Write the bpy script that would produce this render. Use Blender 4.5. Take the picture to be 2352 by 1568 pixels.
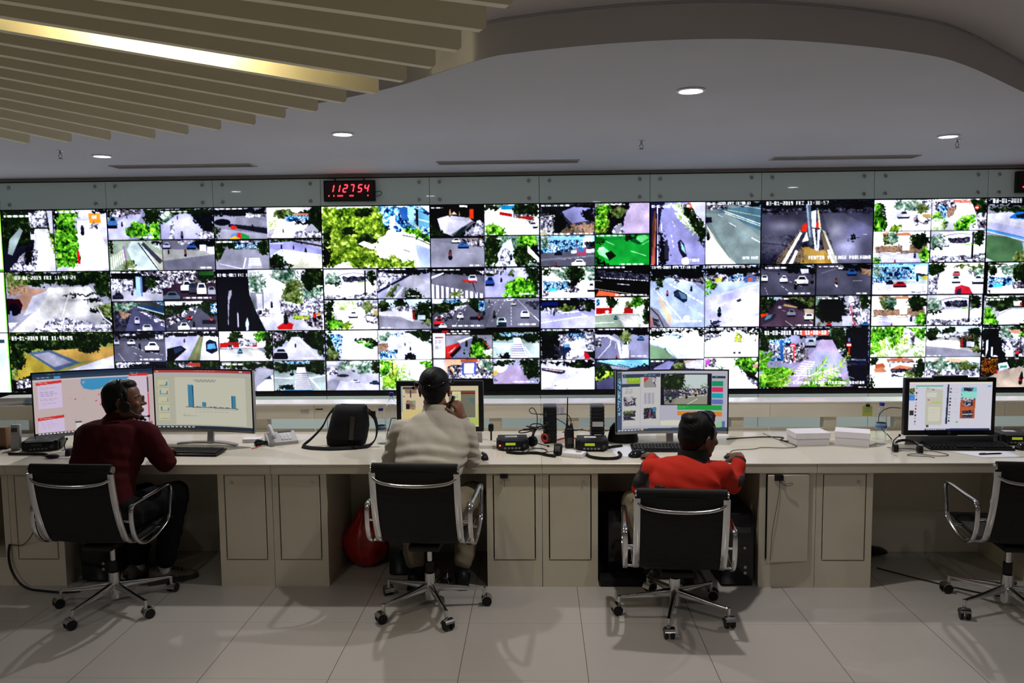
import bpy, bmesh, math, random
import numpy as np
from mathutils import Vector, Matrix, Euler

for _o in list(bpy.data.objects):
    bpy.data.objects.remove(_o)
S = bpy.context.scene
COL = S.collection
PI = math.pi
R = math.radians

# ---------------------------------------------------------------- camera
CAM_F, CAM_PITCH, CAM_YAW, CAM_ROLL, CAM_H, CAM_D = 1842.0, .0878, -.0324, -.010, 1.87, 4.62
_fw = Vector((math.sin(CAM_YAW), math.cos(CAM_YAW), 0)); _rt = Vector((math.cos(CAM_YAW), -math.sin(CAM_YAW), 0)); _up = Vector((0, 0, 1))
_F = math.cos(CAM_PITCH)*_fw-math.sin(CAM_PITCH)*_up
_U = math.sin(CAM_PITCH)*_fw+math.cos(CAM_PITCH)*_up
_R = math.cos(CAM_ROLL)*_rt+math.sin(CAM_ROLL)*_U
_U = -math.sin(CAM_ROLL)*_rt+math.cos(CAM_ROLL)*_U
cam = bpy.data.cameras.new('camera'); cam_ob = bpy.data.objects.new('camera', cam); COL.objects.link(cam_ob)
cam_ob.matrix_world = Matrix(((_R.x, _U.x, -_F.x, 0), (_R.y, _U.y, -_F.y, -CAM_D), (_R.z, _U.z, -_F.z, CAM_H), (0, 0, 0, 1)))
cam.sensor_fit = 'HORIZONTAL'; cam.sensor_width = 36; cam.lens = CAM_F/2352*36; cam.clip_start = .05
S.camera = cam_ob

# ---------------------------------------------------------------- world, exposure, lamp powers
EXPOSURE = 0.0
SCREEN = 1.16            # radiance of a white pixel on the display wall
MON = .80                # radiance of a white pixel on a desk monitor
DOWNLIGHT = 32.0         # watts of each recessed downlight
UNSEEN_DOWNLIGHT = 22.0    # watts of each downlight added unseen in the rest of the room
AMBIENT = .02
w = bpy.data.worlds.new('world'); S.world = w; w.use_nodes = True
w.node_tree.nodes['Background'].inputs[0].default_value = (.8, .85, 1, 1)
w.node_tree.nodes['Background'].inputs[1].default_value = AMBIENT
S.view_settings.view_transform = 'Standard'; S.view_settings.look = 'None'
S.view_settings.exposure = EXPOSURE; S.view_settings.gamma = 1
S.view_settings.use_curve_mapping = False

# ---------------------------------------------------------------- materials
_mats = {}
def lin(c):
    return tuple((v/12.92 if v <= .04045 else ((v+.055)/1.055)**2.4) for v in c)
def mat(name, col, rough=.5, metal=0., var=.06, scale=6., bump=0., bscale=60., spec=.5, coat=0., trans=0., ior=1.45, emit=None, estr=0., sheen=0., stretch=None):
    """col is linear RGB; a little procedural variation in colour and relief"""
    if name in _mats:
        return _mats[name]
    m = bpy.data.materials.new(name); m.use_nodes = True
    nt = m.node_tree; b = nt.nodes['Principled BSDF']
    b.inputs['Roughness'].default_value = rough; b.inputs['Metallic'].default_value = metal
    b.inputs['Specular IOR Level'].default_value = spec; b.inputs['Coat Weight'].default_value = coat
    b.inputs['Transmission Weight'].default_value = trans; b.inputs['IOR'].default_value = ior
    b.inputs['Sheen Weight'].default_value = sheen
    tc = nt.nodes.new('ShaderNodeTexCoord'); src = tc.outputs['Object']
    if stretch:
        mp = nt.nodes.new('ShaderNodeMapping'); mp.inputs['Scale'].default_value = stretch
        nt.links.new(src, mp.inputs['Vector']); src = mp.outputs['Vector']
    n = nt.nodes.new('ShaderNodeTexNoise'); n.inputs['Scale'].default_value = scale; n.inputs['Detail'].default_value = 4
    nt.links.new(src, n.inputs['Vector'])
    r = nt.nodes.new('ShaderNodeValToRGB')
    r.color_ramp.elements[0].position = .3; r.color_ramp.elements[1].position = .7
    r.color_ramp.elements[0].color = tuple(max(0, c*(1-var)) for c in col)+(1,)
    r.color_ramp.elements[1].color = tuple(min(1, c*(1+var)) for c in col)+(1,)
    nt.links.new(n.outputs['Fac'], r.inputs['Fac']); nt.links.new(r.outputs['Color'], b.inputs['Base Color'])
    if bump:
        n2 = nt.nodes.new('ShaderNodeTexNoise'); n2.inputs['Scale'].default_value = bscale
        nt.links.new(src, n2.inputs['Vector'])
        bp = nt.nodes.new('ShaderNodeBump'); bp.inputs['Strength'].default_value = bump; bp.inputs['Distance'].default_value = .01
        nt.links.new(n2.outputs['Fac'], bp.inputs['Height']); nt.links.new(bp.outputs['Normal'], b.inputs['Normal'])
    if emit:
        b.inputs['Emission Color'].default_value = tuple(emit)+(1,); b.inputs['Emission Strength'].default_value = estr
    _mats[name] = m
    return m

M_CREAM = mat('cream_laminate', (.58, .53, .42), .42, var=.05, scale=3)
M_CREAM_TOP = mat('cream_desktop', (.65, .605, .51), .3, var=.03, scale=2, coat=.15)
M_PLASTER = mat('white_plaster', (.52, .525, .57), .75, var=.035, scale=1.3, bump=.06, bscale=9)
M_FASCIA = mat('grey_plaster', (.50, .485, .475), .8, var=.04, scale=2)
M_UPPER = mat('upper_plaster', (.48, .45, .45), .85, var=.03, scale=1)
M_SLAT = mat('slat_paint', (.78, .72, .52), .6, var=.03, scale=4)
M_TEAL = mat('teal_glass', (.76, .93, .90), .03, var=.015, scale=1, spec=.6)
M_BLACK = mat('black_plastic', (.008, .008, .009), .42, spec=.3, var=.2, scale=20)
M_BLACKG = mat('black_gloss', (.008, .008, .01), .12, var=.1, scale=20)
M_DGREY = mat('dark_grey_plastic', (.045, .045, .05), .45, var=.1, scale=20)
M_LEATHER = mat('black_leather', (.007, .0075, .0075), .6, spec=.25, var=.15, scale=30, bump=.1, bscale=300)
M_CHROME = mat('chrome', (.62, .62, .63), .12, metal=1, var=.02, scale=5)
M_STEEL = mat('brushed_steel', (.45, .45, .45), .3, metal=1, var=.04, scale=30)
M_GREYP = mat('grey_plastic', (.42, .41, .42), .45, var=.03, scale=10)
M_WHITEP = mat('white_card', (.74, .72, .76), .6, var=.03, scale=8)
M_PAPER = mat('paper', (.72, .72, .80), .7, var=.02, scale=8)
M_SILVER = mat('silver_plastic', (.35, .35, .36), .35, metal=.4, var=.03, scale=10)

def floor_material():
    m = bpy.data.materials.new('polished_floor_tiles'); m.use_nodes = True
    nt = m.node_tree; b = nt.nodes['Principled BSDF']
    tc = nt.nodes.new('ShaderNodeTexCoord')
    mp = nt.nodes.new('ShaderNodeMapping'); mp.inputs['Location'].default_value = (-.6312/.6*1.0, 0, 0)
    sep = nt.nodes.new('ShaderNodeSeparateXYZ'); nt.links.new(tc.outputs['Object'], sep.inputs[0])
    def line(out, off, wd):
        a = nt.nodes.new('ShaderNodeMath'); a.operation = 'SUBTRACT'; a.inputs[1].default_value = off; nt.links.new(out, a.inputs[0])
        d = nt.nodes.new('ShaderNodeMath'); d.operation = 'DIVIDE'; d.inputs[1].default_value = .6; nt.links.new(a.outputs[0], d.inputs[0])
        f = nt.nodes.new('ShaderNodeMath'); f.operation = 'PINGPONG'; f.inputs[1].default_value = .5; nt.links.new(d.outputs[0], f.inputs[0])
        g = nt.nodes.new('ShaderNodeMath'); g.operation = 'LESS_THAN'; g.inputs[1].default_value = wd; nt.links.new(f.outputs[0], g.inputs[0])
        return g.outputs[0]
    lx = line(sep.outputs[0], -1.5789, .0028); ly = line(sep.outputs[1], -.4963, .0011)
    mx = nt.nodes.new('ShaderNodeMath'); mx.operation = 'MAXIMUM'; nt.links.new(lx, mx.inputs[0]); nt.links.new(ly, mx.inputs[1])
    n = nt.nodes.new('ShaderNodeTexNoise'); n.inputs['Scale'].default_value = 1.1; n.inputs['Detail'].default_value = 6; nt.links.new(tc.outputs['Object'], n.inputs['Vector'])
    r = nt.nodes.new('ShaderNodeValToRGB'); r.color_ramp.elements[0].color = (.345, .32, .29, 1); r.color_ramp.elements[1].color = (.41, .38, .355, 1)
    nt.links.new(n.outputs['Fac'], r.inputs['Fac'])
    mix = nt.nodes.new('ShaderNodeMix'); mix.data_type = 'RGBA'
    nt.links.new(mx.outputs[0], mix.inputs['Factor']); nt.links.new(r.outputs['Color'], mix.inputs['A']); mix.inputs['B'].default_value = (.11, .09, .07, 1)
    nt.links.new(mix.outputs['Result'], b.inputs['Base Color'])
    b.inputs['Roughness'].default_value = .22; b.inputs['Specular IOR Level'].default_value = .42
    return m

# ---------------------------------------------------------------- mesh helpers
class MB:
    """collects shapes into one mesh"""
    def __init__(s):
        s.bm = bmesh.new()
    def box(s, c, size, rot=None, bev=0., seg=2):
        mtx = Matrix.Translation(Vector(c)) @ (rot.to_matrix().to_4x4() if rot else Matrix.Identity(4)) @ Matrix.Diagonal((size[0], size[1], size[2], 1))
        g = bmesh.ops.create_cube(s.bm, size=1, matrix=mtx)
        if bev:
            es = list({e for v in g['verts'] for e in v.link_edges})
            bmesh.ops.bevel(s.bm, geom=es, offset=bev, segments=seg, profile=.5, affect='EDGES')
        return s
    def cyl(s, a, b, r0, r1=None, n=24):
        a, b = Vector(a), Vector(b); r1 = r0 if r1 is None else r1
        d = b-a
        mtx = Matrix.Translation((a+b)/2) @ d.to_track_quat('Z', 'Y').to_matrix().to_4x4()
        bmesh.ops.create_cone(s.bm, cap_ends=True, segments=n, radius1=r0, radius2=r1, depth=d.length, matrix=mtx)
        return s
    def ell(s, c, r, rot=None, n=20):
        mtx = Matrix.Translation(Vector(c)) @ (rot.to_matrix().to_4x4() if rot else Matrix.Identity(4)) @ Matrix.Diagonal((r[0], r[1], r[2], 1))
        bmesh.ops.create_uvsphere(s.bm, u_segments=n, v_segments=max(8, n*2//3), radius=1, matrix=mtx)
        return s
    def rings(s, rings, closed=False, caps=True):
        vs = [[s.bm.verts.new(p) for p in r] for r in rings]
        n = len(vs[0]); k = len(vs)
        for i in range(k if closed else k-1):
            A, B = vs[i], vs[(i+1) % k]
            for j in range(n):
                s.bm.faces.new((A[j], A[(j+1) % n], B[(j+1) % n], B[j]))
        if caps and not closed:
            s.bm.faces.new(list(reversed(vs[0]))); s.bm.faces.new(vs[-1])
        return s
    def tube(s, pts, r, n=10, closed=False, smooth=0, flat=None):
        """tube along points; r one radius or one per point; flat=(a,b) makes a flat strip cross-section"""
        P = [Vector(p) for p in pts]
        if smooth:
            P, r = catmull(P, r, smooth, closed)
        k = len(P)
        rad = r if isinstance(r, (list, tuple)) else [r]*k
        rings = []
        T = []
        for i in range(k):
            if closed:
                t = P[(i+1) % k]-P[i-1]
            else:
                t = P[min(i+1, k-1)]-P[max(i-1, 0)]
            T.append(t.normalized())
        up = Vector((0, 0, 1)) if abs(T[0].z) < .9 else Vector((1, 0, 0))
        nrm = (up-T[0]*up.dot(T[0])).normalized()
        for i in range(k):
            nrm = (nrm-T[i]*nrm.dot(T[i])).normalized()
            bn = T[i].cross(nrm)
            a, b = (rad[i], rad[i]) if flat is None else (flat[0]*rad[i], flat[1]*rad[i])
            rings.append([P[i]+nrm*math.cos(2*PI*j/n)*a+bn*math.sin(2*PI*j/n)*b for j in range(n)])
        return s.rings(rings, closed)
    def strip(s, pts, lateral, wd, th, closed=False, smooth=0):
        """flat bar following pts; lateral is the direction of its width"""
        P = [Vector(p) for p in pts]; L = Vector(lateral).normalized()
        if smooth:
            P, _ = catmull(P, 1, smooth, closed)
        k = len(P); rg = []
        for i in range(k):
            t = (P[(i+1) % k]-P[i-1]) if closed else (P[min(i+1, k-1)]-P[max(i-1, 0)])
            t.normalize(); nn = t.cross(L).normalized()
            q = []
            for a, b in ((-.5, -.3), (-.36, -.5), (.36, -.5), (.5, -.3), (.5, .3), (.36, .5), (-.36, .5), (-.5, .3)):
                q.append(P[i]+L*wd*a+nn*th*b)
            rg.append(q)
        return s.rings(rg, closed)
    def lathe(s, prof, c=(0, 0, 0), n=28):
        c = Vector(c)
        rg = [[c+Vector((max(r, 1e-4)*math.cos(2*PI*j/n), max(r, 1e-4)*math.sin(2*PI*j/n), z)) for j in range(n)] for r, z in prof]
        return s.rings(rg)
    def prism(s, poly, z0, z1):
        a = [s.bm.verts.new((p[0], p[1], z0)) for p in poly]; b = [s.bm.verts.new((p[0], p[1], z1)) for p in poly]
        n = len(poly)
        for i in range(n):
            s.bm.faces.new((a[i], a[(i+1) % n], b[(i+1) % n], b[i]))
        s.bm.faces.new(list(reversed(a))); s.bm.faces.new(b)
        return s
    def face(s, pts):
        s.bm.faces.new([s.bm.verts.new(p) for p in pts]); return s
    def xform(s, m):
        bmesh.ops.transform(s.bm, matrix=m, verts=s.bm.verts[:]); return s
    def build(s, name, m, parent=None, angle=35, loc=None, smooth=True):
        bmesh.ops.recalc_face_normals(s.bm, faces=s.bm.faces[:])
        me = bpy.data.meshes.new(name); s.bm.to_mesh(me); s.bm.free()
        if m:
            me.materials.append(m)
        if smooth:
            me.polygons.foreach_set('use_smooth', [True]*len(me.polygons))
            me.set_sharp_from_angle(angle=R(angle))
        o = bpy.data.objects.new(name, me); COL.objects.link(o)
        if parent:
            o.parent = parent
        if loc:
            o.location = loc
        return o

def catmull(P, r, k, closed=False):
    n = len(P); out = []; ro = []
    rr = r if isinstance(r, (list, tuple)) else None
    for i in range(n if closed else n-1):
        g = lambda j: P[j % n] if closed else P[min(max(j, 0), n-1)]
        p0, p1, p2, p3 = g(i-1), g(i), g(i+1), g(i+2)
        for a in range(k):
            t = a/k
            out.append(.5*((2*p1)+(p2-p0)*t+(2*p0-5*p1+4*p2-p3)*t*t+(3*p1-p0-3*p2+p3)*t**3))
            if rr:
                ro.append(rr[i]*(1-t)+rr[(i+1) % n]*t)
    if not closed:
        out.append(P[-1])
        if rr:
            ro.append(rr[-1])
    return out, (ro if rr else r)

def tag(o, label, cat, group=None, kind=None):
    if label: o['label'] = label
    if cat: o['category'] = cat
    if group: o['group'] = group
    if kind: o['kind'] = kind
    return o
def thing(name, label, cat, loc=(0, 0, 0), rz=0., group=None):
    o = bpy.data.objects.new(name, None); COL.objects.link(o); o.empty_display_size = .05
    o.location = loc; o.rotation_euler = (0, 0, rz)
    return tag(o, label, cat, group)
def part_label(o, s):
    o['label'] = s; return o
def struct(o):
    o['kind'] = 'structure'; return o
def copy_tree(o, parent=None):
    c = o.copy(); COL.objects.link(c)
    if parent: c.parent = parent
    for ch in [x for x in COL.objects if x.parent == o]:
        copy_tree(ch, c)
    return c
# ---------------------------------------------------------------- screen pictures (numpy painter, procedural)
FONT = {}
_f = ("0:7555557 1:2622227 2:7115747 3:7117117 4:5557111 5:7447117 6:7447557 7:7111222 8:7555755 9:7557117 A:2557555 B:6556556 C:3444443 D:6555556 E:7446447 "
      "F:7446444 G:3445553 H:5557555 I:7222227 J:1111152 K:5566655 L:4444447 M:5775555 N:5777755 O:2555552 P:6556444 Q:2555571 R:6556655 S:3442116 T:7222222 "
      "U:5555557 V:5555522 W:5555775 X:5522255 Y:5552222 Z:7112447 -:0007000 /:1112444 .:0000002")
for _k in _f.split():
    FONT[_k[0]] = [[(int(r) >> (2 - i)) & 1 for i in range(3)] for r in _k[2:]]
FONT[':'] = [[0]*3, [0]*3, [0, 1, 0], [0]*3, [0, 1, 0], [0]*3, [0]*3]
PAL = {'D': '111 010 231 121 342 564', 'G': '120 241 482 6b3 9d4 cf7', 'Y': '231 461 683 8a3 bd4 efa', 'O': '221 342 563 674 896 9a7',
       'S': '334 667 99a bbc dde fff', 'B': '013 237 48b 7cd fff 668', 'C': '112 334 667 877 bbc eef', 'R': '88a 99a aab bbc aac ccd',
       'L': '9a6 ac7 cd9 def efe fff', 'T': '243 465 687 9a9 bcb eef', 'E': '542 654 765 876 665 434', 'V': '112 223 334 445 334 778',
       'N': '000 011 112 011 223 021', 'W': 'dde eef fff eef fff ccd', 'K': '101 121 830 c71 242 000', 'P': '864 986 a87 b98 976 654'}

def hx(s):
    return np.array([int(c, 16)/15.0 for c in s])

def vnoise(h, w, cell, rng):
    gh, gw = int(h/cell)+3, int(w/cell)+3
    g = rng.random((gh, gw))
    y = np.arange(h)/cell; x = np.arange(w)/cell
    yi = y.astype(int); xi = x.astype(int)
    fy = (y-yi)[:, None]; fx = (x-xi)[None, :]
    fy = fy*fy*(3-2*fy); fx = fx*fx*(3-2*fx)
    a = g[yi][:, xi]; b = g[yi][:, xi+1]; c = g[yi+1][:, xi]; d = g[yi+1][:, xi+1]
    return (a*(1-fx)+b*fx)*(1-fy)+(c*(1-fx)+d*fx)*fy

class Canvas:
    def __init__(s, w, h, rect, seed=1):
        s.w, s.h = w, h
        s.r = rect
        s.a = np.zeros((h, w, 3))
        s.rng = np.random.default_rng(seed)
        s.sx = w/(rect[2]-rect[0]); s.sy = h/(rect[3]-rect[1])
        s.n = 0.55*vnoise(h, w, 8, s.rng)+0.45*vnoise(h, w, 3, s.rng)
        s.n2 = 0.5*vnoise(h, w, 4, s.rng)+0.5*vnoise(h, w, 1.8, s.rng)
        s.big = vnoise(h, w, 30, s.rng)*.6+vnoise(h, w, 12, s.rng)*.4
        s.clip = np.ones((h, w), bool)
        s.Y, s.X = np.mgrid[0:h, 0:w]
        s.X = s.X+.5; s.Y = s.Y+.5
    def P(s, x, y):
        return (float(x)-s.r[0])*s.sx, (float(y)-s.r[1])*s.sy
    def poly(s, pts, rag=0.0):
        X, Y = s.X, s.Y
        if rag:
            X = X+(s.n2-.5)*rag; Y = Y+(s.n-.5)*rag
        m = np.zeros((s.h, s.w), bool)
        n = len(pts)
        for i in range(n):
            x0, y0 = pts[i]; x1, y1 = pts[(i+1) % n]
            if y0 == y1:
                continue
            c = ((y0 <= Y) & (Y < y1)) | ((y1 <= Y) & (Y < y0))
            m ^= c & (X < x0+(Y-y0)*(x1-x0)/(y1-y0))
        return m & s.clip
    def ell(s, x, y, rx, ry, rag=0.0):
        X, Y = s.X, s.Y
        if rag:
            X = X+(s.n2-.5)*rag; Y = Y+(s.n-.5)*rag
        return (((X-x)/rx)**2+((Y-y)/ry)**2 < 1) & s.clip
    def tex(s, m, pal, fine=False):
        cols = np.array([hx(c) for c in PAL[pal].split()])
        v = s.n2 if fine else (s.n*.5+s.n2*.5)
        v = np.clip((v-.27)/.46, 0, .999)*(len(cols)-1)
        i = v.astype(int); f = (v-i)[..., None]
        img = cols[i]*(1-f)+cols[np.minimum(i+1, len(cols)-1)]*f
        s.a[m] = img[m]
    def line(s, col, w, pts):
        for (x0, y0), (x1, y1) in zip(pts[:-1], pts[1:]):
            dx, dy = x1-x0, y1-y0
            L2 = dx*dx+dy*dy+1e-9
            t = np.clip(((s.X-x0)*dx+(s.Y-y0)*dy)/L2, 0, 1)
            d = np.hypot(s.X-x0-t*dx, s.Y-y0-t*dy)
            s.a[(d < w/2) & s.clip] = col
    def text(s, x, y, hgt, txt, col, bold=1.0):
        px = hgt/7.0
        cx = x
        for ch in txt.upper():
            g = FONT.get(ch)
            if g:
                for j in range(7):
                    for i in range(3):
                        if g[j][i]:
                            s.a[(abs(s.X-(cx+(i+.5)*px*1.25)) < px*.62*bold+.25) & (abs(s.Y-(y+(j+.5)*px)) < px*.55+.15) & s.clip] = col
            cx += px*5.2
    def run(s, prog):
        for cmd in prog.replace('\n', ' ').split(';'):
            k = cmd.split()
            if not k:
                continue
            o = k[0]
            pp = lambda L: [s.P(*q.split(',')) for q in L]
            if o == 'f':
                (x0, y0), (x1, y1) = pp(k[1:3])
                s.clip = (s.X > x0) & (s.X < x1) & (s.Y > y0) & (s.Y < y1)
                s.a[s.clip] = 0
            elif o == 'b':
                s.a[s.clip] = hx(k[1])
            elif o == 'B':
                s.tex(s.clip, k[1])
            elif o == 'p':
                s.a[s.poly(pp(k[2:]))] = hx(k[1])
            elif o == 'q':                                       # ragged plain polygon
                s.a[s.poly(pp(k[2:]), 14)] = hx(k[1])
            elif o == 't':
                s.tex(s.poly(pp(k[2:]), 16), k[1])
            elif o == 'k':
                s.tex(s.poly(pp(k[2:]), 5), k[1], True)
            elif o == 'e':
                x, y, rx, ry = [float(v) for v in k[2].split(',')]
                c = s.P(x, y); s.a[s.ell(c[0], c[1], rx*s.sx, ry*s.sy)] = hx(k[1])
            elif o == 'o':
                x, y, rx, ry = [float(v) for v in ','.join(k[2:4]).split(',')]
                c = s.P(x, y); s.tex(s.ell(c[0], c[1], rx*s.sx, ry*s.sy, 14), k[1])
            elif o == 'l':
                s.line(hx(k[1]), float(k[2])*s.sx, pp(k[3:]))
            elif o == 'd':                                       # dashed line
                n = int(k[3]); (x0, y0), (x1, y1) = pp(k[4:6])
                for i in range(n):
                    a, b = (i/n)**1.0, ((i+.5)/n)
                    s.line(hx(k[1]), float(k[2])*s.sx, [(x0+(x1-x0)*a, y0+(y1-y0)*a), (x0+(x1-x0)*b, y0+(y1-y0)*b)])
            elif o == 'z':                                       # zebra crossing
                n = int(k[2]); A, B_, C_, D_ = pp(k[3:7])
                L = lambda p, q, t: (p[0]+(q[0]-p[0])*t, p[1]+(q[1]-p[1])*t)
                for i in range(n):
                    a, b = i/n, (i+.58)/n
                    s.a[s.poly([L(A, B_, a), L(A, B_, b), L(D_, C_, b), L(D_, C_, a)])] = hx(k[1])
            elif o == 'c':                                       # car
                x, y, w, h = [float(v) for v in k[2].split(',')]
                q = lambda L: [s.P(x+w*a, y+h*b) for a, b in L]
                s.a[s.poly(q([(-.05, .7), (1.05, .7), (1.0, 1.1), (0, 1.1)]))] = hx('112')
                s.a[s.poly(q([(0, .45), (.2, .35), (.32, 0), (.75, 0), (.9, .35), (1, .5), (1, .85), (0, .85)]))] = hx(k[1])
                s.a[s.poly(q([(.27, .38), (.37, .1), (.7, .1), (.82, .38)]))] = hx('123')
            elif o == 'v':                                       # car seen end on
                x, y, w, h = [float(v) for v in k[2].split(',')]
                q = lambda L: [s.P(x+w*a, y+h*b) for a, b in L]
                s.a[s.poly(q([(-.02, .75), (1.02, .75), (1.0, 1.08), (0, 1.08)]))] = hx('112')
                s.a[s.poly(q([(0, .4), (.18, .02), (.82, .02), (1, .4), (1, .9), (0, .9)]))] = hx(k[1])
                s.a[s.poly(q([(.14, .4), (.25, .1), (.75, .1), (.86, .4)]))] = hx('234')
            elif o == 'm':                                       # motorbike and rider
                x, y, h = [float(v) for v in k[2].split(',')]
                c = s.P(x, y); hh = h*s.sy
                s.a[s.ell(c[0], c[1]+hh*.3, hh*.22, hh*.3)] = hx('112')
                s.a[s.ell(c[0], c[1]-hh*.1, hh*.2, hh*.28)] = hx(k[1])
                s.a[s.ell(c[0], c[1]-hh*.4, hh*.11, hh*.12)] = hx('222')
            elif o == 'h':                                       # soft patch of light or dark
                x, y, rx, ry = [float(v) for v in k[3].split(',')]
                c = s.P(x, y)
                g = np.exp(-1.6*(((s.X-c[0])/(rx*s.sx))**2+((s.Y-c[1])/(ry*s.sy))**2))[..., None]*float(k[2])*s.clip[..., None]
                s.a = s.a*(1-g)+hx(k[1])*g
            elif o == 'r':                                       # palm frond
                (x0, y0), (x1, y1) = pp(k[3:5]); L = float(k[2])*s.sx; n = 9
                nx, ny = -(y1-y0), (x1-x0); q = math.hypot(nx, ny); nx /= q; ny /= q
                bend = .12*q
                C = [(x0+(x1-x0)*u+nx*bend*math.sin(u*3.1), y0+(y1-y0)*u+ny*bend*math.sin(u*3.1)) for u in [i/n for i in range(n+1)]]
                for i, (cx, cy) in enumerate(C[1:]):
                    u = (i+1)/n; l = L*(1.1-u*.7); col = hx(k[1])*(.75+.35*((i*7) % 3)/2)
                    for sg in (-1, 1):
                        s.line(np.clip(col, 0, 1), 1.7, [(cx, cy), (cx+nx*sg*l+(x1-x0)/q*l*.9, cy+ny*sg*l+(y1-y0)/q*l*.9)])
                s.line(hx('ee8'), 1.0, C)
            elif o == 's':
                c = s.P(*k[1].split(','))
                s.text(c[0], c[1], float(k[2])*s.sy, k[3].replace('_', ' '), hx(k[4]) if len(k) > 4 else hx('eee'))
            elif o == 'w':                                       # a row of unreadably small characters
                x, y, w, h = [float(v) for v in k[2].split(',')]
                (x0, y0), (x1, y1) = s.P(x, y), s.P(x+w, y+h)
                m = (s.X > x0) & (s.X < x1) & (s.Y > y0) & (s.Y < y1) & s.clip & (np.sin(s.X*2.1)+np.sin(s.X*.53+y) > -.75)
                s.a[m] = hx(k[1])

def srgb2lin(a):
    return np.where(a <= .04045, a/12.92, ((a+.055)/1.055)**2.4)
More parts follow.
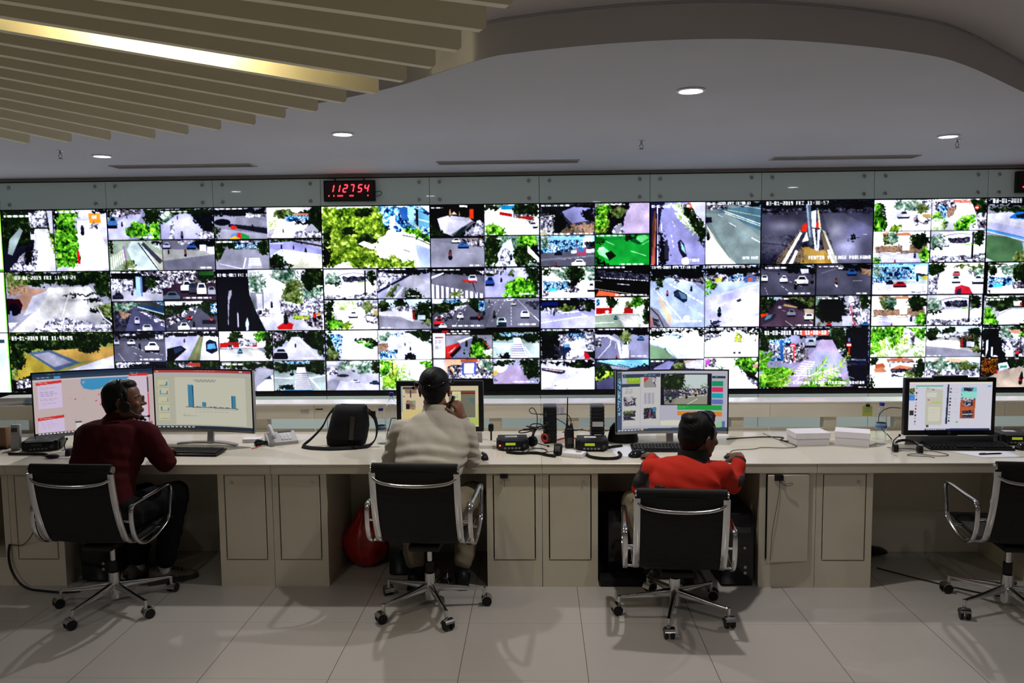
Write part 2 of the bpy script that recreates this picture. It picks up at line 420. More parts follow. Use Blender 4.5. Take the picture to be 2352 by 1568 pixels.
# drawing programs of the wall displays, each in its own picture units (first four numbers)
WALL = {
(-1,0): ('-690,315,30,712', 'b eff;p 9e4 20,315 30,315 30,712 20,712;p 5a2 -690,695 30,695 30,712 -690,712'),
(-1,1): ('-680,718,42,1112', 'b fff;p 8e4 30,718 42,718 42,1112 30,1112'),
(-1,2): ('-670,1118,52,1510', 'b eff;p 8e4 42,1118 52,1118 52,1510 42,1510;p 456 -670,1160 20,1160 20,1185 -670,1185;p bdf -670,1495 40,1495 40,1505 -670,1505'),
(0,0): ('32,308,730,708', '''f 32,308 376,708;b 223;t D 32,308 376,308 376,480 32,560;p 9aa 60,590 75,500 150,420 170,440 110,560 90,600;k S 215,320 330,310 335,420 220,420;
 p dde 250,430 335,430 376,560 386,708 215,708 235,560;k S 190,560 260,560 240,700 60,700;t N 180,540 235,540 225,640 170,660;p fff 217,440 247,440 247,500 217,500;p 334 219,440 245,440 243,462 221,462;t Y 335,440 376,440 376,640;p ccd 335,312 372,312 372,460 350,460;w fff 50,338,170,14;w fff 180,676,150,14
 ;f 378,308 730,708;b ccd;t G 378,308 550,308 520,400 530,480 540,560 520,680 378,690;t N 378,310 410,310 400,420 378,480;p eee 530,380 640,380 728,560 728,690 545,690;o G 450,420 60,60;o G 430,540 60,50;o G 480,620 60,60;p f93 608,330 685,330 690,395 615,395;p fcb 630,345 665,345 665,370 630,370;t C 620,390 670,390 665,430 620,425;t N 640,308 728,308 728,340 640,330;m 224 565,440,60;p c23 520,575 535,575 540,660 525,660;w fff 390,315,130,12'''),
(0,1): ('45,712,742,1110', '''b 99a;t D 45,712 742,712 742,800 45,800;t O 45,730 200,730 200,800 45,840;k P 80,800 200,800 200,840 60,870;p a87 70,900 220,818 330,830 180,965 60,960;
 p ccc 330,815 600,810 742,1000 742,1110 60,1110 240,960;p bbc 220,870 340,830 240,970 150,1000;k S 360,1010 742,1060 742,1110 180,1110;t N 420,860 740,850 740,890 640,870 480,875;t N 560,900 700,905 620,925;t N 590,960 742,930 742,1100 700,1050 660,980;t O 640,940 742,920 742,1020 680,1010;t D 620,712 742,712 742,900 640,840;
 h eee .5 480,840,180,25;h 778 .6 600,1040,120,50;h 667 .5 480,900,90,14;l eee 5 465,860 440,920 410,1010 395,1030;l dde 9 650,950 690,1020 742,1060;p 312 45,885 130,890 150,930 130,985 45,990;e 112 90,960,40,40;p 89c 62,965 75,965 80,1060 65,1060;k W 45,1050 110,1045 60,1085;s 110,738 24 03-01-2019_Fri_11:43:24;s 345,1060 24 Sudirman_Taujan_Jermen_1'''),
(0,2): ('58,1118,757,1512', '''b 895;t D 58,1118 757,1118 757,1190 500,1240 330,1230 58,1250;p a94 58,1260 180,1260 360,1370 58,1440;t O 58,1270 120,1262 80,1440 58,1440;p b95 340,1235 757,1210 757,1290 520,1310;o D 590,1205 75,48;o D 600,1200 60,30;o D 100,1290 55,75;
 p 568 180,1250 330,1232 530,1318 360,1372;p 99a 215,1262 320,1245 470,1315 350,1345;p ccd 757,1270 757,1360 430,1400 340,1400 560,1330;l c86 5 757,1262 560,1322 330,1398;t N 58,1440 250,1395 230,1512 58,1512;k C 90,1430 230,1420 230,1470 90,1490;s 75,1143 24 03-01-2019_Fri_11:43:05'''),
(1,0): ('730,298,1425,702', '''f 730,298 1075,500;b 99b;k C 730,298 960,298 940,340 730,350;t D 730,298 800,298 760,330 730,340;p bbd 860,340 960,330 900,430 860,500 740,500 730,420;c 47a 732,345,60,70;m 224 825,395,30;m 224 860,350,18;t D 960,298 1075,298 1075,420 1020,420 980,370;o G 930,440 85,55;t G 1010,400 1075,380 1075,500 1020,500;w fff 935,478,100,9
 ;f 1077,298 1425,500;b aac;t D 1077,298 1425,298 1425,330 1360,400 1260,330 1200,330 1140,390 1077,400;t T 1085,330 1160,330 1150,400 1100,400;p bbd 1180,340 1260,330 1390,500 1077,500 1100,400;k S 1140,380 1165,380 1160,500 1135,500;t N 1280,340 1425,330 1425,470 1370,470;m 555 1215,470,45;m 335 1190,355,22;k S 1300,460 1425,440 1425,500 1350,500;w fff 1085,315,170,7
 ;f 730,505 1082,702;b 9a9;t D 730,505 760,505 750,580 730,600;p bba 860,520 1082,600 1082,702 900,702;p cdd 880,510 950,510 1060,702 900,702 850,560;l 223 6 925,520 1050,700;p 445 960,515 1082,640 1060,660 945,530;t S 1000,505 1082,505 1082,580;p 97a 820,540 835,540 845,640 830,640;z ddc 7 740,610 830,560 840,640 740,700;t O 815,702 830,630 880,625 905,702;t N 960,505 1082,505 1082,530;w fff 850,684,200,9
 ;f 1084,505 1425,702;b 778;t N 1180,505 1425,505 1425,560 1300,550;p aaa 1084,560 1425,580 1425,600 1084,640;t S 1200,505 1290,505 1270,535 1200,530;c cce 1085,520,50,38;c 35a 1245,525,55,38;p dde 1325,535 1370,535 1370,580 1325,575;p dde 1375,550 1425,550 1425,598 1375,590;m 855 1232,590,42;m 222 1122,578,30;l aaa 3 1300,608 1370,606;w fff 1325,682,80,10'''),
(2,0): ('1425,285,2140,695', '''f 1425,285 1778,493;b 889;t N 1425,285 1778,285 1778,350 1425,335;p 99a 1425,345 1640,340 1778,380 1778,410 1640,400 1425,385;k S 1640,320 1778,330 1778,355 1640,345;e 112 1480,380,55,22;p 223 1520,390 1778,420 1778,460 1520,410;p aab 1440,420 1778,460 1778,493 1440,493 1425,450;e c33 1555,415,22,14;m 222 1680,412,34;
 p 4a3 1600,450 1660,490 1600,493;p e33 1580,450 1600,450 1605,492 1560,470;p 69d 1540,460 1580,450 1570,490 1530,490;p fc3 1520,492 1560,470 1600,493;p 395 1605,452 1655,470 1655,493 1610,490;w fff 1435,288,180,8;t D 1425,410 1460,430 1440,493 1425,493
 ;f 1780,285 2140,490;b eef;o D 2110,360 60,110;o O 1900,330 80,35;o D 2060,330 70,35;p c86 1950,330 2050,325 2060,340 1960,345;k B 1900,340 2060,340 2060,380 1900,380;p bbc 1790,390 2080,400 2120,440 2120,490 1780,490;p fff 1850,400 2060,400 1960,490 1800,490;k L 1785,380 1850,370 1850,430 1785,440;l c66 3 1785,470 1900,430;k S 1960,440 2140,450 2140,490 1940,490;m 222 1885,440,24;t N 1960,380 2100,380 2090,400 1970,400
 ;f 1425,503 1786,695;b 99a;t D 1425,503 1786,503 1786,545 1560,560 1490,545 1425,610;k B 1560,510 1720,510 1720,550 1560,555;k S 1590,505 1700,505 1700,520 1590,520;o D 1450,580 60,45;p 99a 1490,560 1730,560 1786,610 1786,695 1425,695;t D 1700,520 1786,520 1786,600 1730,600;l eef 7 1628,620 1610,685;l dde 5 1450,655 1600,690;z eef 7 1650,620 1640,690 1740,690 1720,620;w fff 1435,507,120,8
 ;f 1788,497 2140,690;b aac;t D 1788,497 2140,497 2140,520 1788,530;p 99c 1788,520 1940,510 2140,570 2140,600 1788,560;l eef 4 1788,525 1880,525;m 222 1870,545,28;m 222 1950,550,24;m 222 2030,572,36;p cdd 1800,610 1870,570 1940,660 1920,690;p ddc 1875,565 2140,610 2140,690 1920,690;l fff 5 1800,605 1870,565 2140,605;o D 1830,640 50,40;t D 1788,650 1930,660 1930,690 1788,690;k R 1960,505 2140,510 2140,560;l 223 10 1960,510 2140,545;w fff 1795,492,120,8'''),
(1,1): ('752,708,1442,1108', '''f 752,708 1090,905;b bbc;t N 752,708 1090,708 1090,860 1000,850 752,800;k S 760,760 900,760 900,850 760,850;k C 940,715 1085,715 1085,745 960,740;p bbc 830,840 1090,860 1090,905 820,905;p 9bd 915,745 958,748 958,875 918,875;p 67a 945,745 958,748 958,875 948,875;k S 1000,770 1085,770 1085,850 990,850;c 334 760,850,70,40;m 355 890,850,30;o D 1020,790 40,40;w fff 765,716,170,7
 ;f 1092,706 1442,902;b 323;k C 1092,706 1442,706 1442,790 1092,800;t D 1320,706 1442,706 1442,780 1330,780;p 363 1330,715 1430,715 1430,740 1330,740;p 434 1170,790 1442,800 1442,902 1100,902;e 434 1200,860,70,40;c eee 1210,775,75,75;v 445 1260,790,55,70;v eee 1315,790,60,82;v bbc 1385,815,50,55;c 678 1092,845,110,60;k S 1092,780 1160,780 1150,820 1092,830;w fff 1095,712,190,8;w fff 1225,882,180,10
 ;f 760,912 1094,1106;b 444;t T 760,912 940,912 880,960 840,980 760,960;t V 760,960 880,970 850,1106 760,1106;k P 790,960 880,990 820,1030;p 557 900,940 940,940 1094,1040 1094,1106 830,1106 870,1000;t D 900,960 1040,1000 1094,1030 1094,960;p 246 940,930 1094,950 1094,1000 940,950;p bcc 920,940 1094,990 1094,998 920,948;k S 930,970 1094,1040 1094,1080 960,990;v ccd 895,1010,35,50;v ccc 945,1060,65,46;k B 1010,910 1094,910 1094,940;w fff 905,1093,70,8
 ;f 1100,908 1442,1106;b 445;p eef 1100,908 1350,908 1340,940 1100,940;t D 1100,930 1340,925 1340,960 1180,990 1100,1010;t D 1340,908 1442,908 1442,1000 1350,980;k B 1400,925 1442,925 1442,990 1400,990;p 556 1260,960 1330,960 1442,1060 1442,1106 1110,1106 1200,1010;k C 1110,1020 1240,970 1280,960 1200,1040 1110,1080;k S 1240,960 1320,940 1300,980;c eee 1180,1050,75,55;c c33 1243,1005,32,28;m 222 1285,1060,40;p 223 1340,1035 1430,1035 1430,1060 1340,1060;m c43 1400,1035,40;d eee 3 4 1300,980 1220,1090;w fff 1250,1085,180,10'''),
(2,1): ('1442,700,2143,1102', '''b eef;p ccd 1650,1000 1850,980 2060,1000 2143,1060 2143,1102 1640,1102;o T 1700,790 65,70;o T 1890,740 90,60;o D 2080,760 80,80;o O 1950,880 80,110;t T 2000,830 2143,820 2143,900 2010,900;p 99a 1660,850 1750,850 1750,960 1665,960;p dde 1700,860 1740,860 1740,960 1705,960;k S 2010,890 2143,890 2143,960 2010,960;p eed 1760,790 1820,760 1900,800 1850,820 1780,815;l 889 4 1732,740 1735,850;
 k S 1850,900 2143,960 2143,1000 1860,990;t C 1870,960 1960,960 1970,1000 1900,1010;k G 1940,1005 2050,1005 2050,1030 1940,1030;p cc4 1950,1010 2040,1010 2040,1025 1950,1025;k C 2000,1030 2130,1000 2130,1100 2050,1080;m d33 2080,1010,60;m fa3 2110,1000,50;p c22 1830,1080 1890,1040 1940,1060 1930,1095 1840,1095;m 222 1890,1020,70;m 345 1760,980,50;m 335 1800,930,40;k C 1700,970 1790,960 1780,1010 1710,1010;
 p 112 1442,700 1648,700 1655,860 1690,960 1755,1102 1442,1102;h 243 .5 1680,960,16,90;p aab 1512,880 1520,840 1538,830 1540,860 1522,900 1514,1000 1511,1060 1506,1060;p bbc 1568,990 1575,975 1580,1000 1577,1080 1568,1080;p cde 1622,1050 1636,1010 1646,1050 1640,1102 1626,1102;s 1450,725 17 03-01-2019_Fri_11:43:2'''),
(1,2): ('762,1112,1448,1510', '''f 762,1112 1098,1308;b 556;t N 762,1112 1098,1112 1098,1150 940,1160 762,1150;k S 800,1125 910,1125 910,1138 800,1138;p 667 762,1170 1098,1180 1098,1308 762,1308;v ccd 762,1160,35,35;c dde 850,1160,52,38;c eee 965,1180,92,62;m 222 930,1208,40;d ccd 4 4 790,1255 830,1310;d ccd 4 3 890,1250 1000,1308;d ccd 4 4 880,1205 960,1240;d ccd 3 3 1000,1245 1098,1270;k S 1040,1130 1090,1130 1090,1160 1040,1160;w fff 930,1288,140,10
 ;f 1100,1112 1448,1303;b ccd;t N 1100,1112 1448,1112 1448,1150 1380,1140 1250,1150 1100,1145;p bbd 1100,1150 1330,1140 1250,1303 1100,1303;p dde 1350,1140 1448,1150 1448,1303 1300,1303;p 786 1325,1145 1350,1145 1320,1303 1240,1303;l c84 4 1335,1150 1285,1300;p 111 1110,1225 1200,1205 1235,1230 1150,1303 1105,1303;p 346 1150,1225 1200,1212 1215,1230 1160,1260;p 123 1365,1180 1390,1165 1430,1180 1440,1240 1400,1260 1362,1240;p 6ad 1375,1195 1420,1190 1430,1225 1370,1230;m 432 1225,1170,24;w fff 1112,1112,180,8
 ;f 762,1313 1098,1510;b 223;k S 762,1313 1000,1313 900,1360 780,1360;t N 900,1330 1098,1320 1098,1370 780,1370;f 1100,1308 1448,1510;b 334;t D 1100,1308 1448,1308 1448,1360 1100,1360;k S 1150,1320 1290,1318 1300,1345 1200,1350;p c54 1240,1318 1320,1318 1320,1345 1240,1340'''),
(2,2): ('1450,1108,2150,1510', '''f 1450,1108 1800,1308;b eee;o D 1560,1155 45,50;t D 1740,1108 1800,1108 1800,1290 1760,1250;t G 1680,1108 1760,1108 1750,1160 1700,1180;p b22 1455,1185 1580,1180 1580,1215 1455,1218;p b22 1635,1180 1700,1180 1700,1212 1635,1210;k S 1580,1150 1700,1170 1700,1200 1580,1210;p 99a 1450,1220 1800,1220 1800,1308 1450,1308;p ccc 1450,1230 1700,1220 1800,1290 1800,1308 1450,1308;k C 1500,1200 1545,1190 1545,1225 1510,1230;c 59b 1570,1225,32,28;z eee 7 1650,1240 1740,1308 1790,1290 1720,1240;l eee 4 1460,1265 1560,1262;l eee 4 1610,1265 1700,1300;o D 1780,1230 30,60
 ;f 1806,1105 2150,1303;b bbd;t D 1806,1105 2150,1105 2150,1303 2100,1250 2010,1140 1900,1180 1806,1230;o D 2080,1170 80,60;k C 1806,1115 1900,1130 1880,1170 1806,1180;p ccd 1930,1150 1985,1150 2100,1260 2120,1303 1880,1303 1900,1200;c 112 1810,1230,90,62;l bbc 4 1820,1250 1900,1250;m 222 1955,1205,26;l eee 3 1990,1170 2090,1280;w fff 2000,1286,130,9
 ;f 1450,1313 1803,1510;b 99a;t D 1450,1313 1803,1313 1803,1350 1700,1360 1450,1350;p aab 1700,1360 1803,1365 1803,1510 1640,1510;p eef 1690,1480 1780,1410 1803,1400 1803,1510 1690,1510;p 345 1740,1430 1780,1405 1790,1430;w fff 1462,1325,140,9;t O 1500,1330 1550,1330 1530,1355
 ;f 1808,1308 2150,1508;b 9aa;t D 1808,1308 2150,1308 2150,1400 2060,1390 1990,1350 1900,1385 1808,1380;k B 1880,1312 2060,1312 2040,1330 1890,1330;p bcc 1808,1390 2150,1400 2150,1508 1808,1508;p fff 1960,1350 2010,1350 2060,1508 1940,1508;z 99b 8 1955,1390 1945,1500 2060,1500 2030,1390;l eef 9 1808,1420 1930,1425;l eef 10 2040,1420 2110,1500;l eef 8 2040,1425 2150,1405;t N 1830,1508 1850,1465 1900,1480 1930,1470 1930,1508;e 112 1925,1398,14,10;p 49c 1870,1500 2060,1500 2060,1508 1870,1508;m 334 2120,1380,40'''),
(3,0): ('22,270,745,682', '''b fff;t Y 22,270 400,270 470,420 380,520 350,600 22,682;t Y 200,682 230,560 380,570 420,620 520,600 560,640 640,630 655,682;t D 22,440 80,430 60,682 22,682;o Y 120,360 90,60;o Y 80,600 60,60;o D 320,500 60,50;o D 200,440 50,30;o D 300,310 60,30;o Y 390,420 70,50;t N 22,540 80,560 70,660 22,670;p fff 260,520 300,500 380,530 360,560;
 t B 400,270 700,270 745,290 745,480 560,440 440,400 430,330;p def 480,340 515,340 515,400 480,400;k B 540,275 600,275 620,390 560,370;p 36a 540,280 595,280 600,365 560,365;p ade 600,280 640,280 640,400 610,390;p 7bd 660,300 745,340 745,420 665,400;l def 8 665,360 745,380;p 223 650,290 670,300 670,400 655,400;p def 680,270 745,270 745,320;t G 560,445 600,400 680,440 745,470 745,505;l 334 5 560,465 640,480 745,530;p bcf 640,520 745,560 745,682 680,682;l 457 5 570,562 605,575'''),
(4,0): ('748,262,1480,675', '''f 748,262 1112,468;b 001;p ccd 795,350 870,330 900,360 1010,350 1040,370 900,468 820,440;p bbc 880,330 1030,350 1000,370 890,360;p 667 885,460 1030,368 1050,375 940,468;t S 960,468 1060,370 1112,370 1112,468;p 233 900,468 960,410 1000,400 950,468;p d42 1010,350 1015,290 1040,290 1040,355;p c97 875,330 880,290 888,290 890,325;p c97 940,335 945,305 952,330;p fff 945,262 1000,265 1000,278 945,276;p dca 890,325 910,305 930,325;t D 748,400 790,400 860,468 748,468;w eee 755,276,80,7
 ;f 1114,258 1480,465;b fff;t D 1114,258 1230,258 1200,300 1114,300;o T 1220,265 40,15;p 29c 1225,268 1340,268 1340,296 1225,296;t D 1310,262 1480,262 1480,340 1380,370 1300,350;k C 1300,330 1450,330 1450,370 1310,360;p b32 1340,340 1440,345 1440,365 1340,360;k S 1400,370 1470,375 1465,425 1400,410;c ddd 1400,378,70,40;p fff 1150,330 1390,360 1440,420 1300,460 1200,420 1140,370;t G 1120,400 1180,390 1260,440 1250,465 1120,465;p b22 1215,310 1300,325 1300,345 1215,330;w 222 1125,274,60,6
 ;f 748,482 1110,675;b 889;p 99a 748,500 1110,540 1110,675 748,675;t N 940,482 1110,482 1110,530 1000,520;k P 1010,480 1100,490 1100,540 1050,530;c eee 890,482,60,30;c 36a 935,505,70,42;k C 980,480 1110,500 1110,550 1000,530;m 744 880,590,62;l aab 3 985,582 1055,582;l 99a 3 930,505 1110,560;p 99a 748,640 1110,640 1110,675 748,675;w fff 1010,658,80,11
 ;f 1113,470 1480,673;b 9ab;t T 1113,470 1480,470 1480,673 1113,673;o D 1170,530 60,60;o T 1250,500 40,60;p def 1240,520 1290,490 1320,600 1330,673 1190,673 1200,590;k S 1230,560 1280,560 1280,670 1190,670;o G 1400,510 70,60;o D 1380,600 80,70;t N 1400,560 1480,520 1480,673 1440,640;p eed 1400,530 1480,620 1480,650 1400,580;o D 1150,620 50,50;m 223 1290,610,40'''),
(3,1): ('25,688,748,1095', '''f 28,690 382,888;b ccd;p eef 100,700 300,700 300,760 120,780;l 99a 7 90,760 150,725 230,715 300,725;k V 150,740 300,735 300,775 160,775;p fff 30,790 382,770 382,860 200,880 28,860;o T 80,755 50,40;t D 28,780 150,780 140,795 28,800;k S 28,850 200,870 382,830 382,888 28,888;p 222 300,700 312,700 312,870 300,870;o D 345,740 30,50;l 7b3 6 260,780 300,775;w eee 265,868,100,9
 ;f 388,690 745,887;b aac;t N 388,690 745,690 745,715 640,740 500,740 388,750;k S 400,710 590,730 580,760 400,755;p bbc 590,740 650,730 745,760 745,887 500,887;p ccd 640,740 745,780 745,880 620,887;l 223 14 388,845 600,735;k S 388,750 500,740 480,790 388,830;l dde 6 450,850 480,800;t O 430,887 500,800 540,790 480,887;l def 8 500,887 560,815;p 889 545,870 570,815 590,815 560,887;t D 560,887 610,815 650,820 710,887;w eee 400,690,180,9;w eee 590,870,80,7
 ;f 750,690 1112,887;b 667;t N 750,683 1112,683 1112,740 960,735 750,720;p 778 750,740 900,725 1080,745 1112,790 1112,860 900,830 750,800;z eef 11 750,790 1112,860 1112,900 750,887;p eef 750,740 830,712 840,718 750,755;v dde 1000,730,60,50;p d32 965,765 1055,768 1052,782 962,778;l 223 5 1030,780 1055,860;t O 870,887 900,840 950,840 960,887;w eee 760,690,190,9;k C 1060,700 1112,700 1112,730
 ;f 1114,683 1480,885;b bbd;t D 1114,683 1260,683 1230,720 1114,740;k S 1120,690 1240,690 1240,720 1120,720;p aad 1180,730 1350,700 1310,780 1240,885 1114,885 1114,800;c 35a 1118,745,58,58;m 224 1225,765,30;m 224 1222,720,22;t D 1370,683 1480,683 1480,885 1400,760;o G 1350,810 100,60;t G 1240,885 1260,820 1420,800 1480,885;o O 1290,715 25,14;w fff 1340,858,100,9'''),
(4,1): ('750,680,1483,1100', ''),
(3,2): ('38,1100,750,1508', '''f 40,1100 388,1300;b ccf;p eef 40,1100 388,1100 388,1180 200,1160;t D 40,1110 90,1110 130,1200 130,1300 40,1300;o O 90,1250 40,50;k B 60,1120 150,1120 150,1260 110,1240;t G 230,1160 320,1190 388,1200 360,1215 240,1180;t D 220,1150 388,1150 388,1210 300,1180;p dde 155,1160 230,1170 388,1280 388,1300 140,1300;p eef 150,1100 388,1100 388,1150 220,1150;w fff 50,1118,110,7
 ;f 392,1100 748,1298;b ccd;t D 560,1100 748,1100 748,1200 640,1160;t T 392,1110 480,1110 470,1180 392,1180;p ddf 470,1140 600,1120 680,1170 748,1240 748,1298 450,1298 430,1200;k P 392,1190 460,1190 440,1270 392,1260;k B 400,1240 520,1230 510,1290 400,1290;t N 560,1298 580,1260 640,1262 640,1298;m 223 605,1225,24;m 223 570,1195,18;k B 470,1130 560,1120 540,1150
 ;f 40,1305 392,1505;b bbc;p eef 40,1300 392,1300 392,1340 40,1330;o T 180,1340 60,40;o T 290,1355 50,50;o D 370,1350 30,50;p bbc 40,1400 392,1390 392,1505 40,1505;k S 40,1350 120,1350 120,1400 40,1400;e 334 150,1405,40,10;c dde 200,1430,60,22;e 99a 90,1470,60,40;c 345 330,1440,60,25;p ccf 130,1440 392,1470 392,1505 100,1505;w cdf 100,1500,290,10
 ;f 398,1303 750,1505;b fff;t G 398,1303 470,1303 480,1400 398,1410;t G 400,1500 440,1400 560,1340 600,1400 540,1505;t L 420,1400 560,1330 640,1360 560,1505 430,1505;t G 650,1310 750,1303 750,1390;o G 470,1450 60,50;r 9e3 34 440,1500 560,1340;r ce5 34 420,1480 500,1320;r 7d3 30 480,1500 640,1400;r be4 30 500,1420 470,1310;p eef 600,1340 650,1340 660,1430 600,1430;p cde 640,1310 660,1310 690,1400 670,1400;l 231 6 480,1303 485,1400;w cdf 398,1500,350,8'''),
(4,2): ('752,1105,1485,1500', '''b 000;p c23 820,1110 862,1110 862,1124 820,1124;w eee 875,1112,60,8;w eee 950,1112,60,8;w fff 845,1128,170,8;f 755,1128 840,1290;b eef;p b56 770,1150 828,1150 828,1160 770,1160;w ccd 770,1168,55,30;w ccd 770,1210,40,20
 ;f 842,1140 1160,1292;b 99a;t D 1000,1150 1100,1150 1160,1292 1000,1292;t G 1010,1200 1090,1180 1130,1292 1010,1292;p 88a 970,1165 1030,1150 990,1292 860,1292;p c33 842,1215 930,1190 945,1215 870,1292 842,1292;p 112 870,1270 940,1210 950,1225 885,1290;p eee 842,1262 880,1250 930,1200 870,1250;l d43 6 1110,1190 1160,1250;t L 1090,1250 1160,1240 1160,1292;m 222 985,1195,40;m 4a6 968,1250,30;p eef 920,1180 1020,1150 1030,1155 940,1195
 ;f 1165,1125 1483,1290;b 9aa;t D 1165,1125 1483,1125 1483,1190 1380,1185 1320,1160 1250,1180 1165,1175;k B 1210,1135 1380,1130 1370,1150 1230,1150;p bcc 1165,1190 1483,1200 1483,1290 1165,1290;p fff 1310,1160 1350,1160 1400,1290 1290,1290;z 99b 6 1305,1200 1290,1285 1395,1285 1360,1200;l eef 7 1165,1215 1280,1220;l eef 8 1380,1220 1430,1285;t N 1190,1290 1210,1262 1270,1270 1290,1290
 ;f 755,1297 1160,1425;b ecc;p eef 755,1297 830,1297 830,1380 755,1380;p fca 842,1300 950,1300 950,1390 842,1390;k C 850,1340 1060,1320 1060,1420 850,1420;p 56b 950,1320 1050,1315 1050,1400 950,1400;p eef 965,1325 1035,1325 1030,1390 965,1390;p c64 945,1300 1060,1297 1060,1318 945,1318;t T 1060,1297 1160,1297 1160,1400 1080,1350;k C 1060,1350 1160,1390 1160,1425 1060,1410;l fa5 8 870,1350 900,1400;k S 755,1400 1160,1400 1160,1425 755,1425
 ;f 1165,1297 1483,1460;b aac;w fff 1175,1297,140,9;t D 1340,1297 1483,1290 1483,1440 1400,1420 1360,1360;t D 1165,1310 1320,1310 1300,1340 1165,1350;k W 1170,1345 1270,1340 1240,1385 1170,1390;p fc5 1162,1375 1190,1370 1195,1400 1165,1405;p bac 1300,1345 1350,1345 1370,1400 1420,1460 1165,1460 1200,1400;t S 1165,1400 1190,1420 1165,1460;w fff 1290,1442,150,8'''),
(5,0): ('30,248,768,665', '''f 32,250 400,462;b 445;t N 32,250 400,250 400,300 300,330 180,320 60,330;p cca 32,335 130,320 160,380 110,450 32,460;k S 32,340 120,325 130,400 32,440;p 99c 180,300 260,270 400,280 380,360 250,380 200,330;t N 120,320 180,310 240,410 290,462 130,462;t E 200,400 400,380 400,462 150,462;t P 240,390 400,375 400,440 260,420;t N 310,300 400,280 400,370 330,360;k S 60,430 130,420 110,460;w eee 40,256,190,9;w fff 110,444,130,10;w fff 260,444,130,7
 ;f 404,248 768,450;b bac;t N 404,250 650,250 590,400 520,450 404,450;t G 404,250 500,250 520,300 430,340;t Y 410,330 480,320 500,400 480,440 404,440;o G 440,370 45,50;o O 560,310 50,40;p cbd 650,248 768,248 768,450 590,450 600,350;k S 520,410 580,380 600,450 520,450;d dde 3 3 680,255 730,320;w eee 412,254,190,7;p 99a 545,400 580,380 570,440 540,445
 ;f 36,462 400,665;b 667;p adf 36,462 400,462 400,540 36,560;k B 90,462 330,465 330,560 90,570;p 8cf 100,470 330,470 330,490 100,490;p fff 320,480 380,480 380,540 320,540;k V 330,500 400,500 400,550 340,545;t T 36,470 90,470 90,540 36,540;k B 36,540 140,540 140,575 36,580;p 667 36,590 400,560 400,665 36,665;p 889 36,615 400,590 400,600 36,630;p eef 240,560 400,550 400,575 240,580;c 223 130,560,50,28;p b57 280,545 342,545 342,590 280,590;p 48b 290,545 330,545 330,570 290,570;c fff 245,620,95,48;d dde 3 4 180,620 360,600;m b33 140,655,30
 ;f 404,458 768,663;b 182;p 2a4 430,490 768,500 768,663 480,663;p 294 404,460 768,460 768,500 430,490;t N 404,470 450,470 470,500 420,515;t D 560,458 680,458 700,500 640,500;p 7d8 690,470 740,460 765,480 710,515 665,505;p 153 640,500 665,478 720,520 690,525;p fff 425,545 460,537 480,560 430,570;p 9ea 415,560 470,545 540,600 500,625 430,590;p 021 470,580 510,565 545,600 500,630;t N 404,600 480,640 500,663 404,663;d bfb 5 1 480,503 580,548;l bfb 5 645,568 745,600;l bfb 4 720,525 768,500;e 051 430,492,34,18;w cfd 412,460,190,8;w dfd 560,652,170,9'''),
(6,0): ('772,245,1508,660', '''f 775,245 1140,660;b aad;p 224 775,245 870,245 860,300 830,420 830,660 775,660;p b65 800,350 815,350 805,660 780,660;p 643 785,400 800,300 812,300 790,620;l eef 6 822,280 825,660;p 99c 850,290 960,280 1060,400 1140,560 1140,660 840,660 835,400;t N 832,440 860,430 870,500 905,600 880,660 832,660;p 334 870,500 890,490 900,620 870,620;
 t W 900,250 1000,245 1100,430 1140,500 1140,245;t L 900,260 960,250 1010,330 1070,420 1100,480 1030,420;t D 990,250 1040,250 1140,420 1140,560 1060,400 1000,330;p c53 1010,255 1060,250 1075,290 1030,285;p ccf 1040,250 1140,245 1140,380 1080,330;t D 1040,330 1130,380 1110,440 1050,380;d eef 5 3 915,460 935,560;d dde 4 2 920,370 945,420;d eef 5 1 850,380 848,480;c 334 0,0,1,1;p 223 958,510 975,490 1000,520 1020,600 1000,625 965,560;p 8bc 975,500 1000,540 1015,590 985,560;e fff 1010,635,26,26;s 782,262 17 03-01-2019_Fri_11:30:57;s 1040,620 17 Taman
 ;f 1142,245 1507,658;b 788;t N 1142,245 1507,245 1507,290 1300,270 1142,300;p 578 1200,290 1507,280 1507,440 1300,340;p 899 1142,320 1300,320 1507,480 1507,658 1330,658;k C 1142,255 1290,260 1290,290 1142,300;p 223 1142,345 1180,345 1185,380 1142,385;l eed 5 1260,305 1507,395;l eed 4 1270,320 1507,408;d eef 5 1 1300,385 1390,435;d eef 6 1 1450,485 1550,540;d eef 4 1 1225,330 1280,360;l cc9 4 1290,300 1507,345;l ccd 4 1370,270 1507,295;p ffe 1142,470 1170,480 1350,658 1142,658;p fed 1142,390 1300,620 1330,658 1250,658;l 9a9 5 1150,420 1330,650;m 223 1160,470,50;s 1150,250 17 03-01-2019_Fri_11:30:57;s 1390,610 16 Satu_Rasi'''),
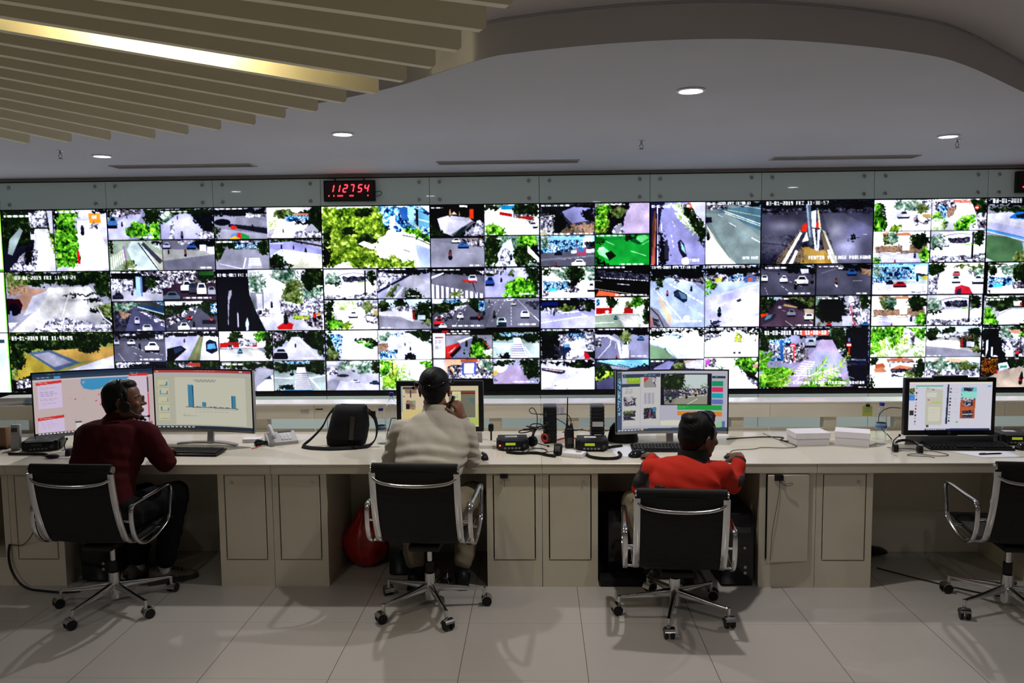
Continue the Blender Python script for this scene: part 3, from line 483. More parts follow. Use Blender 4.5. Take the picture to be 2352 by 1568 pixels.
(5,1): ('32,672,768,1083', '''f 45,672 400,878;b eee;t D 45,672 120,672 90,720 45,730;t T 100,672 400,672 400,760 200,760 130,730;o D 270,720 60,50;t N 210,780 290,740 290,850 200,830;p eef 300,790 345,790 345,840 300,840;c dde 352,780,50,55;k B 50,770 220,770 220,820 60,850;p 5cc 90,820 140,810 150,835 90,835;p fff 90,840 400,845 400,878 60,878;k C 50,830 90,830 90,870 50,870;k C 220,800 300,800 290,840 220,850;w fff 60,680,120,9
 ;f 404,670 768,873;b 000;t N 404,700 768,720 768,760 404,720;k V 430,700 768,730 768,770 404,740;d eef 6 18 445,748 768,772;w eef 600,706,50,5;l bbc 4 404,765 450,770;l dde 5 555,790 635,797;l bbb 4 404,820 600,850 768,872;p d64 408,868 430,832 560,852 580,873;w fff 540,860,210,8;w fff 412,676,190,9
 ;f 36,882 402,1085;b aad;t N 36,882 402,882 402,960 250,970 36,965;p 126 36,910 150,905 150,930 36,930;k S 60,950 180,940 180,980 60,985;o O 215,950 60,25;o D 350,940 45,30;k C 300,930 340,930 340,955 300,955;p aad 36,1000 402,970 402,1085 36,1085;p bbf 36,1020 402,1000 402,1085 36,1085;l eef 6 36,1045 345,1000;l eef 5 310,985 355,1005;m 222 125,980,30;p dde 180,975 300,965 300,975 180,985;w eee 45,884,190,8
 ;f 404,878 768,1080;b eee;k B 410,890 440,890 440,940 410,940;p fff 440,900 500,900 500,950 440,950;o D 520,910 40,40;o G 690,905 40,40;t D 730,900 768,890 768,1080 730,1040;o O 630,930 25,25;p b22 410,950 520,950 515,985 410,990;p b22 590,950 660,955 660,985 595,985;p fff 550,930 600,950 600,980 560,970;p 9a9 404,1000 520,990 700,990 740,1060 700,1080 404,1080;p ccc 560,1000 680,990 700,1080 600,1080;e eee 485,975,14,10;c 589 530,1000,25,25;z eef 7 640,1010 720,1070 770,1050 690,1000;l eef 4 404,1050 530,1045;l eef 4 570,1025 660,1080;o D 750,1010 25,60'''),
(6,1): ('770,668,1508,1078', '''f 772,668 1138,1078;b bce;t N 772,668 1138,668 1138,770 1000,750 860,740 772,770;k C 860,735 1138,760 1138,790 900,750;p bce 830,760 900,755 1138,880 1138,1078 772,1078 772,780;l eef 5 990,760 1138,820;k S 940,760 970,765 960,785 925,780;d fff 9 9 905,790 1138,925;p 99b 1060,780 1138,800 1138,840;l eef 8 800,820 1000,1040;l dff 4 840,830 900,920;d eef 5 2 1010,920 1060,960;d eef 5 1 1100,980 1170,1030;p 234 932,840 960,825 1020,860 1025,900 1000,915 935,870;p 68a 960,835 1010,860 1020,890 985,890;p 346 938,850 960,845 975,875 945,865;m d66 890,850,36;m 345 1050,820,36;m 222 1050,815,24;t D 810,740 870,740 860,800 820,830;
 p dcc 820,880 850,878 930,1020 900,1078 880,1000;p dca 825,890 845,885 920,1010 905,1060;p 99a 772,935 830,960 910,1078 772,1078;l 334 7 780,950 830,1000 870,1078;k V 790,1010 840,1030 840,1070 790,1060;p b88 772,1010 790,1010 800,1078 772,1078;e fff 1020,1020,22,22;w fff 930,1030,190,12;s 785,672 17 03-01-2019_Fri_11:30:55
 ;f 1142,668 1507,1076;b bce;t N 1142,668 1507,668 1507,740 1142,740;k C 1150,735 1507,720 1507,775 1300,775 1142,770;k B 1300,735 1400,725 1400,765 1300,765;p 57b 1405,745 1480,740 1480,780 1405,785;p d64 1430,755 1460,752 1460,775 1430,778;p dd5 1210,755 1250,755 1250,780 1210,780;t G 1142,770 1200,770 1220,800 1180,830 1142,840;t G 1142,840 1175,850 1160,870 1142,870;p ccf 1142,880 1507,800 1507,990 1300,1078 1200,1078 1142,1020;d eef 4 4 1160,955 1507,850;d eef 4 3 1300,850 1507,815;l eef 4 1250,860 1507,790;l fff 5 1330,1040 1507,975;
 p fff 1320,910 1375,878 1400,900 1350,950 1325,940;p 445 1352,900 1380,888 1390,905 1362,915;m 243 1240,975,60;t V 1180,1030 1240,1030 1230,1076 1170,1076;p eef 1300,1050 1507,1000 1507,1076 1230,1076;w eee 1290,1045,100,10;s 1150,672 17 03-01-2019_Fri_11:30:47'''),
(5,2): ('35,1088,768,1500', '''f 38,1090 402,1295;b bbc;t N 38,1090 402,1090 402,1110 240,1130 150,1240 140,1295 38,1295;t D 60,1100 160,1100 140,1130 80,1130;k S 160,1130 402,1110 402,1240 260,1295 160,1295;p dde 200,1180 330,1160 350,1230 240,1290;t V 130,1210 190,1200 240,1220 190,1290 150,1290;p 235 170,1230 215,1200 245,1225 200,1270;p 7ad 185,1195 215,1190 235,1210 200,1215;k B 220,1120 330,1120 320,1150 230,1150;p c23 330,1240 350,1245 375,1290 335,1295;p 222 350,1245 380,1225 402,1240 402,1295 370,1280;c ccd 340,1220,50,28;t N 380,1100 402,1100 402,1170;w eee 50,1093,180,9
 ;f 406,1086 768,1293;b 99b;t N 406,1086 768,1086 768,1140 640,1130 500,1140 406,1150;p dde 406,1130 500,1130 570,1170 590,1293 575,1293 550,1180 480,1145 406,1150;p 88a 406,1150 490,1150 550,1200 570,1293 406,1293;l eef 5 515,1155 505,1200 425,1290;o O 610,1150 45,40;p 99b 640,1180 700,1140 768,1160 768,1293 640,1293;l eef 5 625,1180 630,1290;k W 590,1195 620,1195 625,1285 585,1285;c 47a 690,1142,45,25;k C 406,1160 450,1160 440,1210 406,1210;d eef 4 3 545,1190 540,1230;l 334 4 640,1240 640,1290;m b43 550,1280,26;w eee 640,1270,110,9;w eee 415,1090,190,9
 ;f 38,1300 403,1500;b dde;t N 38,1300 403,1300 403,1350 250,1340 100,1320 38,1330;o D 300,1345 70,18;p eef 38,1340 403,1360 403,1500 38,1500;p 335 40,1350 200,1370 205,1385 170,1395 45,1370;p ecb 45,1355 190,1372 185,1380 60,1362;k W 200,1380 403,1370 403,1420 220,1420;w fff 300,1462,70,7;w 986 50,1488,60,6;w 776 210,1490,25,8;w eee 50,1300,190,8;w 887 130,1470,25,6
 ;f 406,1298 768,1500;b 334;t D 406,1340 530,1340 530,1410 406,1440;p 8ce 410,1310 500,1300 768,1300 768,1340 640,1355 540,1335;l 234 4 560,1330 640,1350;p 99a 500,1335 640,1355 620,1370 520,1360;t Y 410,1425 530,1380 530,1410 415,1450;p 557 415,1450 530,1415 530,1500 420,1500;w cff 420,1303,180,8;t N 640,1340 768,1335 768,1360'''),
(6,2): ('770,1083,1508,1490', '''f 772,1083 1138,1288;b fff;t N 772,1083 1138,1083 1138,1110 1000,1100 860,1130 772,1150;t D 772,1110 860,1110 850,1130 772,1150;k B 880,1125 980,1130 975,1155 880,1150;p bdd 880,1130 975,1135 970,1150 885,1150;t D 1080,1110 1138,1115 1138,1140;p 9aa 772,1180 850,1210 960,1288 772,1288;p 8a8 775,1205 870,1220 920,1270 900,1288 775,1288;l bdf 9 772,1185 900,1225 960,1288;k T 790,1190 860,1210 900,1260 880,1220;k S 985,1110 1000,1110 1000,1140 985,1140;s 785,1086 16 03-01-2019_Fri_11:30:47
 ;f 1142,1083 1505,1278;b fff;t N 1142,1083 1505,1083 1505,1110 1380,1105 1250,1115 1142,1130;t T 1142,1130 1220,1130 1180,1170 1142,1165;k S 1142,1120 1260,1130 1240,1150 1142,1160;t D 1400,1110 1505,1120 1505,1145;t Y 1355,1130 1385,1130 1395,1160 1345,1160;p cc5 1345,1150 1395,1150 1390,1180 1350,1180;l 9a8 6 1340,1175 1395,1180;l bbc 4 1345,1180 1335,1240;l bbc 4 1390,1180 1395,1240;e 334 1345,1250,8,7;e 334 1380,1250,8,7;t D 1142,1180 1160,1150 1180,1160;m 334 1485,1165,16;s 1150,1086 16 03-01-2019_Fri_11:30:57
 ;f 772,1292 1138,1490;b 334;t V 772,1292 1138,1292 1138,1490 772,1490;p 99c 800,1350 900,1300 940,1310 880,1400 800,1400;p dde 1000,1300 1138,1295 1138,1360 1020,1350;l fa4 5 940,1340 1060,1300;t O 960,1300 1010,1300 1000,1350 930,1360;w eee 780,1300,90,9
 ;f 1142,1285 1505,1490;b fff;k C 1148,1290 1225,1290 1215,1340 1150,1345;p c5c 1150,1300 1180,1300 1180,1330 1150,1330;t G 1340,1290 1505,1290 1505,1430 1430,1390 1350,1330;o G 1410,1310 60,30;t D 1380,1350 1505,1390 1505,1470 1440,1420;p eef 1270,1340 1330,1340 1480,1490 1250,1490;p fff 1280,1330 1400,1400 1460,1480 1280,1480;t T 1142,1340 1290,1340 1280,1360;k S 1420,1400 1505,1440 1505,1490 1480,1480;p b98 1465,1330 1505,1325 1505,1350 1475,1355;w bdf 1290,1486,200,8'''),
(7,0): ('30,238,762,653', '''b 334;t V 30,238 762,238 762,653 30,653;p 445 30,330 762,320 762,440 30,470;p 556 430,320 560,320 762,420 762,653 540,653;h bbd .9 600,560,120,110;h ccd .6 520,430,70,70;h 99c .7 660,440,110,80;h 889 .8 180,400,150,50;h 667 .8 110,520,120,90;h 223 .8 60,640,120,60;h 445 .6 720,560,60,90;t N 30,238 762,238 762,300 30,310;k V 40,285 300,290 300,300 40,300;k V 500,290 740,300 740,330 620,320;t N 610,480 640,470 680,495 640,512 615,500;w eef 700,460,24,6;
 t P 130,653 280,440 300,450 190,653;k E 120,640 250,480 290,440 270,500 170,653;p eee 165,653 285,445 300,450 190,653;p a84 300,545 345,540 390,570 450,560 480,600 500,653 290,653;p b95 310,560 340,545 440,575 455,653 300,653;t E 210,653 300,540 320,560 300,653;p eee 215,653 260,560 275,570 240,653;p ccb 430,430 450,440 540,653 520,653;p eee 455,540 480,560 520,653 500,653;p 765 420,450 440,450 480,560 450,570;
 p d32 295,440 300,400 330,380 330,440;p d32 385,380 405,380 405,420 388,415;p cde 355,310 390,300 388,420 360,420;p eef 365,420 380,420 400,570 385,560;p cde 400,430 420,430 410,570 400,560;p eed 330,440 345,500 300,510;p 567 318,260 352,260 372,530 350,530;p 9ab 322,262 332,262 358,480 345,480;p dca 395,300 405,300 425,430 410,430;l 223 4 30,512 200,530;l 334 7 360,420 415,422;s 62,241 24 03-01-2019_Fri_11:30:57;s 345,602 24 Pertim_Ya_Lagu_Pahlawan'''),
(8,0): ('768,233,1503,650', '''f 768,235 1142,440;b eef;t D 768,260 830,255 850,330 860,400 830,440 768,440;t G 768,260 810,270 810,330 768,340;t T 900,240 1140,240 1140,300 1000,310 900,290;p fff 1070,240 1140,240 1140,290 1075,300;k S 1075,245 1140,245 1140,300 1080,290;o O 1080,300 40,30;p eef 850,310 1000,310 1130,440 880,440 870,360;c dde 925,310,75,45;p ca6 1085,330 1140,330 1140,360 1085,350;t C 1020,350 1130,360 1110,410 1030,385;p fff 1060,340 1120,360 1090,390 1060,370;o G 800,390 50,50;o Y 910,420 35,30;w fff 775,245,130,8
 ;f 1145,233 1503,440;b ccd;k C 1145,240 1300,240 1300,350 1180,360;k B 1190,260 1260,290 1240,350 1180,350;p d76 1290,240 1400,240 1400,262 1290,258;t D 1400,235 1503,235 1503,350 1420,340;t T 1310,240 1400,235 1400,260;p ccd 1310,290 1410,270 1440,350 1350,440 1220,440 1260,360;k P 1245,290 1300,285 1290,340 1250,350;e d33 1438,292,14,14;p fff 1430,288 1448,288 1448,295 1430,295;t G 1145,350 1200,330 1240,390 1240,440 1145,440;o L 1180,410 50,40;t G 1290,400 1340,360 1440,330 1440,380 1380,440 1300,440;k S 1430,330 1503,330 1503,360 1430,360;k C 1440,370 1503,370 1503,430 1450,430;w fff 1160,240,60,10
 ;f 768,445 1140,650;b fff;p c86 820,455 860,445 900,455 1000,450 1020,470 850,470;t O 830,450 940,450 930,530 840,530;o T 900,480 40,40;p fff 940,470 1010,470 1010,530 940,530;k P 780,540 1120,530 1130,590 790,580;o D 1075,500 60,50;k P 850,540 1120,560 1120,580 860,575;p eef 960,530 1010,530 1010,570 960,570;l 778 4 775,580 900,592 1130,580;p ccf 772,590 1135,590 1120,650 772,650;l eef 4 775,605 1080,630;o G 1110,600 40,45;m b34 915,645,30;m 334 1045,600,34;t G 768,620 820,620 820,650 768,650;w eee 990,630,120,7
 ;f 1145,445 1503,648;b ccd;p eef 1200,450 1410,450 1410,520 1240,520;l 99a 7 1205,490 1260,470 1340,460 1420,470;k V 1255,490 1400,480 1400,520 1270,525;p fff 1150,550 1503,530 1503,620 1330,640 1145,620;o T 1185,505 50,45;t D 1145,545 1260,540 1250,550 1145,560;k S 1145,600 1300,610 1503,590 1503,648 1145,648;p 222 1415,450 1428,450 1424,630 1412,630;o D 1460,490 35,50;l 7c3 6 1375,535 1420,532;w eee 1370,628,110,9'''),
(9,0): ('1507,228,2240,648', '''b 99a;t N 1507,228 2240,228 2240,290 1507,275;t D 1520,285 2240,280 2240,330 1700,330 1520,310;p ccd 1507,330 1660,320 1900,400 1900,490 1507,430;p bbd 1510,380 1777,430 1777,500 1510,430;p 27c 1655,350 1700,320 1777,320 1900,350 1900,380 1655,362;p 222 1690,340 1777,325 1777,365 1700,358;p 575 1507,470 1640,480 1777,530 1900,648 1507,648;t O 1700,590 1777,580 1777,648 1690,648;l 6ad 14 1507,440 1777,510 2240,640;l 38d 7 1507,430 1777,495;l eef 4 1507,445 1777,515;p 9bf 1740,520 1760,520 1777,600 1777,648 1760,600;p def 1507,620 1560,640 1507,648;s 1542,232 26 03-01-2019_Fri_11:30'''),
(7,1): ('28,658,760,1068', '''f 30,660 390,862;b 445;t N 140,660 390,660 390,720 250,720 160,690;t N 30,660 140,660 100,680 30,690;p 556 30,700 390,730 390,862 30,862;v eee 35,725,42,45;c dde 158,732,50,45;c eee 255,735,90,58;p dde 290,690 345,688 345,715 300,722;m 111 262,795,52;m 555 370,760,50;m 444 150,712,26;d ccd 4 4 60,810 90,880;d ccd 4 3 170,800 250,860;d ccd 4 3 220,770 320,810;k S 320,665 380,665 380,685;w fff 60,676,140,9;w eee 210,845,150,11
 ;f 398,658 757,860;b 445;t N 560,658 757,658 757,720 640,715;p 556 398,690 600,690 757,740 757,860 398,860;c eee 540,672,40,26;c 36a 600,692,60,42;c 223 570,675,36,24;k P 690,690 757,700 757,735 700,725;m 743 528,775,48;k S 518,790 540,790 540,805 518,805;l bbc 3 640,770 700,770;l 889 3 430,720 520,690;w fff 410,672,130,8;w eee 660,846,76,11
 ;f 30,870 388,1068;b 434;p bde 45,870 180,870 130,900 60,900;t D 30,880 130,885 110,930 60,990 30,990;t N 180,870 388,870 388,940 270,950;t O 200,870 388,880 388,930;p 545 130,930 230,920 388,1020 388,1068 40,1068 100,1000;v ccd 150,930,20,20;c 99a 210,955,55,42;p a98 320,950 390,955 390,1000 330,1000;v ddc 325,980,60,45;p d42 32,985 80,978 100,985 40,1005;p 334 50,1010 90,980 140,985 120,1020 60,1050;p 689 75,990 115,985 100,1010 60,1025;p ca7 190,918 280,938 270,945 180,930;d ccb 4 1 200,1030 310,1110;d ccb 4 2 320,1000 400,1050;d bbb 3 2 180,960 250,990;w fff 260,1055,120,9;w fff 165,880,60,8
 ;f 396,868 757,1068;b aab;t T 396,868 480,868 450,950 396,960;k S 620,870 757,870 757,1068 600,1068;t D 680,868 757,868 757,960 700,950;o D 500,960 110,90;t N 420,900 580,870 600,1000 460,1040;o N 520,970 70,70;k S 590,950 680,930 757,1000 757,1068 610,1068;l d44 8 630,940 640,1020 670,1068;k C 620,900 700,910 690,960 640,960;c c33 470,1042,34,24;c 37a 700,1040,50,26;p ccd 570,1000 640,1000 640,1068 580,1068;t O 396,1050 440,1040 440,1068;w fff 412,880,140,8'''),
(8,1): ('762,655,1495,1065', '''f 764,656 1130,860;b ddd;p 8cf 764,656 1130,656 1130,760 764,770;k B 820,660 1040,660 1040,750 820,765;p 9df 840,665 1030,665 1030,680 840,680;p eff 1040,670 1120,670 1120,740 1040,740;k V 1050,720 1130,730 1130,745 1050,745;t T 764,665 820,665 820,745 764,745;k B 764,740 880,745 880,780 764,785;p dde 764,790 1130,770 1130,860 764,860;p bcc 900,775 1130,765 1130,790 900,790;c 223 858,765,45,24;c c23 905,775,82,34;p cb5 1090,740 1125,738 1125,765 1092,765;m 223 1060,755,34;w 554 1025,840,90,9;l eef 4 900,820 1130,850;w cff 770,672,80,7
 ;f 1133,655 1493,858;b eee;t D 1133,660 1250,660 1230,720 1180,760 1133,740;t O 1300,660 1493,670 1493,700 1400,690 1310,690;t T 1380,700 1493,690 1493,800;p ddd 1170,740 1250,700 1280,858 1133,858;p eef 1280,700 1360,700 1493,858 1240,858;k S 1133,760 1200,720 1190,858 1133,858;v c66 1290,710,48,30;v dde 1285,740,55,45;c dde 1420,740,70,50;k W 1250,770 1290,770 1280,858 1240,858;p d34 1310,815 1350,800 1400,815 1425,858 1305,858;p 435 1320,830 1350,820 1350,858 1315,858;k C 1380,705 1440,715 1430,740;w 222 1140,668,110,7
 ;f 764,868 1125,1065;b fff;p b86 800,875 850,868 900,875 1000,868 1020,890 850,895;t O 810,880 920,870 910,950 830,950;o T 890,900 36,35;p fff 930,890 1000,890 1000,950 930,950;k P 775,960 1110,950 1120,1000 780,1000;o D 1060,915 60,50;p eef 950,950 1000,950 1000,990 950,990;l 778 4 768,1002 900,1012 1120,1000;p ccf 766,1012 1120,1010 1110,1065 766,1065;l eef 4 768,1025 1060,1050;o G 1095,1020 40,45;m b34 900,1062,28;m 334 1028,1018,34;w eee 980,1050,110,7
 ;f 1128,865 1488,1063;b ccd;p eef 1190,870 1400,870 1400,940 1230,940;l 99a 7 1190,910 1250,890 1330,880 1410,890;k V 1240,910 1390,900 1390,940 1255,945;p fff 1135,970 1488,950 1488,1040 1320,1060 1130,1040;o T 1170,925 50,45;t D 1130,965 1245,960 1240,970 1130,980;k S 1130,1020 1290,1030 1488,1010 1488,1063 1130,1063;p 222 1402,870 1414,870 1410,1050 1400,1050;o D 1445,910 35,50;l 7c3 6 1360,955 1405,952;w eee 1360,1046,110,9'''),
(9,1): ('1495,652,2235,1065', '''f 1515,655 1870,858;b eee;t D 1515,655 1600,655 1560,740 1515,750;t T 1600,660 1870,660 1870,760 1700,760 1610,720;o D 1740,720 60,60;k B 1520,750 1680,750 1680,800 1520,820;p 4cc 1555,800 1605,790 1615,815 1560,815;p fff 1560,820 1870,830 1870,858 1520,858;k C 1680,780 1770,780 1760,820 1680,830;k V 1515,830 1540,830 1540,858;t N 1720,760 1870,770 1870,820 1780,820;w fff 1525,668,130,9
 ;f 1497,870 1870,1063;b bbc;t D 1497,870 1870,870 1870,950 1600,980 1560,960 1540,940;t G 1497,950 1540,950 1600,1040 1590,1063 1497,1063;p eef 1600,980 1680,950 1870,950 1870,1063 1600,1063;l 99a 5 1590,1000 1680,955 1777,955;p eee 1690,910 1745,905 1745,940 1695,940;p b33 1735,915 1750,915 1750,935 1735,935;l 334 4 1545,950 1570,900;w fff 1512,876,140,9;w fff 1510,892,120,9;c eee 1740,1030,70,30;f 1872,655 2235,1063;b 99a'''),
(7,2): ('25,1072,755,1485', '''b 99b;t N 25,1072 755,1072 755,1485 640,1485 600,1300 510,1160 300,1130 25,1160;t D 25,1100 200,1120 180,1230 25,1240;k B 90,1160 230,1150 230,1310 100,1290;k C 160,1200 340,1180 340,1310 180,1310;p d65 290,1095 480,1095 485,1130 300,1130;k T 480,1090 600,1080 600,1240 510,1240;o D 550,1150 60,80;p cde 330,1150 400,1150 395,1200 330,1190;c bbc 330,1155,70,50;p bac 430,1160 510,1160 560,1250 600,1300 640,1485 120,1485 200,1380 340,1280 400,1220;p aac 400,1230 560,1250 620,1380 340,1400;t N 590,1140 755,1100 755,1485 660,1485 620,1300;k V 610,1280 740,1285 740,1340 620,1330;
 p dee 635,1288 735,1292 732,1302 636,1298;z ddf 7 235,1400 330,1290 400,1300 360,1400;z ccd 6 400,1380 560,1340 590,1400 430,1430;l bbd 5 600,1400 660,1420;l dde 5 350,1320 280,1430;t C 260,1260 350,1220 340,1300 270,1300;k S 90,1190 160,1190 150,1280 90,1270;p 36a 160,1160 180,1160 190,1300 170,1300;p d43 250,1210 262,1210 262,1300 250,1300;e d33 250,1195,16,14;p fff 238,1192 262,1192 262,1199 238,1199;e d33 620,1195,18,16;p fff 606,1191 634,1191 634,1199 606,1199;p 68b 612,1150 628,1150 626,1172 612,1172;p d43 615,1215 628,1215 628,1260 615,1260;
 t G 25,1240 60,1230 80,1300 100,1320 60,1360 25,1360;t G 40,1350 180,1340 260,1380 220,1420 120,1400 60,1420;t G 25,1400 120,1400 220,1430 200,1485 25,1485;t G 400,1470 470,1430 560,1400 600,1440 520,1485 420,1485;r 7c2 34 330,1420 470,1290;r 9d3 40 420,1420 610,1265;r 6b2 40 470,1470 612,1440;r 8c2 34 300,1470 440,1400;r 7b2 36 60,1440 250,1370;r 5a2 30 30,1300 100,1250;r 6b2 30 60,1400 180,1350;r 9d4 30 120,1480 230,1430;h 113 .7 700,1330,80,190;l eed 4 190,1470 320,1410 540,1350;t G 300,1470 380,1430 420,1450 380,1485;s 60,1098 24 01-03-2019_Fri_11:30:53;s 255,1436 22 Simpang_Kajoe_Terminal_Bratan;p 000 25,1476 755,1474 755,1485 25,1485;p bdf 32,1478 44,1478 44,1484 32,1484;p 9cf 56,1478 68,1478 68,1484 56,1484;p ffc 80,1478 92,1478 92,1484 80,1484;p e33 124,1477 138,1477 138,1485 124,1485;p eee 150,1478 162,1478 162,1484;p fda 172,1478 184,1478 184,1484;w eee 690,1476,50,5'''),
(8,2): ('762,1070,1485,1475', '''f 764,1072 1122,1272;b efe;t G 764,1072 1000,1072 900,1180 840,1230 764,1250;t L 800,1150 940,1130 960,1200 900,1272 780,1272;t G 880,1150 960,1120 950,1190 900,1200;t G 1000,1072 1122,1080 1122,1170 1080,1150 1020,1110;k S 980,1110 1050,1110 1050,1200 980,1190;p cde 1000,1120 1020,1120 1030,1190 1010,1190;r bf5 30 860,1240 770,1110;r 9e3 34 880,1250 960,1110;r ce6 30 900,1240 1000,1150;r 7c3 30 840,1230 780,1200;o L 960,1230 60,35;t L 1020,1180 1122,1190 1122,1272 960,1272;o G 800,1130 40,50
 ;f 1126,1068 1484,1270;b bbb;p def 1126,1068 1484,1068 1484,1120 1126,1120;o D 1170,1120 50,35;o D 1270,1110 45,40;o D 1440,1120 50,40;k S 1200,1120 1400,1110 1400,1150 1200,1150;p eee 1126,1175 1260,1160 1360,1170 1350,1220 1126,1200;p eef 1130,1165 1350,1190 1345,1225 1140,1195;k D 1345,1140 1470,1140 1470,1215 1350,1210;p c22 1352,1155 1365,1155 1365,1205 1352,1205;p dde 1388,1172 1440,1175 1440,1210 1390,1205;p 235 1375,1165 1385,1165 1385,1210 1375,1205;t E 1330,1140 1400,1130 1460,1150 1340,1155;p 99a 1126,1200 1350,1225 1484,1250 1484,1270 1126,1270;t O 1400,1215 1484,1210 1484,1250;w eee 1135,1262,90,6
 ;f 764,1278 1120,1475;b fff;t D 764,1278 830,1278 800,1320 764,1330;p c75 870,1285 960,1278 1040,1285 1060,1310 880,1305;k S 880,1300 1050,1300 1050,1350 890,1340;p eed 900,1310 1040,1310 1040,1345 900,1345;p d86 900,1350 960,1325 1060,1340 1050,1358;p b64 800,1320 850,1310 870,1340 800,1345;p c86 790,1350 850,1335 880,1370 800,1375;k V 900,1350 1060,1350 1050,1400 910,1400;k W 880,1380 1000,1370 1000,1400;o D 1090,1350 35,60;o O 1030,1390 40,30;p fff 764,1400 1120,1410 1120,1475 764,1475;t D 764,1390 790,1400 800,1475 764,1475
 ;f 1124,1275 1480,1470;b dde;p def 1400,1275 1480,1275 1480,1310 1400,1310;p eb9 1180,1290 1290,1282 1400,1290 1400,1320 1200,1310;k T 1124,1300 1480,1310 1480,1360 1124,1360;o T 1230,1320 40,45;o T 1340,1340 40,30;o O 1400,1340 60,30;k S 1124,1350 1480,1360 1480,1410 1124,1400;t O 1180,1360 1240,1355 1220,1400;p eee 1124,1400 1480,1400 1480,1470 1124,1470'''),
(9,2): ('1488,1068,2230,1478', '''f 1490,1070 1870,1275;b eee;o T 1640,1120 50,50;o G 1770,1130 40,80;o D 1720,1090 50,25;p c98 1660,1100 1740,1095 1740,1125 1680,1120;k S 1600,1150 1777,1140 1777,1240 1620,1230;k C 1690,1200 1777,1190 1777,1272 1700,1272;m d33 1725,1250,50;t N 1490,1070 1600,1070 1610,1150 1630,1220 1655,1275 1490,1275;p def 1515,1170 1530,1160 1530,1230 1518,1270;p eef 1552,1210 1562,1210 1562,1270 1552,1270;w fff 1500,1084,90,6
 ;f 1488,1280 1870,1478;b bbb;t N 1488,1280 1870,1280 1870,1330 1700,1350 1600,1360 1560,1410 1488,1430;k K 1488,1285 1600,1290 1590,1380 1500,1400;p eef 1600,1320 1660,1310 1680,1350 1610,1370;p 5a8 1615,1335 1660,1330 1660,1345 1615,1350;t D 1660,1285 1870,1285 1870,1340 1700,1350;p cba 1620,1370 1700,1350 1870,1340 1870,1478 1490,1478 1500,1430;m c22 1755,1425,60;m 222 1762,1400,50;p d43 1590,1360 1602,1360 1602,1390 1590,1390;f 1872,1068 2230,1478;b 556;t D 1872,1068 2230,1068 2230,1200 1872,1200'''),
}
# the two blocks of column 3 also hold column 4's neighbours in one program; split them here
_FL, _FR = '''f 28,895 388,1093;b ddd;t D 28,900 90,900 80,1000 100,1093 28,1093;t L 100,900 300,900 300,950 120,950;k S 240,900 388,900 388,960 250,940;p fff 100,960 260,970 330,1090 130,1090;c dde 190,970,60,42;o O 320,945 35,35;k C 290,1000 388,980 388,1060 310,1050;p fff 310,1000 370,1010 350,1040 310,1030;o G 90,1050 50,40;o Y 175,1070 40,30;p cb7 360,965 388,965 388,1000 362,995;t G 60,1020 130,1040 120,1093 50,1093
 ;f 392,893 745,1092;b aab;p cdf 392,893 745,893 745,950 392,950;o D 430,935 45,30;o D 540,920 45,40;t D 650,920 745,905 745,1040 690,1030;k S 470,945 640,935 640,985 470,980;p eef 392,975 520,970 640,985 625,1045 540,1010 392,1000;k D 620,960 745,960 745,1040 630,1030;p b22 622,980 635,980 635,1025 622,1025;p bcf 655,1000 705,1000 705,1030 655,1030;p 99a 392,1005 620,1040 745,1060 745,1092 392,1092;t O 670,1040 745,1030 745,1070;w eee 400,1078,90,7''', \
'''f 755,893 1112,1095;b 556;p eef 755,893 1010,893 1000,920 755,925;k B 830,895 950,895 940,930 840,930;t D 755,925 1000,910 1000,950 860,990 755,1000;t D 1000,893 1112,893 1112,1000 1020,980;k B 1070,905 1110,905 1110,980 1070,980;p 667 930,940 1000,935 1112,1040 1112,1095 770,1095 860,1010;k C 770,1020 880,970 940,950 870,1030 780,1070;k S 900,950 1000,930 960,970;c d33 765,1025,60,48;c eee 795,1060,55,35;c eee 920,985,45,45;p 223 1010,1015 1100,1012 1100,1035 1010,1035;m c43 1072,1020,40;m 334 885,1015,24;d eee 4 4 980,960 900,1090;w fff 880,1072,220,10
 ;f 1114,890 1480,1090;b 667;p 889 1114,893 1480,893 1480,910 1114,915;k S 1260,893 1330,893 1320,920 1270,920;p 778 1180,910 1400,905 1480,980 1480,1090 1114,1090;t V 1380,920 1480,900 1480,960 1420,960;d eef 3 7 1250,900 1150,1060;d eef 3 7 1290,930 1288,1085;d eef 3 4 1210,900 1120,960;l eef 4 1330,900 1480,1050;v cdd 1190,1020,65,62;p 234 1200,1055 1255,1055 1255,1080 1200,1080;v dde 1355,975,58,50;m 444 1175,1000,50;c bbb 1290,915,34,26;v dde 1265,893,26,20;m 334 1140,910,20;k C 1400,905 1450,905 1450,915;w fff 1330,1065,130,11;p 000 1114,1090 1480,1090 1480,1098'''
_a = WALL[(3,1)]; _c = _a[1].split(';f ')
WALL[(3,1)] = (_a[0], ';f '.join(_c[:2])+';'+_FL)
WALL[(4,1)] = (WALL[(4,1)][0], 'f '+';f '.join(_c[2:])+';'+_FR)
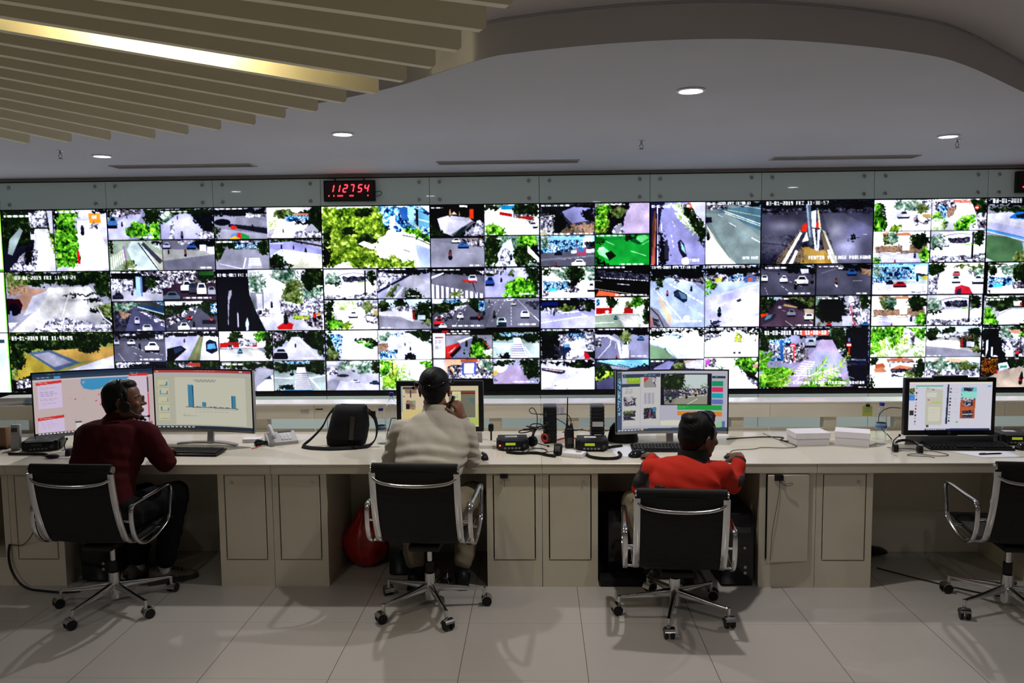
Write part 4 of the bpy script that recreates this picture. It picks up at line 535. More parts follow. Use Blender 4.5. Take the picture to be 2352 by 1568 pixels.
# ---------------------------------------------------------------- the room
Z_LOW, Z_UP = 2.78, 2.93
X0, X1, Y0, Y1 = -7.5, 7.5, -7.5, 2.97
M_FLOOR = floor_material()
_b = MB(); _b.box((0, (Y0+Y1)/2, -.05), (X1-X0, Y1-Y0, .1)); fl = struct(_b.build('floor', M_FLOOR))
M_WALL = mat('wall_paint', (.42, .39, .34), .8, var=.04, scale=1)
struct(MB().box((0, Y1+.05, 1.5), (X1-X0+.2, .1, 3.1)).build('wall_back', mat('wall_back_paint', (.17, .22, .215), .7)))
struct(MB().box((0, Y0-.05, 1.5), (X1-X0+.2, .1, 3.1)).build('wall_front', M_WALL))
struct(MB().box((X0-.05, (Y0+Y1)/2, 1.5), (.1, Y1-Y0, 3.1)).build('wall_left', M_WALL))
struct(MB().box((X1+.05, (Y0+Y1)/2, 1.5), (.1, Y1-Y0, 3.1)).build('wall_right', M_WALL))
struct(MB().box((0, (Y0+Y1)/2, Z_UP+.08), (X1-X0+.2, Y1-Y0+.2, .16)).build('ceiling', M_UPPER))
# the dropped ceiling by the display wall has a curved edge
CX, CY = -3.35, -3.65
curve = [Vector((CX+4.05*math.cos(R(a)), CY+4.05*math.sin(R(a)), 0)) for a in range(150, 44, -6)]
curve += [Vector((x, y, 0)) for x, y in ((-.247, -1.06), (-.056, -1.172), (.298, -1.277), (.639, -1.316), (.993, -1.28), (1.389, -1.152), (1.741, -.978), (2.0, -.771), (2.255, -.524), (2.57, -.211), (2.9, .1), (3.4, .5), (4.2, .85), (5.5, 1.1), (X1, 1.2))]
curve = [Vector((X0, -2.2, 0))]+curve
edge, _ = catmull(curve, 1, 5)
poly = [(p.x, p.y) for p in edge]+[(X1, Y1), (X0, Y1)]
low = MB(); low.prism(poly, Z_LOW, Z_UP-.001)
struct(low.build('ceiling', M_PLASTER, angle=40))
fa = MB()
for a, b in zip(edge[:-1], edge[1:]):
    d = (b-a).normalized(); nn = Vector((d.y, -d.x, 0))*.004
    fa.face([(a.x+nn.x, a.y+nn.y, Z_LOW), (b.x+nn.x, b.y+nn.y, Z_LOW), (b.x+nn.x, b.y+nn.y, Z_UP-.012), (a.x+nn.x, a.y+nn.y, Z_UP-.012)])
bmesh.ops.remove_doubles(fa.bm, verts=fa.bm.verts[:], dist=.002)
struct(fa.build('trim_1', M_FASCIA, angle=60))
struct(MB().box((0, 2.925, 2.765), (X1-X0, .09, .03)).build('trim_2', mat('shade_toned_trim', (.20, .185, .17), .8)))  # dark bar; shading line between wall and ceiling is put into its colour

# ---------------------------------------------------------------- display wall
XW, ZT, YW, PW, PH = -5.0783, 2.4866, 2.90, 1.02, .5802
def grid_screen(name, w, h, cw, ch, prog, rect, parent, m, y=0., curve_r=None, seed=3, z0=0., grain=.10, white=1.):
    cv = Canvas(cw, ch, rect, seed); cv.run(prog)
    a = cv.a
    k = np.pad(a, ((1, 1), (1, 1), (0, 0)), 'edge')
    a = .5*a+.125*(k[:-2, 1:-1]+k[2:, 1:-1]+k[1:-1, :-2]+k[1:-1, 2:])
    a = np.clip(a*(1+grain*(cv.n2-.5)[..., None]+grain*4.2*(cv.big-.5)[..., None]), 0, 1)
    if white: a = np.clip((a-.5)*1.16+.465, 0, 1)
    rgb = srgb2lin(a); lum = rgb.mean(-1, keepdims=True)
    rgb = rgb*(1+.45*(lum*white)**2)
    J, I = np.mgrid[0:ch, 0:cw]
    x = (I/(cw-1)-.5)*w; z = z0+h*(1-J/(ch-1))
    yy = np.full_like(x, y, dtype=float)
    if curve_r:
        yy = y-(curve_r-np.sqrt(curve_r**2-x**2))
    co = np.stack([x, yy, z], -1).reshape(-1, 3).astype(np.float32)
    idx = (J*cw+I)
    q = np.stack([idx[:-1, :-1], idx[1:, :-1], idx[1:, 1:], idx[:-1, 1:]], -1).reshape(-1, 4).astype(np.int32)
    me = bpy.data.meshes.new(name)
    me.vertices.add(len(co)); me.vertices.foreach_set('co', co.ravel())
    me.loops.add(q.size); me.loops.foreach_set('vertex_index', q.ravel())
    me.polygons.add(len(q)); me.polygons.foreach_set('loop_start', np.arange(0, q.size, 4, dtype=np.int32))
    me.update(calc_edges=True)
    at = me.color_attributes.new('picture', 'FLOAT_COLOR', 'POINT')
    at.data.foreach_set('color', np.concatenate([rgb.reshape(-1, 3), np.ones((len(co), 1))], 1).astype(np.float32).ravel())
    me.materials.append(m)
    o = bpy.data.objects.new(name, me); COL.objects.link(o); o.parent = parent
    return o
def screen_material(name, strength, tint=(1, 1, 1), gloss=.15):
    m = bpy.data.materials.new(name); m.use_nodes = True
    nt = m.node_tree; b = nt.nodes['Principled BSDF']
    b.inputs['Base Color'].default_value = (.01, .01, .012, 1); b.inputs['Roughness'].default_value = gloss
    b.inputs['Specular IOR Level'].default_value = .2
    at = nt.nodes.new('ShaderNodeAttribute'); at.attribute_name = 'picture'
    mx = nt.nodes.new('ShaderNodeMix'); mx.data_type = 'RGBA'; mx.blend_type = 'MULTIPLY'; mx.inputs['Factor'].default_value = 1
    nt.links.new(at.outputs['Color'], mx.inputs['A']); mx.inputs['B'].default_value = tuple(tint)+(1,)
    nt.links.new(mx.outputs['Result'], b.inputs['Emission Color']); b.inputs['Emission Strength'].default_value = strength
    return m
M_SCREEN = screen_material('display_picture', SCREEN, (.96, .97, 1.06), .4)
M_SCREEN_DIM = screen_material('monitor_picture', MON, (1, .98, .96), .3)
ROWN = ('top row', 'middle row', 'bottom row')
DISP = {
 (-1,0): 'blank white picture, top row at the left frame edge', (-1,1): 'blank white picture, middle row at the left frame edge', (-1,2): 'blank white picture, bottom row at the left frame edge',
 (0,0): 'two tall street views, an orange truck between trees', (0,1): 'one tree lined road with pink pavement at left', (0,2): 'one view of clipped hedges, dry lawn and a blue edged path',
 (1,0): 'four road views, a bright green bush in the first', (1,1): 'four views, a blue column and crowded parking lot above', (1,2): 'four views, a median strip with a blue car',
 (2,0): 'four views, one with a rainbow striped parasol at its bottom edge', (2,1): 'one view past a huge black tree trunk to motorbikes and riders', (2,2): 'four views, red shopfronts above a broad zebra crossing',
 (3,0): 'one view of a big yellow green tree', (3,1): 'four views, curved white canopy at its upper left', (3,2): 'four bright road views, palm fronds at lower right',
 (4,0): 'four views, a pale yard in black shade upper left', (4,1): 'four views, wide zebra crossing with white van above', (4,2): 'a window of four pictures, one with red bus',
 (5,0): 'four views, the lower right one tinted bright green with cars', (5,1): 'four views, a black road with orange kerb', (5,2): 'four views, a tree standing on a road median at its upper right',
 (6,0): 'two tall road views and a silver car', (6,1): 'two tall pale road views, dark car and white car', (6,2): 'four washed out white road views, river bank at upper left',
 (7,0): 'one dark view of a pole on a striped median between two roads', (7,1): 'four dark avenue views, a black palm below', (7,2): 'one street view behind green palm fronds',
 (8,0): 'four views, white canopy at lower right, top row', (8,1): 'four views, blue building with a red car above', (8,2): 'four very bright views, houses with orange roofs at lower left',
 (9,0): 'a blue railed bridge, at right frame edge', (9,1): 'a tree shaded yard, middle row at right frame edge', (9,2): 'a black trunk, bottom row at right frame edge'}
for (c, r_), txt in DISP.items():
    rect, prog = WALL[(c, r_)]
    d = thing('video_wall_display', 'wall display with '+txt, 'display', (XW+PW*(c+.5), YW, ZT-PH*(r_+1)), 0, 'video wall displays')
    MB().box((0, .033, PH/2), (PW-.001, .060, PH-.001), bev=.002).build('housing', M_BLACK, d)
    bz = MB()
    for bx in ((0, 0, PH-.0018, PW-.002, .0036), (0, 0, .0018, PW-.002, .0036), (-PW/2+.0028, 0, PH/2, .0036, PH-.002), (PW/2-.0028, 0, PH/2, .0036, PH-.002)):
        bz.box((bx[0], 0, bx[2]), (bx[3], .006, bx[4]))
    bz.build('bezel', M_BLACKG, d)
    grid_screen('screen', PW-.009, PH-.008, 210, 119, prog, [float(v) for v in rect.split(',')], d, M_SCREEN, y=.0005, seed=abs(c*31+r_*7)+5, z0=.004)
ZB = ZT-3*PH
rail = thing('display_mount_rail', 'long black rail under the bottom row of wall displays', 'mount rail', (0, YW, ZB))
MB().box((.1, .03, -.022), (11.3, .05, .042), bev=.004).build('rail', M_BLACKG, rail)
for _x in np.arange(-4.6, 5.6, 1.02):
    MB().cyl((_x+.1, .002, -.02), (_x+.1, .008, -.02), .006, n=12).build('screw', M_DGREY, rail)

# teal glass panels above and below the displays
def bolt(parent, x, z):
    b = MB(); b.lathe([(.0, 0), (.015, 0), (.017, .004), (.013, .010), (.004, .011)], n=18)
    b.xform(Matrix.Translation((x, -.006, z)) @ Matrix.Rotation(PI/2, 4, 'X')).build('standoff_bolt', M_STEEL, parent)
def panel(c, z0, z1, label, group, bolts):
    p = thing('glass_panel', label, 'glass panel', (XW+PW*(c+.5), YW, z0), 0, group)
    MB().box((0, .006, (z1-z0)/2), (PW-.004, .012, z1-z0), bev=.0015, seg=1).build('glass', M_TEAL, p)
    if bolts:
        for sx in (-1, 1):
            for zz in (.045, z1-z0-.045):
                bolt(p, sx*(PW/2-.095), zz)
WHERE = ['over the blank display at the left edge', 'over the leftmost fully visible display', 'above the display with the green bush', 'above the display with the parasol', 'behind the left clock',
         'right of the digital clock', 'above the green tinted view', 'above the two tall road views', 'above the pole and median view', 'above the white canopy views', 'behind the clock at the right frame edge']
for i, c in enumerate(range(-1, 10)):
    panel(c, ZT+.006, 2.742, 'teal glass wall panel with four bolts, '+WHERE[i], 'teal glass panels above the displays', True)
    for k_ in (0,):
        panel(c, .03, ZB-.05, 'teal glass panel below the displays, '+['left frame edge', 'behind the left map monitor', 'behind the bar chart monitor', 'behind the desk telephone', 'behind the water bottles', 'behind the radios', 'behind the upright black power boxes', 'behind the dashboard monitor', 'behind the white cartons', 'behind the right all in one computer', 'at right frame edge'][i], 'teal glass panels below the displays', False)

# ---------------------------------------------------------------- digital clocks
M_RED = mat('red_led', (.3, .0, .0), .5, emit=(1, .016, .028), estr=7)
M_LED_DIM = mat('dark_red_window', (.02, .004, .005), .2)
SEG = {'0': 'abcdef', '1': 'bc', '2': 'abged', '3': 'abgcd', '4': 'fgbc', '5': 'afgcd', '6': 'afgedc', '7': 'abc', '8': 'abcdefg', '9': 'abcdfg'}
def clock(x, z, label, digits):
    t = thing('digital_clock', label, 'clock', (x, 2.835, z))
    W_, H_ = .478, .192
    MB().box((0, .03, 0), (W_, .05, H_), bev=.006).build('case', M_BLACK, t)
    MB().box((0, .004, 0), (W_-.03, .004, H_-.03), bev=.001, seg=1).build('window', M_LED_DIM, t)
    for sx in (-.14, .13):
        MB().box((sx, .05, H_/2+.012), (.012, .012, .03)).build('hanger', M_DGREY, t)
    L, Wd, sl = .032, .0105, .22
    dg = [None]
    def seg(cx, cz, horiz):
        if horiz:
            P = [(-L/2, 0), (-L/2+Wd/2, Wd/2), (L/2-Wd/2, Wd/2), (L/2, 0), (L/2-Wd/2, -Wd/2), (-L/2+Wd/2, -Wd/2)]
        else:
            P = [(0, -L/2), (Wd/2, -L/2+Wd/2), (Wd/2, L/2-Wd/2), (0, L/2), (-Wd/2, L/2-Wd/2), (-Wd/2, -L/2+Wd/2)]
        Q = [(cx+a+(cz+b)*sl, cz+b) for a, b in P]
        q_ = dg[0]; va = [q_.bm.verts.new((a, .0015, b)) for a, b in Q]; vb = [q_.bm.verts.new((a, -.001, b)) for a, b in Q]
        q_.bm.faces.new(va); q_.bm.faces.new(list(reversed(vb)))
        for i in range(6):
            q_.bm.faces.new((va[i], va[(i+1) % 6], vb[(i+1) % 6], vb[i]))
    xs = (-.165, -.108, -.040, .022, .098, .158)
    for ch, cx in zip(digits, xs):
        zc = .022; dg[0] = MB()
        pos = {'a': (0, L, 1), 'b': (L/2, L/2, 0), 'c': (L/2, -L/2, 0), 'd': (0, -L, 1), 'e': (-L/2, -L/2, 0), 'f': (-L/2, L/2, 0), 'g': (0, 0, 1)}
        for sname in SEG[ch]:
            px, pz, hz = pos[sname]; seg(cx+px, zc+pz, hz)
        dg[0].build('digit', M_RED, t, smooth=False)
    for cx, n_ in ((-.188, 1), (-.142, 1), (-.105, 4), (.008, 3), (.175, 1)):
        for q in range(n_):
            m_ = MB(); m_.box((cx+q*.014, .0005, -.045), (.009, .003, .014), rot=Euler((0, .25, 0)), bev=.002, seg=1); m_.build('small_digit', M_RED, t)
    MB().tube([(W_/2-.01, .03, -.05), (W_/2+.04, .03, -.045), (W_/2+.06, .03, -.02), (W_/2+.04, .03, -.005), (W_/2+.0, .03, -.01)], .003, n=8, smooth=5).build('cable', M_BLACK, t)
clock(-1.735, 2.622, 'black digital clock reading 11 27 54 in red figures', '112754')
clock(4.565, 2.622, 'second digital clock cut by the right frame edge', '112754')

# ---------------------------------------------------------------- ceiling fittings
M_LAMP = mat('lamp_glow', (1, 1, 1), .5, emit=(.93, .96, 1.0), estr=22)
def downlight(x, y, z, label, group, watts, seen=True, col=(1, .97, .95), tilt=0):
    t = thing('downlight', label, 'ceiling light', (x, y, z), 0, group)
    rg = MB(); rg.lathe([(.060, .0), (.074, -.001), (.076, -.005), (.062, -.009), (.056, -.004)], n=32); rg.build('trim_ring', M_WHITEP, t)
    MB().lathe([(.0, -.002), (.055, -.002), (.055, -.006), (.0, -.0065)], n=32).build('lamp_glass', M_LAMP, t)
    L = bpy.data.lights.new('downlight_beam', 'SPOT'); L.energy = watts*PI; L.color = col; L.shadow_soft_size = .035
    L.spot_size = R(125); L.spot_blend = .55
    o = bpy.data.objects.new('downlight_beam', L); COL.objects.link(o); o.parent = t; o.location = (0, 0, -.02)
    return t
for (x, y), lb in zip(((.79, -.40), (-1.275, .72), (-3.33, 1.53), (2.88, 1.19)), ('brightest round downlight, above the right half of the room', 'round downlight above and left of the digital clock', 'small round downlight at far left of the white ceiling', 'round downlight at far right beside a sprinkler')):
    downlight(x, y, Z_LOW, lb, 'downlights in the low ceiling', DOWNLIGHT)
for x, y in ((-4.6, -3.2), (-1.9, -3.4), (1.2, -3.3), (4.3, -3.0), (-4.0, -5.8), (0, -6.0), (4.0, -5.8), (5.6, 1.9)):  # unseen downlights, added to light the surfaces that face the camera
    downlight(x, y, Z_UP if y < 0 else Z_LOW, 'added round downlight in the unseen rest of the room, outside the picture', 'added downlights outside the picture', UNSEEN_DOWNLIGHT)
def sprinkler(x, y, label):
    t = thing('sprinkler', label, 'sprinkler', (x, y, Z_LOW), 0, 'ceiling sprinklers')
    MB().lathe([(0, 0), (.022, 0), (.020, -.004), (.008, -.006), (.007, -.028), (.0, -.028)], n=16).build('body', M_STEEL, t)
    MB().tube([(-.006, 0, -.024), (-.013, 0, -.038), (0, 0, -.056), (.013, 0, -.038), (.006, 0, -.024)], .0022, n=6).build('frame', M_DGREY, t)
    MB().lathe([(0, -.056), (.017, -.056), (.017, -.059), (0, -.059)], n=16).build('deflector', M_DGREY, t)
sprinkler(-3.49, 1.25, 'small sprinkler head at far left under the slats')
sprinkler(.744, 1.20, 'small sprinkler head alone in the middle of the white ceiling')
sprinkler(3.035, 1.37, 'small sprinkler head beside the far right downlight')
def diffuser(x0, x1, y, label):
    t = thing('air_slot', label, 'air vent', ((x0+x1)/2, y, Z_LOW), 0, 'linear air slots in the ceiling')
    wd = x1-x0
    f = MB(); f.box((0, -.085, -.004), (wd, .012, .008)).box((0, .085, -.004), (wd, .012, .008)).box((-wd/2+.006, 0, -.004), (.012, .17, .008)).box((wd/2-.006, 0, -.004), (.012, .17, .008))
    f.build('frame', M_UPPER, t)
    MB().box((0, 0, -.0015), (wd-.02, .16, .003)).build('opening', M_DGREY, t)
    for k in range(4):
        MB().box((0, -.055+k*.037, -.006), (wd-.02, .016, .003), rot=Euler((.5, 0, 0))).build('blade', M_FASCIA, t)
diffuser(-3.575, -2.377, 2.16, 'grey linear air slot at left, right of the small downlight')
diffuser(-.835, .357, 2.20, 'grey linear air slot in the middle, right of the clock')
diffuser(1.95, 3.14, 2.22, 'grey linear air slot at right below the sprinkler')

# radial slats of the round ceiling feature
RAD = [3.60, 3.62, 3.65, 3.68, 3.70, 3.725, 3.73, 3.76, 3.77, 3.80, 3.805, 3.83, 3.86, 3.81, 3.81, 3.80, 3.8, 3.8, 3.8, 3.8]
ORD = ['nearest the camera, tip at the top of the picture', 'second', 'third', 'fourth', 'fifth', 'sixth, lit by the lamp on its near face', 'seventh', 'eighth', 'ninth', 'tenth', 'eleventh', 'twelfth', 'thirteenth', 'fourteenth', 'fifteenth', 'sixteenth and lowest in the picture', 'seventeenth', 'eighteenth']
ZS = 2.65
slat = None
for i in range(18):
    ang = R(24.45+4.04*i); rad = RAD[i]
    o = thing('ceiling_slat', 'cream radial ceiling slat, '+ORD[i]+(' counted from the top of the picture' if i in range(1, 5) or i > 5 and i < 15 or i > 15 else ''), 'ceiling slat', (CX, CY, ZS), ang, 'radial ceiling slats')
    b = MB(); r0 = .9
    pts = [(r0, 0), (rad-.012, 0), (rad, .012), (rad, .275), (r0, .275)]
    va = [b.bm.verts.new((a, -.017, c)) for a, c in pts]; vb = [b.bm.verts.new((a, .017, c)) for a, c in pts]
    b.bm.faces.new(va); b.bm.faces.new(list(reversed(vb)))
    for j in range(5):
        b.bm.faces.new((va[j], va[(j+1) % 5], vb[(j+1) % 5], vb[j]))
    b.build('board', M_SLAT, o, smooth=False)
# warm tube lamp hung between two slats
M_TUBE = mat('tube_glow', (1, 1, .9), .5, emit=(1, .90, .62), estr=300)
ta = R(24.45+4.04*4.5)
tl = thing('tube_lamp', 'warm fluorescent tube glowing between two of the ceiling slats', 'tube lamp', (CX, CY, ZS), ta)
MB().cyl((2.66, .03, .20), (2.98, .03, .20), .016, n=16).build('tube', M_TUBE, tl)
MB().box((2.82, .03, .262), (.40, .05, .03), bev=.004).build('fitting', M_WHITEP, tl)
for q in (2.65, 2.99):
    MB().box((q, .03, .235), (.03, .04, .045), bev=.004).build('end_cap', M_WHITEP, tl)
hub = thing('ceiling_hub', 'round cream hub the ceiling slats spread from', 'ceiling hub', (CX, CY, ZS))
MB().lathe([(0, 0), (.92, 0), (.92, .279), (0, .279)], n=48).build('disc', M_SLAT, hub)
# ---------------------------------------------------------------- desks
DT = .747
M_SHELF = mat('whitened_shelf_top', (.86, .84, .85), .3, var=.03, scale=3, coat=.3)  # white shelf, whitened further: brightness of its reflections is in the colour
M_FASCIA_BOARD = mat('cream_laminate_lit', (.70, .65, .54), .42, var=.05, scale=3)  # same cream laminate, lightened: stronger light on the fascia is in the colour
def desk(i, xs, label, posts, doors=(1, 1), w_=1.602):
    t = thing('control_desk', label, 'desk', (xs, 0, 0), 0, 'row of control desks')
    cx = w_/2; w_ = w_-.0006
    MB().box((cx, .475, DT-.004), (w_, .99, .008), bev=.002, seg=1).build('desktop', M_CREAM_TOP, t)
    MB().box((cx, .475, DT-.0335), (w_-.001, .984, .051), bev=.002, seg=1).build('edge_board', M_CREAM, t)
    MB().box((cx, .612, .345), (w_-.004, .018, .688)).build('back_panel', M_CREAM, t)
    for side in (0, 1):
        x0 = 0.002 if side == 0 else w_-.325; x1 = x0+.325
        b = MB(); th = .018
        b.box((x0+th/2, .301, .344), (th, .602, .688)).box((x1-th/2, .301, .344), (th, .602, .688))
        b.box(((x0+x1)/2, .30, .16), (.29, .58, .018)).box(((x0+x1)/2, .595, .344), (.289, .012, .688))
        b.box((x0+.0275, .009, .419), (.019, .018, .5175)).box((x1-.0275, .009, .419), (.019, .018, .5175))
        b.box(((x0+x1)/2, .009, .08), (.289, .018, .16)).box(((x0+x1)/2, .009, .683), (.289, .018, .010))
        b.build('cabinet', M_CREAM, t)
        if doors[side]:
            xa, xb = x0+.040, x1-.040
            if doors[side] == 2:                                      # door standing slightly open
                dm = MB(); dm.box((-(xb-xa)/2, -.009, .2575), (xb-xa-.004, .018, .515), bev=.0015, seg=1)
                dm.xform(Matrix.Translation((xb-.002, .004, .164)) @ Matrix.Rotation(R(5.5), 4, 'Z'))
            else:
                dm = MB(); dm.box(((xa+xb)/2, .007, .4215), (xb-xa-.007, .017, .509), bev=.0015, seg=1)
            d = dm.build('door', M_CREAM, t)
            lx = x1-.085 if side == 0 else x0+.085
            MB().cyl((lx, -.006, .632), (lx, .002, .632), .010, n=18).cyl((lx, -.009, .632), (lx, -.006, .632), .006, n=14).build('lock', M_STEEL, d)
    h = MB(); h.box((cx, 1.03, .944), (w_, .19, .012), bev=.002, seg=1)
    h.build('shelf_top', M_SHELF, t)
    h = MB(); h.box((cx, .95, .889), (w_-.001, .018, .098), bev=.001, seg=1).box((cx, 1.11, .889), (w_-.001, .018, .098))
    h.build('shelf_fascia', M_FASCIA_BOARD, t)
    MB().box((cx, .962, DT+.009), (w_-.01, .016, .018), bev=.002, seg=1).build('rear_lip', M_CREAM, t)
    for px_ in posts:
        MB().box((px_-xs, 1.0, (DT+.84)/2-.003), (.085, .08, .098)).build('shelf_post', M_CREAM, t)
    return t
desk(0, -4.785, 'cream control desk cut by the left frame edge, with an open dark cabinet', (-3.62, -4.4), (1, 0), 1.598)
desk(1, -3.187, 'cream control desk with map and bar chart monitors, left of the picture', (-3.05, -2.43, -1.97))
desk(2, -1.585, 'cream control desk with the black bag, bottles and the beige jacket man', (-1.27, -.79, -.305))
desk(3, .018, 'cream control desk with the radios and dashboard monitor, right door ajar', (.24, .88, 1.39), (1, 2), 1.591)
desk(4, 1.609, 'cream control desk with the white cartons and the right computer', (2.03, 2.52), (1, 1), 1.598)
desk(5, 3.207, 'cream control desk at the right frame edge behind the empty chair', (3.5, 4.1))

# ---------------------------------------------------------------- swivel chairs
def make_chair(label, x, y, rz, base_rot, dz=0.):
    """local: the sitter faces +y; dz lowers the seat; base_rot turns the foot"""
    t = thing('swivel_chair', label, 'office chair', (x, y, 0), rz, 'ribbed black swivel chairs')
    zz = lambda z: z+dz
    prof = [(-.325, .868), (-.318, .80), (-.300, .70), (-.272, .60), (-.245, .53), (-.215, .475), (-.165, .445), (-.10, .437), (0, .440), (.12, .452), (.20, .462), (.235, .455)]
    prof = [Vector((0, a, zz(b))) for a, b in prof]
    pc, _ = catmull(prof, 1, 8)
    k = len(pc); split = int(k*.50)
    def sling(lo, hi, name, half):
        b = MB(); rg = []
        for i in range(lo, hi):
            p = pc[i]; t_ = (pc[min(i+1, k-1)]-pc[max(i-1, 0)]).normalized(); n_ = Vector((0, -t_.z, t_.y))
            th = .010+.0035*abs(math.sin(i*1.05))
            ring = []
            for xx in np.linspace(-half, half, 9):
                sag = -.012*(1-(xx/half)**2)*(1 if i < split else .8)
                ring.append(p+Vector((xx, 0, 0))+n_*(th+sag))
            for xx in np.linspace(half, -half, 9):
                sag = -.012*(1-(xx/half)**2)*(1 if i < split else .8)
                ring.append(p+Vector((xx, 0, 0))+n_*(-th+sag))
            rg.append(ring)
        b.rings(rg); return b.build(name, M_LEATHER, t, angle=60)
    sling(2, split+1, 'backrest', .211)
    sling(split, k-1, 'seat', .211)
    b = MB(); b.tube([(-.222, -.325, zz(.868)), (.222, -.325, zz(.868))], 1, n=16, flat=(.030, .020)); b.build('head_roll', M_LEATHER, t, angle=50)
    b = MB(); b.tube([(-.211, .235, zz(.452)), (.211, .235, zz(.452))], 1, n=16, flat=(.016, .020)); b.build('front_roll', M_LEATHER, t, angle=50)
    fr = [p+Vector((0, -.012 if i < k*.6 else 0, -.008)) for i, p in enumerate(pc)]
    for s_ in (-1, 1):
        MB().strip([q+Vector((s_*.220, 0, 0)) for q in fr[2:]], (1, 0, 0), .034, .015).build('side_frame', M_CHROME, t, angle=50)
        for e in (fr[0], fr[-1]):
            pass
        MB().cyl((s_*.220, -.325, zz(.868)), (s_*.230, -.325, zz(.868)), .018, n=20).build('end_disc', M_CHROME, t)
        loop = [(-.262, .62), (-.255, .54), (-.225, .47), (-.16, .425), (-.05, .425), (.06, .455), (.115, .49), (.130, .55), (.148, .63), (.140, .662), (.10, .672), (-.05, .668), (-.20, .664), (-.248, .655)]
        MB().strip([(s_*.274, a, zz(b_)) for a, b_ in loop], (1, 0, 0), .024, .011, closed=True, smooth=5).build('armrest', M_CHROME, t, angle=50)
        for a, b_ in ((-.258, .575), (-.13, .424), (.06, .448)):
            MB().cyl((s_*.220, a, zz(b_)), (s_*.274, a, zz(b_)), .007, n=12).build('arm_bracket', M_CHROME, t)
    MB().strip([(-.217, -.338, zz(.822)), (-.18, -.352, zz(.802)), (-.10, -.362, zz(.790)), (0, -.365, zz(.786)), (.10, -.362, zz(.790)), (.18, -.352, zz(.802)), (.217, -.338, zz(.822))], (0, .25, .97), .017, .010, smooth=5).build('back_stretcher', M_CHROME, t, angle=50)
    MB().strip([(-.216, -.06, zz(.425)), (-.12, -.05, zz(.405)), (.12, -.05, zz(.405)), (.216, -.06, zz(.425))], (0, 1, 0), .05, .012, smooth=4).build('seat_stretcher', M_CHROME, t, angle=50)
    b = MB(); b.box((0, -.02, zz(.385)), (.17, .26, .035), bev=.01).box((0, -.02, zz(.36)), (.09, .12, .03), bev=.008)
    b.build('tilt_mechanism', M_BLACK, t)
    MB().tube([(.06, 0, zz(.375)), (.16, .01, zz(.372)), (.215, .015, zz(.365))], .005, n=8).ell((.23, .016, zz(.363)), (.022, .010, .006)).build('height_lever', M_BLACK, t)
    MB().cyl((0, 0, .25+dz*.5), (0, 0, zz(.36)), .015, n=20).build('gas_rod', M_CHROME, t)
    MB().cyl((0, 0, .205), (0, 0, .265+dz*.5), .0235, n=24).build('rubber_sleeve', M_BLACK, t)
    b = MB(); b.lathe([(.021, .045), (.030, .05), (.031, .12), (.029, .20), (.0, .207)], n=28); b.build('column', M_CHROME, t)
    ft = bpy.data.objects.new('star_base', None)
    for q in range(5):
        a = base_rot-rz+q*2*PI/5; dx, dy = math.cos(a), math.sin(a)
        L = MB(); rg = []
        for u, hz, hw, hh in ((.02, .120, .017, .026), (.10, .112, .015, .020), (.20, .103, .012, .013), (.275, .098, .010, .009), (.300, .094, .010, .009)):
            c = Vector((dx*u, dy*u, hz)); sd = Vector((-dy, dx, 0)); up = Vector((0, 0, 1))
            rg.append([c+sd*(hw*math.cos(v))+up*(hh*math.sin(v)) for v in [2*PI*j/12 for j in range(12)]])
        L.rings(rg)
        L.cyl((dx*.302, dy*.302, .102), (dx*.302, dy*.302, .052), .0095, n=16)
        leg = L.build('base_leg', M_CHROME, t, angle=50)
        rnd = random.Random(int(x*100)+q*7); ca = a+rnd.uniform(-1.9, 1.9)
        cxx, cyy = dx*.302+math.cos(ca)*.014, dy*.302+math.sin(ca)*.014
        wx, wy = -math.sin(ca), math.cos(ca)
        W = MB()
        for o_ in (-.017, .017):
            W.cyl((cxx+wx*(o_-.0075), cyy+wy*(o_-.0075), .027), (cxx+wx*(o_+.0075), cyy+wy*(o_+.0075), .027), .027, n=26)
        W.build('caster', M_BLACK, leg)
        hd = MB(); rg = []
        for v in np.linspace(.15*PI, 1.0*PI, 9):
            rr = .0305; c0 = Vector((cxx, cyy, .027)); rad_ = Vector((math.cos(ca)*math.cos(v), math.sin(ca)*math.cos(v), math.sin(v)))
            rg.append([c0+rad_*rr+Vector((wx, wy, 0))*s2 for s2 in (-.0265, .0265)]+[c0+rad_*(rr+.003)+Vector((wx, wy, 0))*s2 for s2 in (.0265, -.0265)])
        hd.rings(rg); hd.build('caster_hood', M_CHROME, leg, angle=50)
    bpy.data.objects.remove(ft)
    return t
make_chair('black swivel chair of the man in the maroon jacket, turned to the right', -2.405, -.29, R(-3), R(-32.4))
make_chair('black swivel chair of the man in the beige jacket, seen square from behind', -.612, -.291, R(-4), R(5.9))
make_chair('black swivel chair of the person in orange, set lowest of the four', .736, -.36, R(-4.6), R(-33.3), -.115)
make_chair('empty black swivel chair cut by the right frame edge', 2.545, -.30, R(-6), R(-15))

